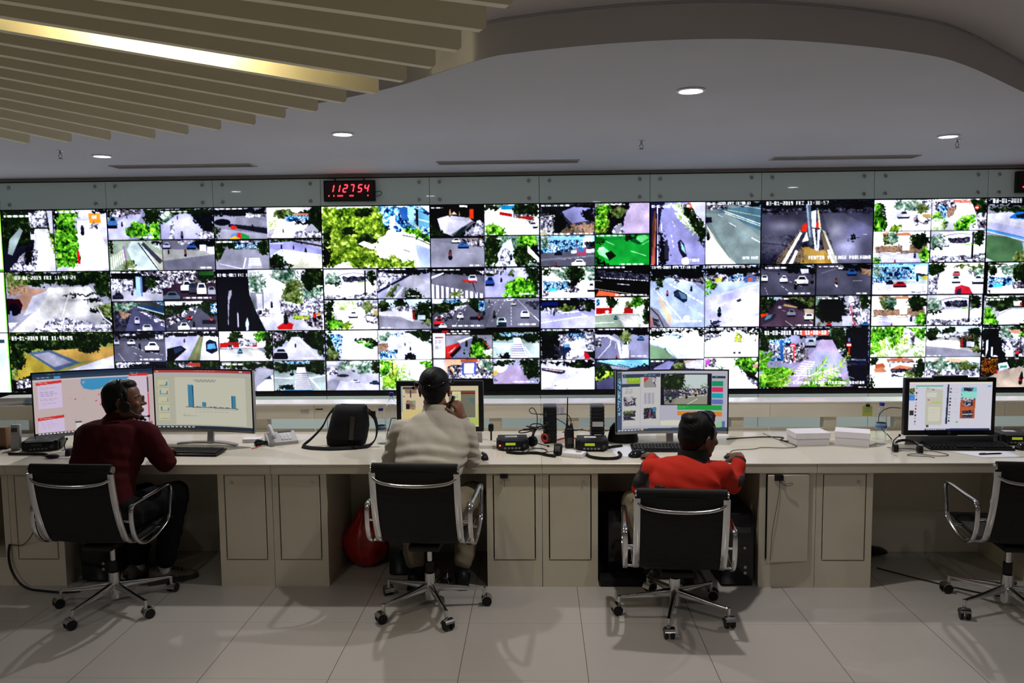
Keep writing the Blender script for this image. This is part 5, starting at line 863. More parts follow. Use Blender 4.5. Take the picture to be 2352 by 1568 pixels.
# ---------------------------------------------------------------- desk monitors
P_MAP = ('0,0,1120,600', '''b cbb;p 235 0,0 1120,0 1120,62 0,62;w 578 120,12,140,7;p 345 0,30 1120,30 1120,62 0,62;w 9bd 40,38,110,10;p 4ae 190,34 245,34 245,56 190,56;p cbb 0,62 1120,62 1120,575 0,575;p dcd 0,64 1100,64 1100,74 0,74;
 p 49c 430,76 880,74 860,100 700,110 660,150 600,185 520,190 450,170 425,120;p cbb 440,110 470,95 450,125;k T 700,120 760,100 740,150;p 49c 640,110 690,110 670,140 650,150;p d33 30,90 255,75 255,100 30,115;w eaa 45,92,90,8;p dce 40,118 255,105 255,340 40,345;
 w bac 60,140,150,8;w bac 60,156,60,6;w bac 60,180,130,8;w bac 60,198,150,8;w bac 60,216,110,8;w bac 60,245,160,8;w bac 60,262,130,6;w bac 60,290,140,8;w bac 60,310,60,6;p d33 30,430 260,415 260,440 30,458;w eaa 50,434,120,8;p dce 30,460 262,445 262,575 30,575;w cbd 50,476,110,7;w cbd 50,494,150,7;w cbd 50,512,130,7;w cbd 50,530,100,7
 ;p d33 880,50 1065,45 1065,72 880,72;w eaa 900,54,60,8;p dcd 880,74 1050,74 1050,540 880,540;d 335 12 16 1058,90 1058,240;d d46 10 24 1058,250 1058,530;e d36 370,270,7,7;e d36 590,240,7,7;e d36 560,300,7,7;e d36 600,340,7,7;e d36 640,380,7,7;e d36 620,330,6,6;e b9b 330,260,5,4;e b9b 450,280,5,4;e bca 480,360,14,7;e cba 430,420,16,7;e 99a 360,480,5,5;
 p 48c 980,535 1085,535 1085,565 980,565;e d46 1078,548,11,11;p 446 360,490 420,488 420,502 360,502;p ddd 365,502 420,502 420,570 365,570;p 223 0,577 1120,577 1120,600 0,600;d eee 9 12 30,588 420,588;e e95 900,40,6,6;e 4ad 920,40,6,6;e 35c 940,40,6,6;e 4b5 960,40,6,6''')
P_BAR = ('0,0,860,560', '''b bba;p a44 0,0 860,0 860,28 0,28;w c88 340,8,190,5;p b55 0,20 860,20 860,28 0,28;p eee 745,8 775,8 775,18 745,18;w ddd 20,10,24,10;p bbb 0,28 860,28 860,52 0,52;p aaa 0,52 860,52 860,54 0,54;p cca 30,96 118,96 118,160 30,160;p cca 30,176 118,176 118,240 30,240;p cca 30,256 118,256 118,320 30,320;p cca 30,336 118,336 118,400 30,400;p cca 30,416 118,416 118,480 30,480;
 p 48b 98,112 108,112 108,148 98,148;p 48b 88,132 96,132 96,148 88,148;l 68a 3 42,150 105,150;p 48b 44,190 52,190 52,228 44,228;p 48b 100,205 110,195 110,228 98,228;l 68a 3 42,230 110,230;p 48b 102,266 110,266 110,304 102,304;l 68a 3 50,306 110,306;p 48b 46,350 56,350 56,386 46,386;p 48b 104,362 112,362 112,388 104,388;l 68a 3 46,388 112,388;l 777 3 42,464 108,466;
 p ccb 170,70 800,70 800,520 170,520;w 777 330,92,200,7;w 777 345,108,175,7;p 48a 278,140 318,140 326,150 326,352 278,352;p 257 316,142 326,150 326,352 318,352;p 5ad 280,140 316,140 316,146 280,146;p 48a 398,306 432,306 432,350 398,350;p 257 430,308 434,312 434,350 430,350;p 48a 672,240 704,240 704,360 672,360;p 257 664,240 674,240 674,352 664,352;l 666 6 258,354 728,362;w 568 345,345,40,8;w 568 455,346,30,8;w 568 500,348,32,8;w 568 550,350,40,8;w 568 605,350,36,8;
 w 999 340,372,380,5;w 999 340,396,300,4;w a98 230,422,40,5;w a98 230,434,60,5;w 888 290,436,60,3;p 234 0,532 860,532 860,560 0,560;e 3c7 126,544,7,6;e e55 205,544,6,6;d ddd 7 9 20,545 340,545''')
P_AIO = ('200,220,2140,1290', '''b dca;p 8ab 200,220 240,220 240,900 200,900;p 445 250,240 640,240 640,305 250,305;k P 315,310 600,310 600,415 315,415;p 333 430,310 460,310 460,520 430,520;k P 330,600 560,600 560,830 330,830;p 112 330,690 420,690 420,820 330,820;p 8a8 500,600 560,600 560,720 510,700;e 555 280,490,18,14;e 555 290,900,18,14;p dca 1350,225 2095,225 2095,350 1350,350;p 333 1350,350 2060,350 2060,375 1350,375;p 721 1400,385 2055,385 2055,435 1400,435;
 p 776 1400,437 2060,437 2060,1050 1400,1050;p 577 1880,540 2040,545 2040,650 2000,700 1940,640;p dda 1485,365 1700,365 1700,615 1485,615;w bb8 1550,440,80,30;w 887 1570,490,50,50;w 79c 1620,575,50,18;l 865 3 1740,905 1960,910;p 577 1880,1005 1980,1005 1980,1025 1880,1025;p bc6 1700,1052 2130,1052 2130,1250 1700,1250;p bc6 2095,700 2130,700 2130,1250 2095,1250;p dc8 240,840 1350,840 1350,1250 240,1250;p ca8 1760,1080 1860,1070 1850,1130''')
P_DASH = ('1275,65,2240,610', '''b bbc;p 456 1275,70 1320,70 1320,590 1275,590;k B 1285,130 1310,130 1310,560 1285,560;p 457 1275,460 1312,460 1312,590 1275,590;p 345 1325,92 1660,88 1660,122 1330,124;w 79b 1520,98,100,9;e 3b6 1345,106,7,7;p 9b3 1365,124 1483,122 1483,175 1365,176;w ce8 1380,134,90,6;w ce8 1380,148,70,5;p 345 1310,180 1480,178 1480,205 1310,207;p ccc 1325,208 1480,206 1480,560 1325,560;p ccc 1488,120 1660,120 1660,560 1488,560;
 w aab 1345,225,75,10;w aab 1345,244,75,10;w aab 1345,258,75,8;k C 1335,300 1445,300 1445,380 1335,380;p bbb 1360,300 1420,300 1400,340 1370,340;k V 1335,425 1440,425 1440,505 1335,505;t O 1340,425 1430,425 1420,450 1350,450;p ccc 1390,480 1440,475 1440,500;w aab 1520,262,85,100;k C 1515,125 1622,122 1622,215 1515,215;p c33 1515,125 1560,125 1545,160 1515,165;p 999 1520,170 1560,130 1580,130 1622,215 1515,215;k V 1515,400 1622,398 1622,496 1515,496;p 48b 1590,400 1622,400 1622,430 1600,440;p c44 1560,440 1572,440 1572,490 1560,490;
 p 112 1665,90 2105,90 2105,375 1665,375;p cdd 1695,100 2070,100 2070,370 1695,370;t D 1695,98 1870,98 1870,200 1840,260 1695,280;o D 1770,170 100,80;o T 1900,215 40,20;o T 2040,210 30,25;k C 1695,240 2065,225 2065,285 1695,300;t V 1700,250 1830,240 1830,340 1710,350;k C 1850,230 2060,235 2060,280 1850,300;p 998 1800,310 2070,290 2070,370 1760,370 1740,350;p 887 1695,340 1800,320 1780,370 1695,370;l eee 5 1900,370 1985,320;m c93 1970,270,50;m 8a8 1750,320,60;m 543 1890,290,50;
 p 196 2108,158 2200,158 2200,203 2108,203;p d36 2108,213 2200,213 2200,255 2108,255;p 1ab 2108,270 2200,270 2200,313 2108,313;p 67b 2108,324 2200,324 2200,366 2108,366;p 2a4 1812,376 2196,378 2196,422 1812,418;w 8c8 1825,388,80,5;w 8c8 1825,400,60,4;p d83 1812,430 2196,436 2196,478 1812,470;w eb8 1825,440,70,5;p 234 2108,115 2222,115 2222,132 2108,132;p 9c9 2150,520 2195,520 2195,580 2150,580;p 57a 2195,520 2222,520 2222,580 2195,580;p ddc 1662,515 1835,512 1835,560 1662,560;
 l aab 3 1484,206 1484,570;l aab 3 1660,376 1660,570;p 345 1275,590 2240,575 2240,610 1275,610;d eee 9 8 1290,600 1520,596;e dc3 1505,595,9,8;e 5b6 2145,122,7,5''')
P_CHAT = ('215,210,1550,945', '''b dde;p eed 215,210 1550,210 1550,240 215,240;p 3b7 325,263 760,263 760,280 325,280;k O 215,305 305,305 305,395 215,395;p 48e 215,400 305,400 305,488 215,488;w 7be 235,415,60,8;w 7be 235,440,50,8;w 7be 235,462,55,8;p 333 230,642 295,642 295,715 230,715;p ccb 480,300 760,330 755,860 480,860;p ddd 500,370 660,370 655,440 500,440;p ddc 530,590 720,585 715,800 535,805;w bbb 555,620,120,5;w bbb 560,650,130,5;w bbb 555,680,120,5;w bbb 570,720,120,5;w bbb 560,760,110,5;p bc7 580,515 750,515 750,535 580,535;e b44 530,482,18,8;
 p 235 830,250 858,250 840,845 810,845;e 333 335,303,10,6;e 333 515,303,10,6;e 333 600,328,16,6;e 222 335,375,14,14;e b99 335,420,10,12;e 433 333,475,15,13;e bbb 333,525,10,12;e b66 330,570,12,12;e a33 328,617,14,14;e 555 327,664,12,12;e 222 325,715,14,14;e 999 323,762,10,10;e 522 322,811,12,12;e 777 320,850,10,7;p 444 500,862 545,862 545,898 500,898;
 e b55 885,315,16,13;e 555 882,364,18,14;e dbb 880,418,14,12;e 345 880,463,16,13;e 543 877,512,16,13;e 222 875,562,16,13;e aaa 874,610,12,12;e 333 872,664,14,6;e a55 870,705,14,12;e 7a5 868,755,14,12;e 233 866,802,16,13;w bbb 920,320,70,5;w bbb 920,368,80,5;w bbb 920,465,70,5;w bbb 920,515,60,5;w bbb 920,565,75,5;w bbb 920,665,70,5;e 4c5 998,818,16,13;
 p 7ce 1050,295 1300,295 1295,480 1045,480;p 9ed 1050,360 1300,360 1295,470 1045,470;k V 1090,300 1245,300 1240,350 1090,350;e 356 1060,403,9,8;p b53 1045,480 1285,480 1275,762 1040,762;k S 1045,450 1280,455 1280,490 1045,485;k C 1085,490 1245,490 1240,580 1080,580;p c63 1060,590 1270,590 1268,640 1058,640;k V 1080,645 1245,645 1240,750 1080,750;p ddd 1080,700 1240,690 1240,704 1080,712;p 236 480,920 1530,915 1530,945 480,945;d ddd 14 9 510,932 830,930;p 6ae 1470,270 1530,270 1530,290 1470,290;w ddc 1330,480,180,4;w ddc 1330,380,150,4''')
def curved_monitor(label, x, y, rz, prog, zb=.835, zt=1.250, wd=.712, name='curved_monitor'):
    t = thing(name, label, 'monitor', (x, y, DT), rz)
    h = zt-zb; z0 = zb-DT; Rc = 2.0
    sagf = lambda xx: -(Rc-math.sqrt(Rc*Rc-xx*xx))
    b = MB(); rg = []
    for xx in np.linspace(-wd/2, wd/2, 25):
        yb = sagf(xx)
        rg.append([(xx, yb+.001, z0), (xx, yb+.001, z0+h), (xx, yb+.016+.012, z0+h-.004), (xx, yb+.035, z0+h*.5), (xx, yb+.028, z0+.006)])
    b.rings(rg).build('housing', M_SILVER, t, angle=40)
    for nm, za, zb_, m_ in (('top_bezel', z0+h-.008, z0+h, M_BLACK), ('chin', z0, z0+.016, M_SILVER)):
        b = MB(); rg = []
        for xx in np.linspace(-wd/2, wd/2, 25):
            yb = sagf(xx); rg.append([(xx, yb-.004, za), (xx, yb-.004, zb_), (xx, yb+.003, zb_), (xx, yb+.003, za)])
        b.rings(rg).build(nm, m_, t, angle=40)
    for s_ in (-1, 1):
        xx = s_*(wd/2-.004); yb = sagf(xx)
        MB().box((xx, yb-.0005, z0+h/2), (.008, .007, h)).build('side_bezel', M_BLACK, t)
    rect, pr_ = prog
    grid_screen('screen', wd-.016, h-.026, 300, 168, pr_, [float(v) for v in rect.split(',')], t, M_SCREEN_DIM, y=-.0012, curve_r=Rc, seed=9, z0=z0+.017, grain=0, white=0.)
    MB().box((0, .055, (z0+.12)/2+.02), (.045, .02, z0+.17), rot=Euler((R(-8), 0, 0)), bev=.004).build('stand_neck', M_SILVER, t)
    b = MB(); rg = []
    for a in np.linspace(-1, 1, 21):
        xx = a*.21; yy = .02-.07*(a*a)+.05
        rg.append([(xx, yy-.022, .001), (xx, yy-.022, .010), (xx, yy+.022, .010), (xx, yy+.022, .001)])
    b.rings(rg).build('stand_foot', M_SILVER, t, angle=40)
    return t
curved_monitor('large curved monitor showing a pale street map with red headings', -2.875, .455, R(24.5), P_MAP, .842, 1.262)
curved_monitor('large curved monitor showing a slide with blue bar chart', -2.185, .53, R(-9), P_BAR, .838, 1.252)
curved_monitor('large curved monitor showing coloured dashboard tiles and a crowd video', .845, .46, R(1), P_DASH, .828, 1.238)
def all_in_one(label, x, y, w_, zb, zt, bez, chin, prog, rz=0., bump=False):
    t = thing('all_in_one_computer', label, 'computer', (x, y, DT), rz)
    h = zt-zb; z0 = zb-DT
    MB().box((0, .022, z0+h/2), (w_, .04, h), bev=.006).build('housing', M_BLACK, t)
    sw, sh = w_-2*bez, h-bez-chin
    rect, pr_ = prog
    grid_screen('screen', sw, sh, 260, 150, pr_, [float(v) for v in rect.split(',')], t, M_SCREEN_DIM, y=.0005, seed=4, z0=z0+chin, grain=0, white=0.)
    MB().box((0, .0, z0-.035), (w_-.02, .012, .072), rot=Euler((R(14), 0, 0)), bev=.003).build('lower_panel', mat('slate_plastic', (.10, .10, .105), .5) if bump else M_GREYP, t)
    MB().box((0, .09, z0/2+.03), (.18, .02, z0+.10), rot=Euler((R(-25), 0, 0)), bev=.003).build('stand_leg', M_DGREY, t)
    MB().box((0, .07, .005), (.24, .20, .010), bev=.003).build('stand_foot', M_DGREY, t)
    if bump:
        MB().box((.0, .02, z0+h+.004), (.215, .03, .018), bev=.005).build('webcam_bar', M_BLACK, t)
        MB().cyl((0, -.0015, z0+chin*.5), (0, .003, z0+chin*.5), .011, n=24).build('round_badge', M_DGREY, t)
        MB().box((w_*.34, .001, z0+h-.008), (.055, .003, .003)).build('maker_mark', M_GREYP, t)
    return t
all_in_one('black all in one computer behind the man in the beige jacket', -.632, .45, .560, .843, 1.172, .031, .034, P_AIO)
all_in_one('black all in one computer with chat windows at right, webcam bar on top', 2.598, .47, .566, .805, 1.172, .026, .034, P_CHAT, 0, True)

# ---------------------------------------------------------------- keyboards, mice, papers
def keyboard(label, x, y, rz, w_=.44, d_=.15, name='keyboard'):
    t = thing(name, label, 'keyboard', (x, y, DT), rz)
    MB().box((0, 0, .0115), (w_, d_, .015), rot=Euler((R(3), 0, 0)), bev=.005).build('tray', M_BLACK, t)
    b = MB()
    for r_ in range(5):
        for c in range(20):
            if r_ == 0 and 5 < c < 11: continue
            b.box((-w_/2+.02+c*(w_-.04)/19, -d_/2+.022+r_*.025, .0215+r_*.0013), (.017, .019, .007), bev=.002, seg=1)
    b.box((-w_/2+.02+8*(w_-.04)/19, -d_/2+.022, .0215), (.105, .019, .007), bev=.002, seg=1)
    k_ = b.build('keys', mat('black_keys', (.018, .018, .02), .5, spec=.3), t); k_['kind'] = 'stuff'
    return t
keyboard('black keyboard in front of the bar chart monitor, half behind the maroon sleeve', -2.20, .27, R(-4))
keyboard('black keyboard hidden in front of the man in the beige jacket', -.66, .24, 0)
keyboard('black keyboard under the dashboard monitor', .80, .345, R(-1))
keyboard('wide black keyboard under the right all in one computer', 2.66, .39, R(-3), .50, .19)
def mouse(label, x, y, rz, sc=1.):
    t = thing('computer_mouse', label, 'mouse', (x, y, DT), rz)
    b = MB(); rg = []
    for v, wd, hh in ((-.055, .012, .010), (-.050, .024, .020), (-.03, .031, .034), (0, .032, .039), (.03, .030, .030), (.050, .026, .018), (.057, .012, .008)):
        rg.append([(wd*math.cos(a)*sc, v*sc, max(.001, .002+hh*math.sin(a)*sc)) for a in np.linspace(0, 2*PI, 18, endpoint=False)])
    b.rings(rg).build('shell', M_BLACKG, t, angle=60)
    MB().cyl((-.003, .030*sc, .030*sc), (.003, .030*sc, .030*sc), .008, n=14).build('scroll_wheel', M_DGREY, t)
    return t
mouse('black mouse beside the beige sleeve', -.335, .115, R(10))
mouse('black mouse on the white sheet left of the orange jacket', .60, .165, R(-60), 1.12)
mouse('small dark mouse under the fingers of the person in orange', 1.135, .085, R(20), .85)
mouse('black mouse at the right frame edge on the desk', 2.985, .33, R(-70), 1.1)
def sheet(label, pts, name='paper_sheet', cat='paper', m=None, z=DT, lift=0., group=None):
    cx = sum(p[0] for p in pts)/len(pts); cy = sum(p[1] for p in pts)/len(pts)
    t = thing(name, label, cat, (cx, cy, z+.0006), 0, group)
    b = MB(); n = 8; rg = []
    A, B_, C_, D_ = [Vector((p[0]-cx, p[1]-cy, 0)) for p in pts]
    vs = [[None]*(n+1) for _ in range(n+1)]
    for i in range(n+1):
        for j in range(n+1):
            u, v = i/n, j/n
            p = (A*(1-u)+B_*u)*(1-v)+(D_*(1-u)+C_*u)*v
            p.z = lift*max(0, u+v-1.2)**2+.0004
            vs[i][j] = b.bm.verts.new(p)
    for i in range(n):
        for j in range(n):
            b.bm.faces.new((vs[i][j], vs[i+1][j], vs[i+1][j+1], vs[i][j+1]))
    o = b.build('sheet', m or M_PAPER, t)
    so = o.modifiers.new('thickness', 'SOLIDIFY'); so.thickness = .0008; so.offset = 1
    return t
sheet('white sheet of paper under the black mouse, left of the orange jacket', [(.47, .16), (.66, .12), (.62, .44), (.44, .46)], lift=.03)
sheet('white paper corner beside the black collar on the desk', [(.78, .02), (.98, .02), (.98, .20), (.80, .14)])
sheet('white sheet with a pen in front of the wide right keyboard', [(2.62, .10), (2.86, .12), (2.86, .27), (2.50, .27)])
sheet('pale blue papers behind the black headset on the right desk', [(2.38, .52), (2.60, .50), (2.56, .66), (2.34, .66)])
sheet('grey shadowed papers left of the maroon jacket', [(-2.98, .14), (-2.72, .14), (-2.70, .42), (-2.96, .44)])
pen = thing('pen', 'dark pen lying on the white sheet at right', 'pen', (2.70, .185, DT+.006), R(8))
MB().cyl((-.07, 0, 0), (.06, 0, 0), .0045, n=12).cyl((.06, 0, 0), (.075, 0, 0), .0042, .001, n=12).build('barrel', M_BLACK, pen)
MB().cyl((-.072, 0, 0), (-.03, 0, 0), .0055, n=12).box((-.05, 0, .006), (.035, .002, .002)).build('cap', M_DGREY, pen)

# ---------------------------------------------------------------- radios and their gear
M_LCD = mat('green_lcd', (.2, .25, .02), .3, emit=(.42, .55, .02), estr=.55)
M_LCD_OFF = mat('dim_green_lcd', (.01, .03, .01), .3)
M_LED = mat('red_power_light', (.4, 0, 0), .4, emit=(1, .06, .03), estr=5)
M_BTN = mat('grey_buttons', (.16, .16, .17), .5)
M_STICK = mat('white_sticker', (.55, .55, .56), .6)
def radio(label, x, y, rz, lit=True, led=True, w_=.19, d_=.17):
    t = thing('base_radio', label, 'radio', (x, y, DT), rz, None)
    h = .062
    b = MB(); b.box((0, .02, h/2+.006), (w_, d_, h), bev=.008).box((0, -d_/2+.015, h/2+.006), (w_-.04, .03, h-.006), bev=.006)
    b.build('body', M_BLACK, t)
    MB().box((-.015, -d_/2-.0005, h*.66+.004), (.062, .004, .016), bev=.001, seg=1).build('display', M_LCD if lit else M_LCD_OFF, t)
    for k in range(5):
        MB().box((-.048+k*.022, -d_/2-.0015, h*.30), (.014, .005, .012), bev=.0015, seg=1).build('button', M_BTN, t)
    MB().cyl((.072, -d_/2-.012, h*.55), (.072, -d_/2+.01, h*.55), .010, n=18).build('knob', M_DGREY, t)
    MB().box((-.01, .03, h+.0068), (.075, .045, .0015)).build('sticker', M_STICK, t)
    for s_ in (-1, 1):
        MB().box((s_*(w_/2+.004), .02, .030), (.008, d_*.7, .045), bev=.003).build('side_bracket', M_BLACK, t)
    if led:
        MB().ell((-w_/2+.014, -d_/2+.008, h*.55), (.0055, .005, .0055), n=12).build('power_light', M_LED, t)
    return t
radio('black base radio with glowing red light, right of the beige jacket', -.165, .40, R(3))
radio('black base radio in front of the upright box with white labels', .335, .375, R(-2), True, False)
radio('black base radio with unlit display at the far left desk', -3.22, .415, R(18), False, False, .21, .18)
radio('black base radio cut by the right frame edge', 3.02, .52, R(-4), True, False, .20, .18)
def power_box(label, x, y, stick):
    t = thing('power_box', label, 'power supply', (x, y, DT), 0)
    b = MB(); b.box((0, 0, .115), (.085, .12, .23), bev=.004)
    for k in range(9):
        b.box((0, 0, .02+k*.024), (.090, .122, .006), bev=.001, seg=1)
    b.build('case', M_BLACK, t)
    MB().box((0, 0, .236), (.088, .124, .012), bev=.003).build('cap', M_DGREY, t)
    for s_ in (-1, 1):
        zz = .185 if not stick else .075
        MB().cyl((s_*.043, -.02, zz), (s_*.066, -.02, zz), .006, n=14).build('plug', mat('pale_plug', (.45, .33, .25), .4), t)
    if stick:
        MB().box((0, -.0625, .125), (.07, .002, .032)).build('label_strip', M_STICK, t)
        MB().box((0, -.0625, .05), (.05, .002, .016)).build('label_strip', M_STICK, t)
    else:
        MB().box((-.028, -.0625, .19), (.012, .002, .03)).build('label_strip', M_DGREY, t)
    return t
power_box('upright black power box without label behind the red headset', .075, .60, False)
power_box('upright black power box with two white labels behind the radio', .385, .60, True)
# headset with red cushions
def headset(label, x, y, rz, red, z=DT, lay=0.):
    t = thing('headset', label, 'headset', (x, y, z), rz)
    mm = mat('red_cushion', (.42, .02, .02), .6) if red else M_BLACK
    pts = [(-.075*math.cos(a), 0, .035+.085*math.sin(a)) for a in np.linspace(0, PI, 13)]
    b = MB(); b.strip(pts, (0, 1, 0), .018, .006); hb = b
    m_ = Matrix.Rotation(lay, 4, 'X') @ Matrix.Translation((0, 0, .004))
    hb.xform(m_).build('headband', M_BLACK, t)
    for s_ in (-1, 1):
        c = MB(); c.cyl((s_*.058, 0, .036), (s_*.082, 0, .036), .033, n=26).xform(m_).build('ear_cup', M_BLACK, t)
        c = MB(); c.rings([[Vector((s_*.058, 0, .036))+Vector((s_*.006*math.cos(v), (.022+.008*math.sin(v))*math.cos(u), (.022+.008*math.sin(v))*math.sin(u))) for v in np.linspace(0, 2*PI, 8, endpoint=False)] for u in np.linspace(0, 2*PI, 20, endpoint=False)], closed=True)
        c.xform(m_).build('ear_cushion', mm, t)
    MB().tube([(-.08, -.01, .03), (-.085, -.06, .03), (-.06, -.11, .02)], .003, n=8, smooth=4).ell((-.058, -.115, .018), (.007, .010, .007), n=12).xform(m_).build('microphone', M_BLACK, t)
    return t
headset('black headset with red cushions leaning by the left radio', .005, .475, R(52), True)
headset('black headset with tangled cord lying on the right desk', 2.24, .235, R(-14), False, lay=-1.1)
headset('black headset lying left of the maroon jacket', -2.86, .20, R(10), False, lay=-1.25)
# coiled loops of cable on the headset
def cable(label, pts, r=.003, m=None, name='cable', smooth=6, group=None, cat='cable'):
    P0 = Vector(pts[0])
    t = thing(name, label, cat, (P0.x, P0.y, P0.z), 0, group)
    MB().tube([Vector(p)-P0 for p in pts], r, n=8, smooth=smooth).build('cord', m or M_BLACK, t)
    return t
D = DT+.004
cable('black cable coil heaped over the left radio', [(-.09+.05*math.cos(a)+.004*a, .47+.035*math.sin(a), .835+.008*math.sin(a*1.3)+.002*a) for a in np.linspace(0, 26, 60)], .0035, smooth=2)
cable('thin black cable looping from the red headset to the left radio', [(-.06, .38, D), (-.10, .28, D), (-.02, .22, D), (.05, .27, D), (.03, .36, D), (-.05, .33, D+.006), (-.08, .25, D), (-.14, .22, D), (-.20, .27, D)], .003)
cable('thin grey cable curving on the desk right of the red headset', [(.10, .52, D), (.14, .42, D), (.10, .31, D), (.02, .26, D), (-.06, .26, D)], .002, M_DGREY)
cable('red power lead lying behind the handheld radio', [(.12, .62, D), (.19, .68, D+.004), (.26, .67, D), (.31, .62, D), (.34, .66, D)], .005, mat('red_lead', (.45, .02, .02), .5))
cable('black lead arching right from the unlabelled power box', [(.142, .58, .932), (.19, .60, .925), (.215, .63, .88), (.205, .66, .81), (.23, .70, D)], .0028)
cable('black lead hanging left from the unlabelled power box', [(.008, .58, .932), (-.045, .60, .935), (-.06, .62, .955), (-.035, .63, .965), (-.01, .62, .92), (-.012, .60, .85), (-.03, .60, .80)], .0028)
cable('black lead rising diagonally to the unlabelled power box', [(.12, .58, .90), (.17, .64, .86), (.23, .70, .80), (.30, .74, .80)], .0028)
cable('black lead right of the labelled power box', [(.452, .58, .822), (.50, .60, .825), (.56, .64, .80), (.60, .66, .77)], .0028)
cable('black lead left of the labelled power box', [(.318, .58, .822), (.27, .60, .823), (.22, .66, .81), (.16, .68, .79)], .0028)
def coil(label, pts, rad=.0045, turns=60, r=.0022):
    P, _ = catmull([Vector(p) for p in pts], 1, 10)
    L = [0]
    for a, b in zip(P[:-1], P[1:]): L.append(L[-1]+(b-a).length)
    out = []; N = turns*8
    for i in range(N):
        s_ = L[-1]*i/(N-1); j = max(k for k in range(len(L)) if L[k] <= s_+1e-9); j = min(j, len(P)-2)
        f = (s_-L[j])/max(1e-6, L[j+1]-L[j]); p = P[j]*(1-f)+P[j+1]*f; t_ = (P[j+1]-P[j]).normalized()
        up = Vector((0, 0, 1)); sd = t_.cross(up).normalized(); a = 2*PI*i/8
        out.append(p+sd*rad*math.cos(a)+up*rad*math.sin(a))
    P0 = Vector(pts[0]); t = thing('coiled_cord', label, 'cable', P0)
    MB().tube([q-P0 for q in out], r, n=5).build('cord', M_BLACK, t)
DC = DT+.010
coil('coiled black microphone cord running right from the left radio', [(-.20, .255, DC), (-.12, .22, DC), (-.02, .23, DC), (.05, .17, DC), (.10, .135, DC)], .006, 55, .003)
coil('coiled black microphone cord in a wide loop by the white box', [(.29, .20, DC), (.31, .12, DC), (.38, .075, DC), (.46, .085, DC), (.495, .16, DC), (.49, .23, DC)], .0065, 70, .0032)
coil('coiled black cord behind the labelled power box', [(.44, .37, DC), (.49, .40, DC), (.53, .42, DC)], .006, 20, .003)
coil('straight black coiled cord in front of the far left radio', [(-3.33, .235, DC), (-3.22, .23, DC), (-3.10, .225, DC), (-3.06, .20, DC)], .006, 45, .003)
def fist_mic(label, x, y, rz):
    t = thing('hand_microphone', label, 'microphone', (x, y, DT), rz)
    b = MB(); b.box((0, 0, .036), (.052, .034, .072), rot=Euler((R(-24), 0, 0)), bev=.012, seg=3).build('body', M_BLACK, t)
    MB().box((0, -.020, .042), (.034, .006, .034), rot=Euler((R(-24), 0, 0)), bev=.003).build('grille', M_DGREY, t)
    MB().cyl((0, .0, .006), (0, -.035, .006), .006, n=12).build('cord_end', M_BLACK, t)
fist_mic('black hand microphone standing between the radios', .118, .205, R(-15))
fm = thing('hand_microphone', 'black hand microphone lying at the far left desk', 'microphone', (-3.0, .155, DT))
MB().ell((0, 0, .013), (.045, .024, .013)).build('body', M_BLACK, fm); MB().box((0, -.01, .024), (.03, .02, .004), bev=.001).build('grille', M_DGREY, fm)
hr = thing('handheld_radio', 'black handheld radio with tall antenna standing on the desk', 'handheld radio', (.195, .40, DT), R(8))
MB().box((0, 0, .065), (.056, .036, .13), bev=.010, seg=3).box((0, 0, .135), (.046, .03, .02), bev=.006).build('body', M_BLACK, hr)
MB().cyl((-.014, 0, .14), (-.014, 0, .175), .0075, .006, n=14).cyl((-.014, 0, .175), (-.010, 0, .325), .0048, .0034, n=12).build('antenna', M_BLACK, hr)
MB().cyl((.014, 0, .14), (.014, 0, .158), .008, n=16).build('volume_knob', M_DGREY, hr)
MB().box((0, -.019, .05), (.034, .003, .04), bev=.001).build('speaker_grille', M_DGREY, hr)
MB().box((-.0295, 0, .09), (.004, .018, .035), bev=.001).build('talk_button', M_DGREY, hr)
wb = thing('white_adapter', 'small white box with a grey window between the radios', 'adapter', (.215, .17, DT), R(-22))
MB().box((0, 0, .014), (.13, .085, .028), bev=.004).build('body', M_WHITEP, wb)
MB().box((.025, .01, .0285), (.034, .022, .001)).build('grey_window', M_DGREY, wb)
sb = thing('usb_stick', 'small black stick lying behind the hand microphone', 'usb stick', (.12, .36, DT+.004), R(5))
MB().box((0, 0, 0), (.028, .010, .008), bev=.002).build('body', M_BLACK, sb); MB().box((.018, 0, 0), (.010, .008, .004)).build('plug', M_STEEL, sb)
bb = thing('speaker_box', 'rounded black speaker behind the left edge of the dashboard monitor', 'speaker', (.555, .60, DT), R(-12))
MB().lathe([(0, 0), (.085, 0), (.088, .02), (.075, .09), (.055, .12), (0, .125)], n=32).xform(Matrix.Diagonal((1.15, .8, 1.0, 1))).build('body', M_BLACK, bb)
MB().lathe([(0, .125), (.03, .125), (.028, .130), (0, .131)], n=24).build('top_cap', M_DGREY, bb)

# ---------------------------------------------------------------- left desk objects
def intercom(label, x, y, h, rz, brown=False):
    t = thing('cordless_phone', label, 'phone', (x, y, DT), rz)
    MB().box((0, 0, h/2), (.058, .032, h), rot=Euler((R(-6), 0, 0)), bev=.007).build('body', M_GREYP, t)
    MB().box((0, -.019, h*.80), (.036, .004, h*.16), rot=Euler((R(-6), 0, 0)), bev=.001).build('display', M_DGREY, t)
    for r_ in range(4):
        for c in range(3):
            MB().box((-.015+c*.015, -.0165-.0015*(r_-1.5)+(.004), h*(.16+.13*r_)), (.010, .006, .009), rot=Euler((R(-6), 0, 0)), bev=.001, seg=1).build('key', M_STICK, t)
intercom('pale grey cordless phone with dark display at far left', -3.385, .40, .165, R(6))
intercom('smaller pale grey cordless phone right of the first at far left', -3.345, .60, .155, R(-8))
bx = thing('wooden_stand', 'brown wooden stand cut by the left frame edge', 'stand', (-3.50, .45, DT))
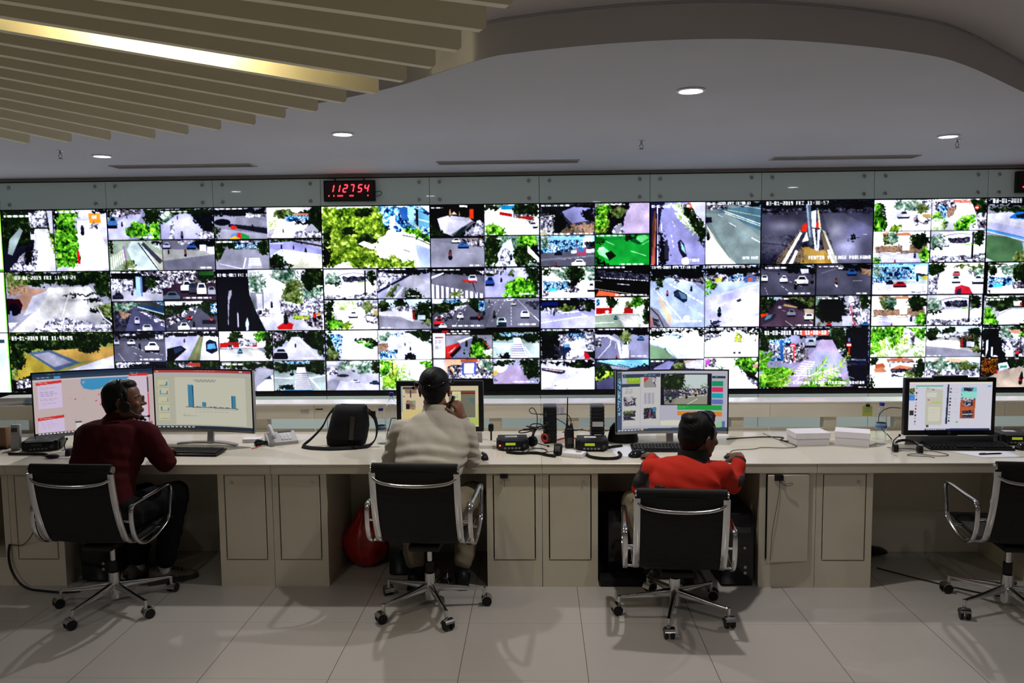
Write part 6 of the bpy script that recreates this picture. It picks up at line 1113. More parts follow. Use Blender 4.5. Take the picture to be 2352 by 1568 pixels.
MB().box((0, 0, .07), (.06, .05, .14), bev=.004).build('block', mat('brown_wood', (.22, .12, .06), .6, var=.2), bx); MB().box((0, 0, .006), (.09, .09, .012), bev=.002).build('foot', M_BLACK, bx)
def carton_low(label, x, y, z, sz, rz):
    t = thing('flat_carton', label, 'box', (x, y, z), rz)
    MB().box((0, 0, sz[2]*.35), (sz[0]*.98, sz[1]*.98, sz[2]*.7), bev=.002).build('tray', M_WHITEP, t)
    MB().box((0, 0, sz[2]*.74), (sz[0], sz[1], sz[2]*.5), bev=.003).build('lid', mat('pale_grey_card', (.50, .50, .50), .6), t)
carton_low('flat white carton lying on the shelf at far left', -3.72, 1.03, .951, (.30, .16, .05), R(8))
tray = thing('plastic_tray', 'shallow dark blue plastic tray on the shelf behind the map monitor', 'tray', (-3.50, .96, .951), R(5))
MB().lathe([(.0, 0), (.11, 0), (.15, .022), (.155, .022), (.115, -.004+.004), (.0, .003)], n=32).xform(Matrix.Diagonal((1.15, .6, 1, 1))).build('rim', mat('petrol_plastic', (.03, .09, .12), .35), tray)

# desk telephone
ph = thing('desk_telephone', 'light grey desk telephone left of the black bag', 'telephone', (-1.71, .585, DT), R(28))
b = MB(); pr_ = [(-.085, 0), (.085, 0), (.085, .060), (.06, .064), (-.085, .022)]
rg = [[(xx, a, c) for a, c in pr_] for xx in (-.095, .095)]
b.rings(rg); b.build('base', M_GREYP, ph, angle=30)
MB().tube([(-.062, -.085, .052), (-.062, -.075, .064), (-.062, 0, .088), (-.062, .06, .097), (-.062, .085, .09)], [.020, .022, .014, .021, .019], n=14, smooth=4, flat=(.75, 1.15)).build('handset', M_GREYP, ph, angle=60)
for r_ in range(4):
    for c in range(3):
        MB().box((.0+c*.024, -.055+r_*.024, .031+r_*.0058+.004), (.017, .015, .006), rot=Euler((R(13), 0, 0)), bev=.002, seg=1).build('key', M_WHITEP if (r_, c) != (0, 0) else M_STICK, ph)
MB().box((.03, .055, .062), (.09, .026, .004), rot=Euler((R(13), 0, 0)), bev=.001).build('display', M_DGREY, ph)
tube_pts = [(-.062+.0, -.10, .02)]
coil('dark curly handset cord bunched left of the desk telephone', [(-1.86, .52, DT+.012), (-1.83, .47, DT+.012), (-1.79, .50, DT+.02), (-1.81, .54, DT+.012), (-1.85, .53, DT+.024), (-1.84, .48, DT+.024)], .009, 44, .003)
tg = thing('red_tag', 'small red ribbon tag hanging from the curly handset cord', 'tag', (-1.83, .41, DT+.002), R(-15))
MB().tube([(0, .05, .004), (.004, .02, .003), (-.006, -.02, .002)], 1, n=8, flat=(.002, .005)).build('ribbon', mat('red_ribbon', (.6, .03, .07), .5), tg)
ab = thing('white_adapter', 'small white box left of the desk telephone', 'adapter', (-1.915, .62, DT), R(6))
MB().box((0, 0, .013), (.12, .075, .026), bev=.004).build('body', M_WHITEP, ab); MB().box((0, -.038, .013), (.1, .002, .004)).build('seam', M_GREYP, ab)

# black shoulder bag
M_BAG = mat('black_nylon', (.008, .008, .0095), .75, spec=.25, var=.15, scale=40, bump=.25, bscale=220)
bag = thing('shoulder_bag', 'black nylon shoulder bag standing on the desk', 'bag', (-1.255, .50, DT), R(-8))
b = MB(); rg = []
for z, hw, hd in ((0.0, .105, .055), (.01, .122, .066), (.05, .130, .072), (.13, .128, .072), (.20, .118, .064), (.245, .105, .052), (.262, .096, .040), (.268, .08, .025)):
    ring = []
    for j in range(32):
        a = 2*PI*j/32; ca, sa = math.cos(a), math.sin(a); pw = .55
        ring.append((hw*math.copysign(abs(ca)**pw, ca)+.045*z/.3, hd*math.copysign(abs(sa)**pw, sa)+z*.05+.006*math.sin(z*40+ca*3), z))
    rg.append(ring)
b.rings(rg); b.build('body', M_BAG, bag, angle=60)
b = MB(); rg = []
for z, y0 in ((.266, -.01), (.262, -.045), (.23, -.064), (.16, -.076), (.09, -.082), (.055, -.083)):
    hw = .100+(.266-z)*.11
    rg.append([(xx+.045*z/.3, y0-.006*math.cos(xx/hw*1.4)+abs(xx/hw)**5*.028, z) for xx in np.linspace(-hw, hw, 17)]+[(xx+.045*z/.3, y0+.006+abs(xx/hw)**5*.028, z) for xx in np.linspace(hw, -hw, 17)])
b.rings(rg).build('flap', M_BAG, bag, angle=60)
MB().box((.075, -.0885, .13), (.030, .003, .15), rot=Euler((0, R(6), 0)), bev=.001).build('woven_strip', mat('dark_brown_strip', (.035, .028, .026), .6, var=.5, scale=90), bag)
for s_ in (-1, 1):
    MB().box((s_*.118+.035, .0, .22), (.012, .02, .035), bev=.003).build('strap_ring', M_DGREY, bag)
MB().strip([(-.085, 0, .235), (-.12, -.005, .19), (-.155, -.02, .12), (-.215, -.06, .05), (-.258, -.09, .012), (-.235, -.125, .008), (-.16, -.155, .007), (-.04, -.158, .007), (.08, -.12, .008), (.17, -.06, .012), (.205, -.02, .05), (.212, .0, .11), (.20, .01, .17), (.18, .01, .205), (.145, 0, .235)], (.15, .6, .75), .032, .009, smooth=5).build('strap', M_BAG, bag, angle=60)
MB().box((.19, .0, .215), (.03, .012, .03), bev=.003).build('buckle', M_BLACK, bag)
# water bottles
M_PET = mat('clear_plastic', (.96, .98, 1), .04, trans=1., ior=1.18, spec=.5, var=.0)
M_CAP = mat('blue_cap', (.02, .02, .28), .4)
def bottle(label, x, y, h, r_, band=True):
    t = thing('water_bottle', label, 'bottle', (x, y, DT), R(-30), 'clear water bottles')
    s_ = h/.29
    prof = [(0, .002), (r_*.85, .001), (r_, .010)]
    z = .02
    while z < .17*s_:
        prof += [(r_, z), (r_*.965, z+.008*s_)]; z += .018*s_
    prof += [(r_, .175*s_), (r_*.96, .20*s_), (r_*.72, .228*s_), (r_*.40, .252*s_), (.013, .262*s_), (.0125, .276*s_), (.011, .277*s_)]
    inner = [(max(.001, a-.0016), c) for a, c in reversed(prof)]
    inner[-1] = (0, .004)
    b = MB(); b.lathe(prof+inner[:-1]+[(0, .004)], n=32)
    b.build('bottle', M_PET, t, angle=60)
    MB().lathe([(0, .294*s_), (.0145, .294*s_), (.0155, .290*s_), (.0155, .272*s_), (.0, .272*s_)], n=24).build('cap', M_CAP, t)
    if band:
        MB().lathe([(r_+.0008, .115*s_), (r_+.0008, .150*s_), (r_+.0003, .150*s_), (r_+.0003, .115*s_)], n=32).build('label', mat('bottle_label', (.35, .42, .55), .4, var=.6, scale=22), t)
        MB().lathe([(r_+.0014, .118*s_), (r_+.0014, .134*s_), (r_+.0008, .134*s_), (r_+.0008, .118*s_)], n=32).build('label_band', mat('blue_band', (.03, .18, .50), .4), t)
bottle('front small water bottle with a blue and red label by the black bag', -1.035, .56, .232, .030)
bottle('tall water bottle without label left of the all in one computer', -.985, .68, .315, .042, False)
bottle('water bottle with blue label on the right desk beside the cartons', 2.185, .50, .262, .033)
# white lunch cartons with scalloped lids
def carton(label, x, y, rz, w_=.235, d_=.17, h=.085):
    t = thing('white_carton', label, 'carton', (x, y, DT), rz, None)
    MB().box((0, 0, h*.46), (w_*.97, d_*.97, h*.92), bev=.002, seg=1).build('tray', M_WHITEP, t)
    b = MB(); b.box((0, 0, h-.002), (w_, d_, .004), bev=.001, seg=1)
    def flap(p, q, n_):
        p, q = Vector(p), Vector(q); N = 36; d = (q-p); nn = Vector((d.y, -d.x, 0)).normalized()*.001
        top, bot = [], []
        for i in range(N+1):
            u = i/N; c = p+d*u; dep = h*.40+.005*abs(math.sin(u*n_*PI))
            top.append(c+Vector((0, 0, h-.001))); bot.append(c+Vector((0, 0, h-dep)))
        ring = [[top[i]+nn, bot[i]+nn, bot[i]-nn, top[i]-nn] for i in range(N+1)]
        b.rings(ring)
    hw, hd = w_/2, d_/2
    flap((-hw, -hd, 0), (hw, -hd, 0), 7); flap((hw, -hd, 0), (hw, hd, 0), 5); flap((-hw, hd, 0), (-hw, -hd, 0), 5); flap((hw, hd, 0), (-hw, hd, 0), 7)
    b.build('lid', mat('white_lid_card', (.80, .78, .84), .6), t, angle=30)
carton('white paper carton with scalloped lid, the left of the two', 1.732, .52, R(4), .222, .16, .082)
carton('white paper carton with scalloped lid, the right of the two, turned askew', 2.005, .50, R(-22), .205, .15, .088)
# notes and labels on the shelf fascia
def note(label, x, z, w_, h_, m, name, rows=None, lab='sheet'):
    t = thing(name, label, 'note', (x, .9405, z))
    MB().box((0, 0, 0), (w_, .0012, h_)).build(lab, m, t, smooth=False)
    if rows:
        b = MB()
        for (rx, rz_, rw) in rows:
            b.box((rx, -.0009, rz_), (rw, .0006, .0035))
        b.build('printed_rows', mat('faded_ink', (.28, .29, .38), .7), t, smooth=False)
    return t
note('white printed list stuck to the shelf fascia above the handheld radio', .135, .888, .098, .072, mat('list_paper', (.55, .54, .60), .7), 'printed_list', [(-.03+c*.03, .022-r_*.007, .02) for c in range(3) for r_ in range(6)])
nt_ = note('yellow green sticky note under a black clip on the shelf fascia', 2.275, .880, .068, .07, mat('yellow_note', (.42, .50, .04), .7), 'sticky_note', [(0, .018-r_*.009, .045) for r_ in range(4)])
MB().box((.0, -.006, .040), (.026, .014, .016), bev=.003).build('binder_clip', M_BLACK, nt_)
note('small pale sticker on the shelf fascia left of the black bag', -1.652, .895, .062, .028, mat('pale_sticker', (.44, .42, .40), .6), 'asset_sticker', [(-.02, -.002, .012), (.01, .004, .02)])
note('thin grey strip sticker right of the pale sticker on the fascia', -1.548, .909, .052, .010, M_DGREY, 'strip_sticker')
# loose cables on the right half of the desks
cable('black cable on the desk right of the person in orange', [(1.24, .64, D), (1.38, .66, D+.004), (1.50, .70, D), (1.62, .68, D), (1.58, .60, D), (1.62, .56, D)], .004)
cable('thin mouse cable right of the person in orange', [(1.14, .14, D), (1.20, .30, D), (1.34, .34, D), (1.40, .38, D), (1.56, .37, D), (1.63, .43, D), (1.57, .62, D), (1.50, .72, D+.02)], .0022, M_DGREY)
cable('thin black headset cord around the right desk headset', [(2.17, .37, D), (2.21, .34, D+.003), (2.30, .33, D), (2.42, .24, D), (2.44, .16, D), (2.36, .14, D), (2.27, .20, D), (2.20, .16, D), (2.30, .13, D), (2.33, .10, D)], .002)
cable('black cable curving down left of the right computer', [(2.36, .62, .955), (2.30, .66, .95), (2.255, .70, .90), (2.25, .68, .83), (2.28, .62, .78), (2.30, .60, D)], .003)
cable('black cable with plug left of the left bottle', [(-.94, .60, .905), (-.975, .61, .90), (-.985, .60, .86), (-1.00, .57, .80), (-1.0, .60, D)], .0028)
cable('cable lying between map monitor and bar chart keyboard', [(-2.90, .40, D), (-2.80, .43, D), (-2.68, .42, D), (-2.60, .38, D)], .003)
spk = thing('desk_speaker', 'small black box beside the right edge of the middle computer', 'speaker', (-.315, .62, DT+.09))
MB().box((0, 0, 0), (.035, .04, .05), bev=.010).build('body', M_BLACK, spk); MB().cyl((0, .01, -.087), (0, .01, -.02), .006, n=12).build('stem', M_BLACK, spk)

# ---------------------------------------------------------------- under the desks
def tower(label, x, y, rz=0., h=.40, w_=.18, d_=.40):
    t = thing('computer_tower', label, 'computer', (x, y, 0), rz)
    MB().box((0, 0, h/2+.01), (w_, d_, h), bev=.006).build('case', M_BLACK, t)
    MB().box((0, -d_/2-.006, h/2+.01), (w_-.004, .014, h-.006), bev=.005).build('front_panel', M_BLACKG, t)
    MB().box((0, -d_/2-.014, h*.80), (w_-.04, .004, .035), bev=.001).build('disc_drive', M_DGREY, t)
    MB().cyl((.04, -d_/2-.018, h*.55), (.04, -d_/2-.010, h*.55), .007, n=16).build('power_button', M_STEEL, t)
    for k in range(2):
        MB().cyl((.045, -d_/2-.017, .085+k*.035), (.045, -d_/2-.010, .085+k*.035), .009, n=16).build('audio_port', M_GREYP, t)
    for sx in (-1, 1):
        MB().box((sx*w_*.35, 0, .005), (.02, d_*.8, .01)).build('foot', M_BLACK, t)
tower('black computer tower under the desk behind the maroon jacket man chair', -2.70, .26, 0, .42, .19)
tower('black computer tower under the desk behind the beige jacket man chair', -.845, .37, R(2), .40, .18)
tower('black computer tower with small lights right of the orange person chair', 1.165, .22, R(0), .43, .19)
tower('dark computer case in the shade left of the orange person chair', .50, .33, R(4), .42, .20)
fr_ = thing('foot_rest', 'low black foot rest on the floor left of the orange person chair', 'foot rest', (.50, .02, 0))
MB().box((0, .05, .024), (.28, .14, .048), bev=.006).build('block', M_BLACK, fr_)
# red plastic bag
M_RBAG = mat('red_plastic_bag', (.30, .012, .012), .35, var=.35, scale=14, bump=.6, bscale=18)
rb = thing('red_plastic_bag', 'crumpled red plastic bag on the floor under the desk', 'bag', (-1.105, .36, 0))
b = MB(); b.ell((0, 0, .16), (.145, .13, .16), n=40)
rn = random.Random(4)
for v in b.bm.verts:
    a = math.atan2(v.co.y, v.co.x); zf = v.co.z
    v.co.x *= 1+.07*math.sin(5*a+zf*20); v.co.y *= 1+.07*math.sin(7*a+2); v.co.z = max(.002, v.co.z-.01)
    if zf > .27: v.co.x *= .55; v.co.y *= .55; v.co.z += .06+.02*math.sin(9*a)
b.build('bag', M_RBAG, rb, angle=70)
MB().tube([(-.12, -.02, .12), (-.18, -.04, .16), (-.19, -.03, .20), (-.15, -.03, .17), (-.11, -.02, .19)], [.016, .02, .012, .014, .01], n=10, smooth=4, flat=(1, .4)).build('handle_knot', M_RBAG, rb, angle=60)
def shoe_loose(label, x, y, rz):
    t = thing('loose_shoe', label, 'shoe', (x, y, 0), rz)
    make_shoe(MB(), M_BLACK, t, 0)
def make_shoe(b, m, t, z):
    rg = []
    for v, w_, h_, zc in ((-.13, .018, .03, .035), (-.12, .034, .045, .05), (-.07, .038, .055, .06), (0, .040, .040, .048), (.06, .046, .030, .038), (.11, .042, .024, .032), (.14, .028, .016, .024), (.148, .008, .008, .018)):
        rg.append([(w_*math.cos(a), v, z+max(.002, zc+h_*math.sin(a))) for a in np.linspace(0, 2*PI, 20, endpoint=False)])
    return b.rings(rg).build('upper', m, t, angle=70)
shoe_loose('black shoe on the floor beyond the right cabinet', 2.12, .50, R(-70))
# cables on the floor and hanging
cable('thick black cable from the far left cabinet curving to the floor', [(-3.19, -.01, .26), (-3.195, -.02, .20), (-3.18, -.03, .12), (-3.13, -.05, .05), (-3.05, -.08, .014), (-2.95, -.10, .008), (-2.82, -.12, .007), (-2.72, -.10, .007)], .007)
cable('thin green cable stretched across the leftmost full cabinet', [(-3.19, -.012, .26), (-3.12, -.015, .255), (-3.08, -.02, .275), (-3.02, -.06, .33), (-2.96, -.10, .40)], .003, mat('green_cable', (.02, .06, .055), .5))
cable('thin black cable on the floor under the empty chair', [(2.10, .30, .006), (2.28, .12, .006), (2.55, -.10, .006), (2.85, -.20, .006), (3.1, -.45, .006), (3.3, -.7, .006)], .004)
lk = thing('hasp_box', 'small black latch box on the open cabinet door with a thin wire', 'latch', (1.385, -.030, .665))
MB().box((0, 0, 0), (.052, .018, .034), bev=.003).build('case', M_BLACK, lk)
MB().tube([(.005, -.003, -.017), (.02, -.006, -.035), (.045, -.01, -.045), (.07, -.012, -.040), (.075, -.012, -.028), (.055, -.012, -.030), (.03, -.01, -.04)], .0016, n=6, smooth=4).build('wire_loop', M_DGREY, lk)
MB().tube([(.005, -.003, -.017), (.0, -.006, -.10), (-.02, -.01, -.22), (-.035, -.01, -.33), (-.04, -.01, -.42), (-.045, -.006, -.49)], .0014, n=6, smooth=4).build('hanging_wire', M_DGREY, lk)
kl = thing('hasp_box', 'small black latch box under the desk edge right of the beige jacket man', 'latch', (-.205, -.012, .672))
MB().box((0, 0, 0), (.045, .016, .022), bev=.002).build('case', M_BLACK, kl); MB().tube([(0, -.004, -.01), (.004, -.006, -.04), (.002, -.006, -.06)], .0015, n=6, smooth=3).build('hanging_wire', M_DGREY, kl)

# ---------------------------------------------------------------- people
def at(px, py, Y):
    """the point at depth Y seen at photo position (px, py)"""
    d = _F+_R*((px-1176)/CAM_F)-_U*((py-784)/CAM_F)
    return Vector((0, -CAM_D, CAM_H))+d*((Y+CAM_D)/d.y)
def ellring(c, lat, fwd, a, b, n=28, p=.85):
    return [c+lat*(a*math.copysign(abs(math.cos(t))**p, math.cos(t)))+fwd*(b*math.copysign(abs(math.sin(t))**p, math.sin(t))) for t in [2*PI*j/n for j in range(n)]]
def limb(b, pts, rad, n=16, smooth=4, flat=None):
    P = [Vector(p) for p in pts]
    b.tube(P, list(rad), n=n, smooth=smooth, flat=flat)
    b.ell(P[0], (rad[0],)*3, n=14); b.ell(P[-1], (rad[-1],)*3, n=14)
def fuse(b, name, m, parent, voxel=.007, smooth=4, fold=None, angle=180):
    """union every overlapping shape into one continuous skin"""
    bmesh.ops.recalc_face_normals(b.bm, faces=b.bm.faces[:])
    me = bpy.data.meshes.new('raw'); b.bm.to_mesh(me); b.bm.free()
    o = bpy.data.objects.new('raw', me); COL.objects.link(o)
    md = o.modifiers.new('r', 'REMESH'); md.mode = 'VOXEL'; md.voxel_size = voxel
    sm = o.modifiers.new('s', 'SMOOTH'); sm.factor = .5; sm.iterations = smooth
    dg = bpy.context.evaluated_depsgraph_get(); dg.update()
    m2 = bpy.data.meshes.new_from_object(o.evaluated_get(dg)); m2.name = name
    bpy.data.objects.remove(o); bpy.data.meshes.remove(me)
    if fold:
        n = len(m2.vertices); co = np.empty(n*3); m2.vertices.foreach_get('co', co); co = co.reshape(-1, 3)
        nm = np.empty(n*3); m2.vertex_normals.foreach_get('vector', nm); nm = nm.reshape(-1, 3)
        co = co+nm*fold(co)[:, None]
        m2.vertices.foreach_set('co', co.ravel()); m2.update()
    m2.materials.clear(); m2.materials.append(m)
    m2.polygons.foreach_set('use_smooth', [True]*len(m2.polygons))
    q = bpy.data.objects.new(name, m2); COL.objects.link(q); q.parent = parent
    return q
def wob(co, fx, fy, fz, ph):
    return np.sin(co[:, 0]*fx+co[:, 1]*fy+co[:, 2]*fz+ph)
def head_shapes(b, M, ears=True):
    def E(c, r, rot=None):
        mm = M @ Matrix.Translation(Vector(c)) @ (rot.to_matrix().to_4x4() if rot else Matrix.Identity(4)) @ Matrix.Diagonal((r[0], r[1], r[2], 1))
        bmesh.ops.create_uvsphere(b.bm, u_segments=22, v_segments=16, radius=1, matrix=mm)
    E((0, -.014, .030), (.075, .094, .082)); E((0, .028, -.008), (.064, .066, .080)); E((0, .036, -.052), (.053, .054, .052))
    E((0, .066, -.092), (.026, .022, .021)); E((.036, .010, -.068), (.026, .048, .026)); E((-.036, .010, -.068), (.026, .048, .026))
    E((0, .068, .020), (.050, .019, .013)); E((0, .004, .038), (.067, .082, .068))
    E((.036, .068, -.022), (.022, .020, .020)); E((-.036, .068, -.022), (.022, .020, .020))
    E((0, .096, .004), (.009, .012, .024), Euler((R(-16), 0, 0))); E((0, .106, -.022), (.013, .013, .010)); E((.011, .099, -.026), (.009, .009, .007)); E((-.011, .099, -.026), (.009, .009, .007))
    E((0, .090, -.052), (.024, .011, .0065)); E((0, .089, -.063), (.021, .011, .007))
    if ears:
        for s_ in (-1, 1):
            E((s_*.079, -.014, -.006), (.007, .017, .030), Euler((R(-8), R(s_*12), R(s_*18)))); E((s_*.077, -.008, -.030), (.007, .010, .012))
def hair_shapes(b, M, kind='short'):
    def E(c, r, rot=None):
        mm = M @ Matrix.Translation(Vector(c)) @ (rot.to_matrix().to_4x4() if rot else Matrix.Identity(4)) @ Matrix.Diagonal((r[0], r[1], r[2], 1))
        bmesh.ops.create_uvsphere(b.bm, u_segments=26, v_segments=18, radius=1, matrix=mm)
    E((0, -.026, .044), (.081, .091, .079)); E((0, -.050, .006), (.073, .066, .072)); E((0, -.060, -.034), (.055, .044, .045))
    E((.058, -.030, .012), (.023, .036, .036)); E((-.058, -.030, .012), (.023, .036, .036))
    E((0, .020, .090), (.056, .052, .032)); E((.067, .018, .030), (.012, .016, .036)); E((-.067, .018, .030), (.012, .016, .036))
    if kind == 'tuft':
        E((0, .040, .104), (.045, .035, .024), Euler((R(25), 0, 0))); E((0, .058, .104), (.025, .022, .018)); E((0, -.070, .092), (.05, .045, .03))
def hand(b, M, curl=(35, 45, 30), spread=0, mirror=1, thumb=(35, -20), sc=1., fing=None):
    """M: wrist frame, +y along the fingers, +z back of the hand; five separate fingers"""
    def T(p): return M @ Vector((p[0]*mirror*sc, p[1]*sc, p[2]*sc))
    limb(b, [T((0, -.015, 0)), T((0, .015, 0))], (.025*sc, .026*sc), 14, 2)
    rg = []
    for y, a, h_ in ((.0, .026, .019), (.02, .032, .018), (.05, .040, .016), (.08, .041, .014), (.092, .037, .011)):
        rg.append([T((a*math.cos(t), y, h_*math.sin(t))) for t in [2*PI*j/16 for j in range(16)]])
    b.rings(rg)
    for k, (x, L, r_) in enumerate(((-.030, .061, .0078), (-.0105, .078, .0088), (.010, .084, .0090), (.030, .074, .0088))):
        c = curl if fing is None else fing[k]
        p = Vector((x, .086-abs(x-.005)*.12, .002)); ang = 0; pts = [T(p-Vector((0, .02, 0))), T(p)]; side = (x*.9+spread*x*8)
        for f_, cc in zip((.45, .31, .24), c):
            ang += cc
            p = p+Vector((side*L*f_, math.cos(R(ang))*L*f_, -math.sin(R(ang))*L*f_)); pts.append(T(p))
        b.tube(pts, [r_*sc*1.12, r_*sc*1.1, r_*sc, r_*sc*.95, r_*sc*.8], n=12, smooth=3); b.ell(pts[-1], (r_*sc*.82,)*3, n=10)
    t0 = Vector((.022, .018, -.006)); a1, a2 = R(thumb[0]), R(thumb[1])
    d1 = Vector((math.sin(a1), math.cos(a1), math.sin(a2)*.6)).normalized(); d2 = Vector((math.sin(a1)*.55, math.cos(a1), math.sin(a2)*1.1)).normalized()
    q = [t0, t0+d1*.035, t0+d1*.058+d2*.006, t0+d1*.058+d2*.034]
    b.tube([T(v) for v in q], [.0135*sc, .0125*sc, .0105*sc, .009*sc], n=12, smooth=3); b.ell(T(q[-1]), (.0092*sc,)*3, n=10)
def frame(origin, ydir, zdir):
    y = Vector(ydir).normalized(); z = Vector(zdir); z = (z-y*z.dot(y)).normalized(); x = y.cross(z)
    return Matrix(((x.x, y.x, z.x, origin[0]), (x.y, y.y, z.y, origin[1]), (x.z, y.z, z.z, origin[2]), (0, 0, 0, 1)))
def shoe(M, parent, m_up, m_sole, lace=True):
    rg = []
    for v, w_, h_, zc in ((-.088, .014, .02, .045), (-.084, .030, .040, .055), (-.05, .036, .050, .060), (0, .036, .040, .055), (.06, .040, .030, .044), (.11, .043, .022, .036), (.155, .038, .018, .032), (.178, .022, .013, .028), (.184, .006, .006, .024)):
        rg.append([M @ Vector((w_*math.cos(a), v, max(.016, zc+h_*math.sin(a)))) for a in [2*PI*j/20 for j in range(20)]])
    up = MB().rings(rg).build('shoe', m_up, parent, angle=70)
    rg = []
    for v, w_ in ((-.095, .02), (-.088, .032), (-.05, .037), (.0, .034), (.06, .042), (.11, .046), (.16, .041), (.186, .024), (.193, .008)):
        rg.append([M @ Vector(p) for p in ((-w_, v, .002), (w_, v, .002), (w_*1.03, v, .014), (w_, v, .024), (-w_, v, .024), (-w_*1.03, v, .014))])
    MB().rings(rg).build('sole', m_sole, up, angle=50)
    if lace:
        b = MB()
        for k in range(4):
            y = .03+k*.022; z = .092-k*.008
            b.tube([M @ Vector((-.022, y, z-.006)), M @ Vector((0, y+.006, z+.002)), M @ Vector((.022, y, z-.006))], .0028, n=6, smooth=3)
        b.build('laces', m_sole, up)
M_SKIN = mat('brown_skin', (.20, .085, .045), .5, var=.10, scale=25, bump=.05, bscale=180)
M_SKIN2 = mat('dark_brown_skin', (.135, .055, .030), .5, var=.10, scale=25, bump=.05, bscale=180)
M_HAIR = mat('black_hair', (.004, .004, .0045), .55, spec=.25, var=.5, scale=60, bump=.25, bscale=170, stretch=(1, 1, .35))
M_MAROON = mat('maroon_cloth', (.052, .0045, .007), .9, var=.10, scale=14, bump=.08, bscale=260, spec=.15)
M_BEIGE = mat('beige_cloth', (.46, .42, .345), .85, var=.03, scale=5, bump=.04, bscale=300, spec=.3)
M_ORANGE = mat('orange_cloth', (.44, .016, .005), .8, var=.06, scale=6, bump=.06, bscale=260, spec=.25)
M_BLACKC = mat('black_cloth', (.010, .010, .012), .85, var=.2, scale=30, bump=.2, bscale=240)
M_DARKP = mat('dark_trousers', (.006, .007, .009), .9, spec=.15, var=.2, scale=20, bump=.15, bscale=200)
M_KHAKI = mat('khaki_trousers', (.20, .165, .105), .8, var=.12, scale=14, bump=.15, bscale=200)
M_SOCK = mat('white_sock', (.42, .44, .45), .85, var=.05, scale=30)
M_EYE = mat('eye_white', (.26, .23, .21), .35); M_IRIS = mat('dark_iris', (.01, .006, .004), .15)

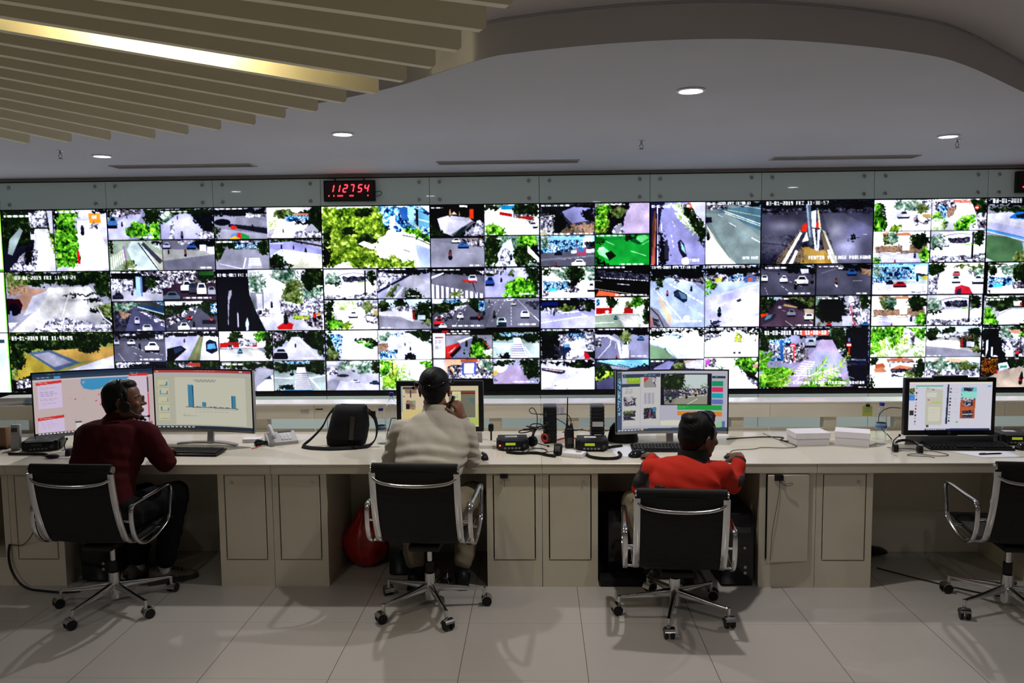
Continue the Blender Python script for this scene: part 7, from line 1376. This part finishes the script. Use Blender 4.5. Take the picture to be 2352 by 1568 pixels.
def person(label, J, skin, top, trousers, shoes, hairkind='short', sleeve=.058, fold=None, group=None, torso=None, collar=.075, belly=1., hands=None, sole=None, sock=None, cuff=None):
    base = J['pelvis']; t = thing('person', label, 'person', (base.x, base.y, 0))
    inv = Matrix.Translation((-base.x, -base.y, 0))
    J = {k: (inv @ v if isinstance(v, Vector) else v) for k, v in J.items()}
    HM = Matrix.Translation(J['head']) @ J['head_rot'].to_matrix().to_4x4() @ Matrix.Scale(J.get('head_scale', 1.1), 4)
    lat = (J['sh_r']-J['sh_l']).normalized()
    # --- body, one skin
    b = MB(); head_shapes(b, HM)
    limb(b, [HM @ Vector((0, -.022, -.03)), HM @ Vector((0, -.028, -.085)), J['neck'], J['chest']], (.056, .054, .058, .075))
    spine = [J['pelvis'], J['waist'], J['chest'], J['neck']]
    axis = lambda i: (spine[min(i+1, 3)]-spine[max(i-1, 0)]).normalized()
    plat = (J['hip_r']-J['hip_l']).normalized()
    def torso_rings(bb, g, widths, depths, neckw):
        rg = []
        P, _ = catmull(spine, 1, 4)
        n = len(P)
        for i, p in enumerate(P):
            u = i/(n-1); tt = (P[min(i+1, n-1)]-P[max(i-1, 0)]).normalized()
            la = (plat*(1-u)+lat*u); la = (la-tt*la.dot(tt)).normalized(); fw = tt.cross(la)
            a = np.interp(u, (0, .33, .55, .74, .88, 1), widths); d = np.interp(u, (0, .33, .55, .74, .88, 1), depths)
            rg.append(ellring(p, la, fw, a+g, d+g))
        bb.rings(rg)
        bb.ell(P[0], (widths[0]+g, depths[0]+g, .09))
    wds = torso or ((.165, .150, .168, .175, .125, .062), (.115, .105, .112, .105, .085, .062))
    torso_rings(b, -.018, wds[0], wds[1], .06)
    for s_ in ('l', 'r'):
        sh, el, wr = J['sh_'+s_], J['el_'+s_], J['wr_'+s_]
        limb(b, [sh, (sh+el)/2, el], (.052, .044, .036)); limb(b, [el, el*.6+wr*.4, wr], (.037, .038, .025))
        hp, kn, an = J['hip_'+s_], J['kn_'+s_], J['an_'+s_]
        limb(b, [hp, (hp+kn)/2, kn], (.078, .066, .050)); limb(b, [kn, kn*.65+an*.35, an], (.048, .050, .034))
    if hands:
        for s_, kw in hands.items():
            fr_ = kw.pop('M'); fr_ = inv @ fr_
            hand(b, fr_, **kw)
    fuse(b, 'body', skin, t, .0052, 3)
    hb = MB(); hair_shapes(hb, HM, hairkind)
    fuse(hb, 'hair', M_HAIR, t, .0055, 2, fold=lambda c: .0012*wob(c, 260, 30, 120, 0)*wob(c, 40, 210, 60, 1))
    for s_ in (-1, 1):
        e = MB(); e.ell(HM @ Vector((s_*.030, .0712, .003)), (.0115, .0115, .0080), n=16).build('eye', M_EYE, t)
        e = MB(); e.ell(HM @ Vector((s_*.030, .0800, .003)), (.0052, .0034, .0052), n=12).build('iris', M_IRIS, t)
        e = MB(); e.tube([HM @ Vector((s_*.012, .0865, .021)), HM @ Vector((s_*.030, .0845, .026)), HM @ Vector((s_*.050, .068, .021))], [.0022, .0034, .0012], n=8, smooth=3).build('eyebrow', M_HAIR, t)
    # --- jacket
    b = MB(); torso_rings(b, .006, wds[0], wds[1], .06)
    limb(b, [sh_ if False else J['sh_l']*.72+J['sh_r']*.28+Vector((0, -.02, -.05)), J['sh_l']*.28+J['sh_r']*.72+Vector((0, -.02, -.05))], (.105, .105))
    for s_ in ('l', 'r'):
        sh, el, wr = J['sh_'+s_], J['el_'+s_], J['wr_'+s_]
        cf = wr*.93+el*.07
        limb(b, [J['chest']*.35+J['neck']*.15+sh*.5, sh], (.085, sleeve*1.22)); limb(b, [sh, (sh+el)/2, el], (sleeve*1.22, sleeve*1.08, sleeve*.98)); limb(b, [el, el*.5+cf*.5, cf], (sleeve*.98, sleeve*.88, sleeve*.62))
    jk = fuse(b, 'jacket', top, t, .0075, 3, fold=fold)
    nd = (HM @ Vector((0, -.028, -.07))-J['neck']).normalized()
    c = MB(); la = (lat-nd*lat.dot(nd)).normalized(); fw = nd.cross(la); rg = []
    for h_, r_ in ((-.03, collar+.018), (0, collar+.004), (.028, collar-.004), (.045, collar-.006), (.047, collar-.012), (.02, collar-.014)):
        rg.append(ellring(J['neck']+nd*h_, la, fw, r_, r_*.98, p=1))
    c.rings(rg, caps=False).build('collar', cuff or top, jk, angle=70)
    # --- trousers
    b = MB(); limb(b, [J['hip_l'], J['hip_r']], (.125, .125))
    for s_ in ('l', 'r'):
        hp, kn, an = J['hip_'+s_], J['kn_'+s_], J['an_'+s_]; hem = an*.90+kn*.10
        limb(b, [hp, (hp+kn)/2, kn], (.115, .092, .075)); limb(b, [kn, (kn+hem)/2, hem], (.075, .070, .060))
    fuse(b, 'trousers', trousers, t, .008, 3, fold=lambda c_: .004*wob(c_, 30, 40, 55, 0)*wob(c_, 20, -30, 20, 1))
    for s_ in ('l', 'r'):
        an = J['an_'+s_]; a = J['foot_'+s_]
        Mf = frame((an.x, an.y, 0), (math.sin(a), math.cos(a), 0), (0, 0, 1))
        z0 = J.get('footz_'+s_, 0)
        Mf = Matrix.Translation((0, 0, z0)) @ Mf
        shoe(Mf, t, shoes, sole or shoes)
        k = MB(); limb(k, [Mf @ Vector((0, .0, .075)), an+Vector((0, 0, .05))], (.040, .037)); k.build('sock', sock or M_SOCK, t, angle=70)
    return t, HM, J, jk
def headphones(t, HM, side, mic=True, cushion=.034, top=.118, tilt=0.):
    g = HM @ Matrix.Rotation(tilt, 4, 'X'); g0 = g; g = g @ Matrix.Translation((0, .022, -.018))
    h = MB(); h.strip([g0 @ Vector((.091*math.cos(a), .010-.030*max(0, math.sin(a)), .0+(top+.010)*math.sin(a)*.98)) for a in np.linspace(R(-12), R(192), 25)], g.to_3x3() @ Vector((0, 1, 0)), .022, .006).build('headphone_band', M_BLACKG, t, angle=60)
    for s_ in (-1, 1):
        e = MB(); e.cyl(g @ Vector((s_*.082, -.004, -.008)), g @ Vector((s_*.104, -.004, -.008)), cushion, n=26); bmesh.ops.bevel(e.bm, geom=[q for q in e.bm.edges if len(q.link_faces) == 2 and q.calc_face_angle(0) > 1], offset=.006, segments=3, profile=.5, affect='EDGES')
        e.build('ear_cushion', M_BLACK, t, angle=60)
    if mic:
        MB().tube([g @ Vector((side*.096, .01, -.02)), g @ Vector((side*.098, .05, -.055)), g @ Vector((side*.070, .095, -.072)), g @ Vector((side*.045, .105, -.074))], .0028, n=8, smooth=4).ell(g @ Vector((side*.042, .106, -.074)), (.008, .008, .007), n=12).build('microphone_boom', M_BLACK, t)

# the man in the beige jacket, on the phone
def fold_beige(c):
    z = c[:, 2]; x = c[:, 0]; s = np.exp(-((z-.80)/.13)**2)
    v = s*(.0048*np.sin((z+1.1*x**2)*115+.6*np.sin(x*7))+.0030*np.sin(z*190+x*14)*np.exp(-((z-.74)/.06)**2))
    v += .0034*np.sin((z+.9*x**2)*80+np.sin(x*8))*np.exp(-((z-1.0)/.10)**2)
    return v+.0008*wob(c, 60, 35, 40, 1)
J2 = dict(pelvis=Vector((-.62, -.28, .545)), waist=Vector((-.625, -.20, .73)), chest=at(996, 1008, -.03), neck=at(997, 948, .045), head=at(998, 894, .10), head_rot=Euler((R(-8), 0, R(4))),
          sh_l=at(922, 992, -.01), sh_r=at(1066, 992, -.01), el_l=at(897, 1066, -.03), el_r=at(1086, 1064, .03), wr_l=Vector((-.86, .22, .80)), wr_r=at(1063, 958, .11),
          hip_l=Vector((-.73, -.26, .53)), hip_r=Vector((-.51, -.26, .53)), kn_l=Vector((-.80, .14, .52)), kn_r=Vector((-.40, .17, .52)), an_l=Vector((-.74, .02, .11)), an_r=Vector((-.46, .03, .11)), foot_l=.1, foot_r=-.1)
J2['wr_r'] = at(1064, 964, .09); w_ = J2['wr_r']
t2, HM2, JJ, jk2 = person('person in a wrinkled beige jacket seen from behind, holding a phone to the right ear', J2, M_SKIN, M_BEIGE, M_KHAKI, M_BLACK, fold=fold_beige, sleeve=.060,
    torso=((.185, .175, .205, .205, .140, .064), (.135, .13, .135, .125, .095, .064)), collar=.070, sock=M_BLACKC,
    hands={'r': dict(M=frame(w_, at(1046, 915, .08)-w_, (1, -.5, .15)), curl=(48, 60, 35), mirror=-1, thumb=(30, -25), sc=1.12),
           'l': dict(M=frame(Vector((-.86, .23, .80)), (.3, 1, -.12), (0, 0, 1)), curl=(25, 30, 20), mirror=1)})
# a headphone band pushed down over the neck, and the phone in the hand
MB().strip([HM2 @ Vector((.092*math.cos(a), -.03+.088*math.sin(a), .016+.030*abs(math.cos(a))-.004)) for a in np.linspace(R(170), R(370), 25)], HM2.to_3x3() @ Vector((0, .1, 1)), .015, .005).build('headphone_band', M_BLACKG, t2, angle=60)
MB().ell(HM2 @ Vector((-.098, .022, .030)), (.016, .026, .020)).ell(HM2 @ Vector((-.118, .034, .010)), (.010, .012, .010), n=12).build('ear_cushion', M_BLACK, t2)
MB().ell(HM2 @ Vector((.096, .012, .045)), (.014, .022, .018)).build('ear_cushion', M_BLACK, t2)
phn = thing('mobile_phone', 'black phone held to the ear of the person in the beige jacket', 'phone', at(1036, 930, .075))
MB().box((0, 0, 0), (.012, .052, .115), rot=Euler((R(-14), R(16), R(-12))), bev=.005).build('case', M_BLACKG, phn)

# the man in the maroon jacket, head turned right
J1 = dict(pelvis=Vector((-2.44, -.30, .55)), waist=Vector((-2.47, -.24, .73)), chest=at(262, 1000, -.12), neck=at(269, 964, -.09), head=at(285, 921, -.07), head_scale=1.03, head_rot=Euler((R(2), R(-4), R(-72))),
          sh_l=at(203, 1003, -.08), sh_r=at(335, 1000, -.14), el_l=at(188, 1085, .0), el_r=at(379, 1059, -.10), wr_l=Vector((-2.50, .16, .80)), wr_r=Vector((-2.30, .10, .80)),
          hip_l=Vector((-2.53, -.26, .53)), hip_r=Vector((-2.34, -.29, .53)), kn_l=Vector((-2.40, .10, .53)), kn_r=at(405, 1132, .02), an_l=Vector((-2.47, .10, .10)), an_r=at(376, 1278, .06), foot_l=.35, foot_r=1.05)
J1['an_r'].z = .10
def fold_maroon(c):
    return .0028*np.sin(c[:, 2]*95+c[:, 0]*35+2*np.sin(c[:, 0]*14))*np.exp(-((c[:, 2]-.80)/.10)**2)+.0012*wob(c, 60, 50, -30, 0)*wob(c, 20, 30, 40, 2)
t1, HM1, _, jk1 = person('person in a dark maroon jacket with headphones, face turned right to the bar chart', J1, M_SKIN2, M_MAROON, M_DARKP, mat('grey_brown_shoe', (.10, .085, .07), .7, var=.25, scale=30), fold=fold_maroon, sleeve=.064,
    torso=((.17, .175, .195, .195, .135, .062), (.13, .135, .15, .135, .095, .062)), collar=.066, sole=mat('dark_sole', (.03, .03, .03), .7),
    hands={'r': dict(M=frame(Vector((-2.30, .11, .80)), (.1, 1, -.1), (0, 0, 1)), curl=(22, 30, 20), mirror=-1),
           'l': dict(M=frame(Vector((-2.50, .17, .80)), (.25, 1, -.1), (0, 0, 1)), curl=(22, 30, 20), mirror=1)})
headphones(t1, HM1, 1, True, .031)
b = MB(); b.ell(HM1 @ Vector((0, .082, -.102)), (.018, .016, .016)).ell(HM1 @ Vector((0, .102, -.116)), (.007, .012, .007), n=12)
fuse(b, 'goatee', M_HAIR, t1, .003, 2)
bottle_ = None

# the person in the orange jacket, reaching for a mouse
def fold_orange(c):
    return .003*np.sin(c[:, 0]*55+c[:, 2]*20+1.5*np.sin(c[:, 2]*18))*np.exp(-((c[:, 0]+.22)/.14)**2)+.0035*np.sin(c[:, 2]*80+c[:, 0]*22)*np.exp(-((c[:, 2]-.70)/.07)**2)+.0012*wob(c, 60, 35, 40, 1)
J3 = dict(pelvis=Vector((.75, -.36, .445)), waist=Vector((.75, -.36, .59)), chest=at(1576, 1106, -.33), neck=at(1592, 1066, -.27), head=at(1606, 1002, -.25), head_rot=Euler((R(-4), R(4), R(-60))),
          sh_l=at(1504, 1080, -.30), sh_r=at(1655, 1086, -.30), el_l=at(1472, 1122, -.18), el_r=at(1682, 1112, -.17), wr_l=Vector((.66, -.02, .785)), wr_r=Vector((1.155, -.06, .785)),
          hip_l=Vector((.65, -.33, .43)), hip_r=Vector((.85, -.33, .43)), kn_l=Vector((.56, .04, .50)), kn_r=Vector((.95, .05, .48)), an_l=Vector((.66, .06, .10)), an_r=Vector((.88, .04, .10)), foot_l=.05, foot_r=.1)
t3, HM3, _, jk3 = person('person in an orange and black jacket, face turned right, one hand on a mouse', J3, M_SKIN2, M_ORANGE, M_KHAKI, M_BLACK, hairkind='tuft', fold=fold_orange, sleeve=.056,
    torso=((.17, .17, .195, .19, .130, .066), (.12, .125, .13, .12, .095, .066)), collar=.072, sock=M_BLACKC, cuff=M_BLACKC,
    hands={'r': dict(M=frame(Vector((1.156, -.04, .788)), (-.06, 1, -.03), (-.15, 0, 1)), curl=(24, 30, 22), mirror=-1, thumb=(40, -30), fing=((24, 30, 22), (22, 28, 20), (14, 22, 18), (4, 12, 14))),
           'l': dict(M=frame(Vector((.66, -.005, .785)), (-.15, 1, -.12), (0, 0, 1)), curl=(20, 28, 20), mirror=1)})
# high black neck part, shiny hair slide, cuff bands and black sleeve patches
inv3 = Matrix.Translation((-.75, .36, 0))
nk = inv3 @ J3['neck']; nd = (HM3 @ Vector((0, -.028, -.07))-nk).normalized()
la = Vector((1, 0, 0)); la = (la-nd*la.dot(nd)).normalized(); fw = nd.cross(la)
MB().rings([ellring(nk+nd*h_, la, fw, r_, r_, p=1) for h_, r_ in ((-.06, .135), (-.03, .112), (.01, .094), (.045, .086), (.075, .082), (.082, .078), (.084, .066), (0, .06))]).build('high_collar', M_BLACKC, jk3, angle=70)
MB().strip([HM3 @ Vector((.084*math.cos(a), .012, .044+.082*math.sin(a))) for a in np.linspace(R(20), R(160), 17)], HM3.to_3x3() @ Vector((0, 1, 0)), .014, .005).build('headphone_band', M_BLACKG, t3, angle=60)
wr = inv3 @ Vector((1.155, -.06, .785)); el = inv3 @ J3['el_r']; dd = (wr-el).normalized()
c = MB(); c.cyl(wr-dd*.035, wr-dd*.005, .038, .035, n=26).build('cuff', M_BLACKC, jk3, angle=50)
# patches projected onto the jacket skin
def patch(obj, name, m, pred, lift=.0022):
    me = obj.data; n = len(me.vertices); co = np.empty(n*3); me.vertices.foreach_get('co', co); co = co.reshape(-1, 3)
    nm = np.empty(n*3); me.vertex_normals.foreach_get('vector', nm); nm = nm.reshape(-1, 3)
    sel = pred(co, nm); idx = {}; vs = []; fs = []
    for p in me.polygons:
        if all(sel[v] for v in p.vertices):
            f = []
            for v in p.vertices:
                if v not in idx:
                    idx[v] = len(vs); vs.append(co[v]+nm[v]*lift)
                f.append(idx[v])
            fs.append(f)
    if not fs: return None
    m2 = bpy.data.meshes.new(name); m2.from_pydata([tuple(v) for v in vs], [], fs); m2.materials.append(m)
    m2.polygons.foreach_set('use_smooth', [True]*len(m2.polygons))
    o = bpy.data.objects.new(name, m2); COL.objects.link(o); o.parent = obj
    so = o.modifiers.new('thickness', 'SOLIDIFY'); so.thickness = lift*.9; so.offset = -1
    return o
sl, sr, elL, elR = inv3 @ J3['sh_l'], inv3 @ J3['sh_r'], inv3 @ J3['el_l'], inv3 @ J3['el_r']
def seg_uv(co, a, b):
    d = np.array(b-a); L = np.linalg.norm(d); d /= L; r_ = co-np.array(a); u = r_@d/L; return u, r_-np.outer(r_@d, d)
def pl(co, nm):
    u, q = seg_uv(co, sl, elL); return (co[:, 0] < sl.x-.040) & (co[:, 2] > elL.z+.02) & (co[:, 2] < sl.z+.0) & (nm[:, 0] < -.50)
patch(jk3, 'black_shoulder_patch', M_BLACKC, pl)
def prr(co, nm):
    return (co[:, 0] > elR.x+.015) & (nm[:, 0] > .45) & (co[:, 1] < elR.y+.14) & (co[:, 2] > elR.z-.005) & (co[:, 2] < elR.z+.055)
patch(jk3, 'black_sleeve_patch', M_BLACKC, prr)
def lett(co, nm):
    zt_ = .728-.08*co[:, 0]+.006*np.sin(co[:, 0]*260); s = np.sin(co[:, 0]*190)+.5*np.sin(co[:, 0]*77+co[:, 2]*40)
    return (nm[:, 1] < -.4) & (co[:, 0] > -.165) & (co[:, 0] < .13) & (co[:, 2] < zt_) & (co[:, 2] > .65) & (s > -.75)
patch(jk3, 'dark_lettering', mat('dark_print', (.02, .004, .004), .7), lett)
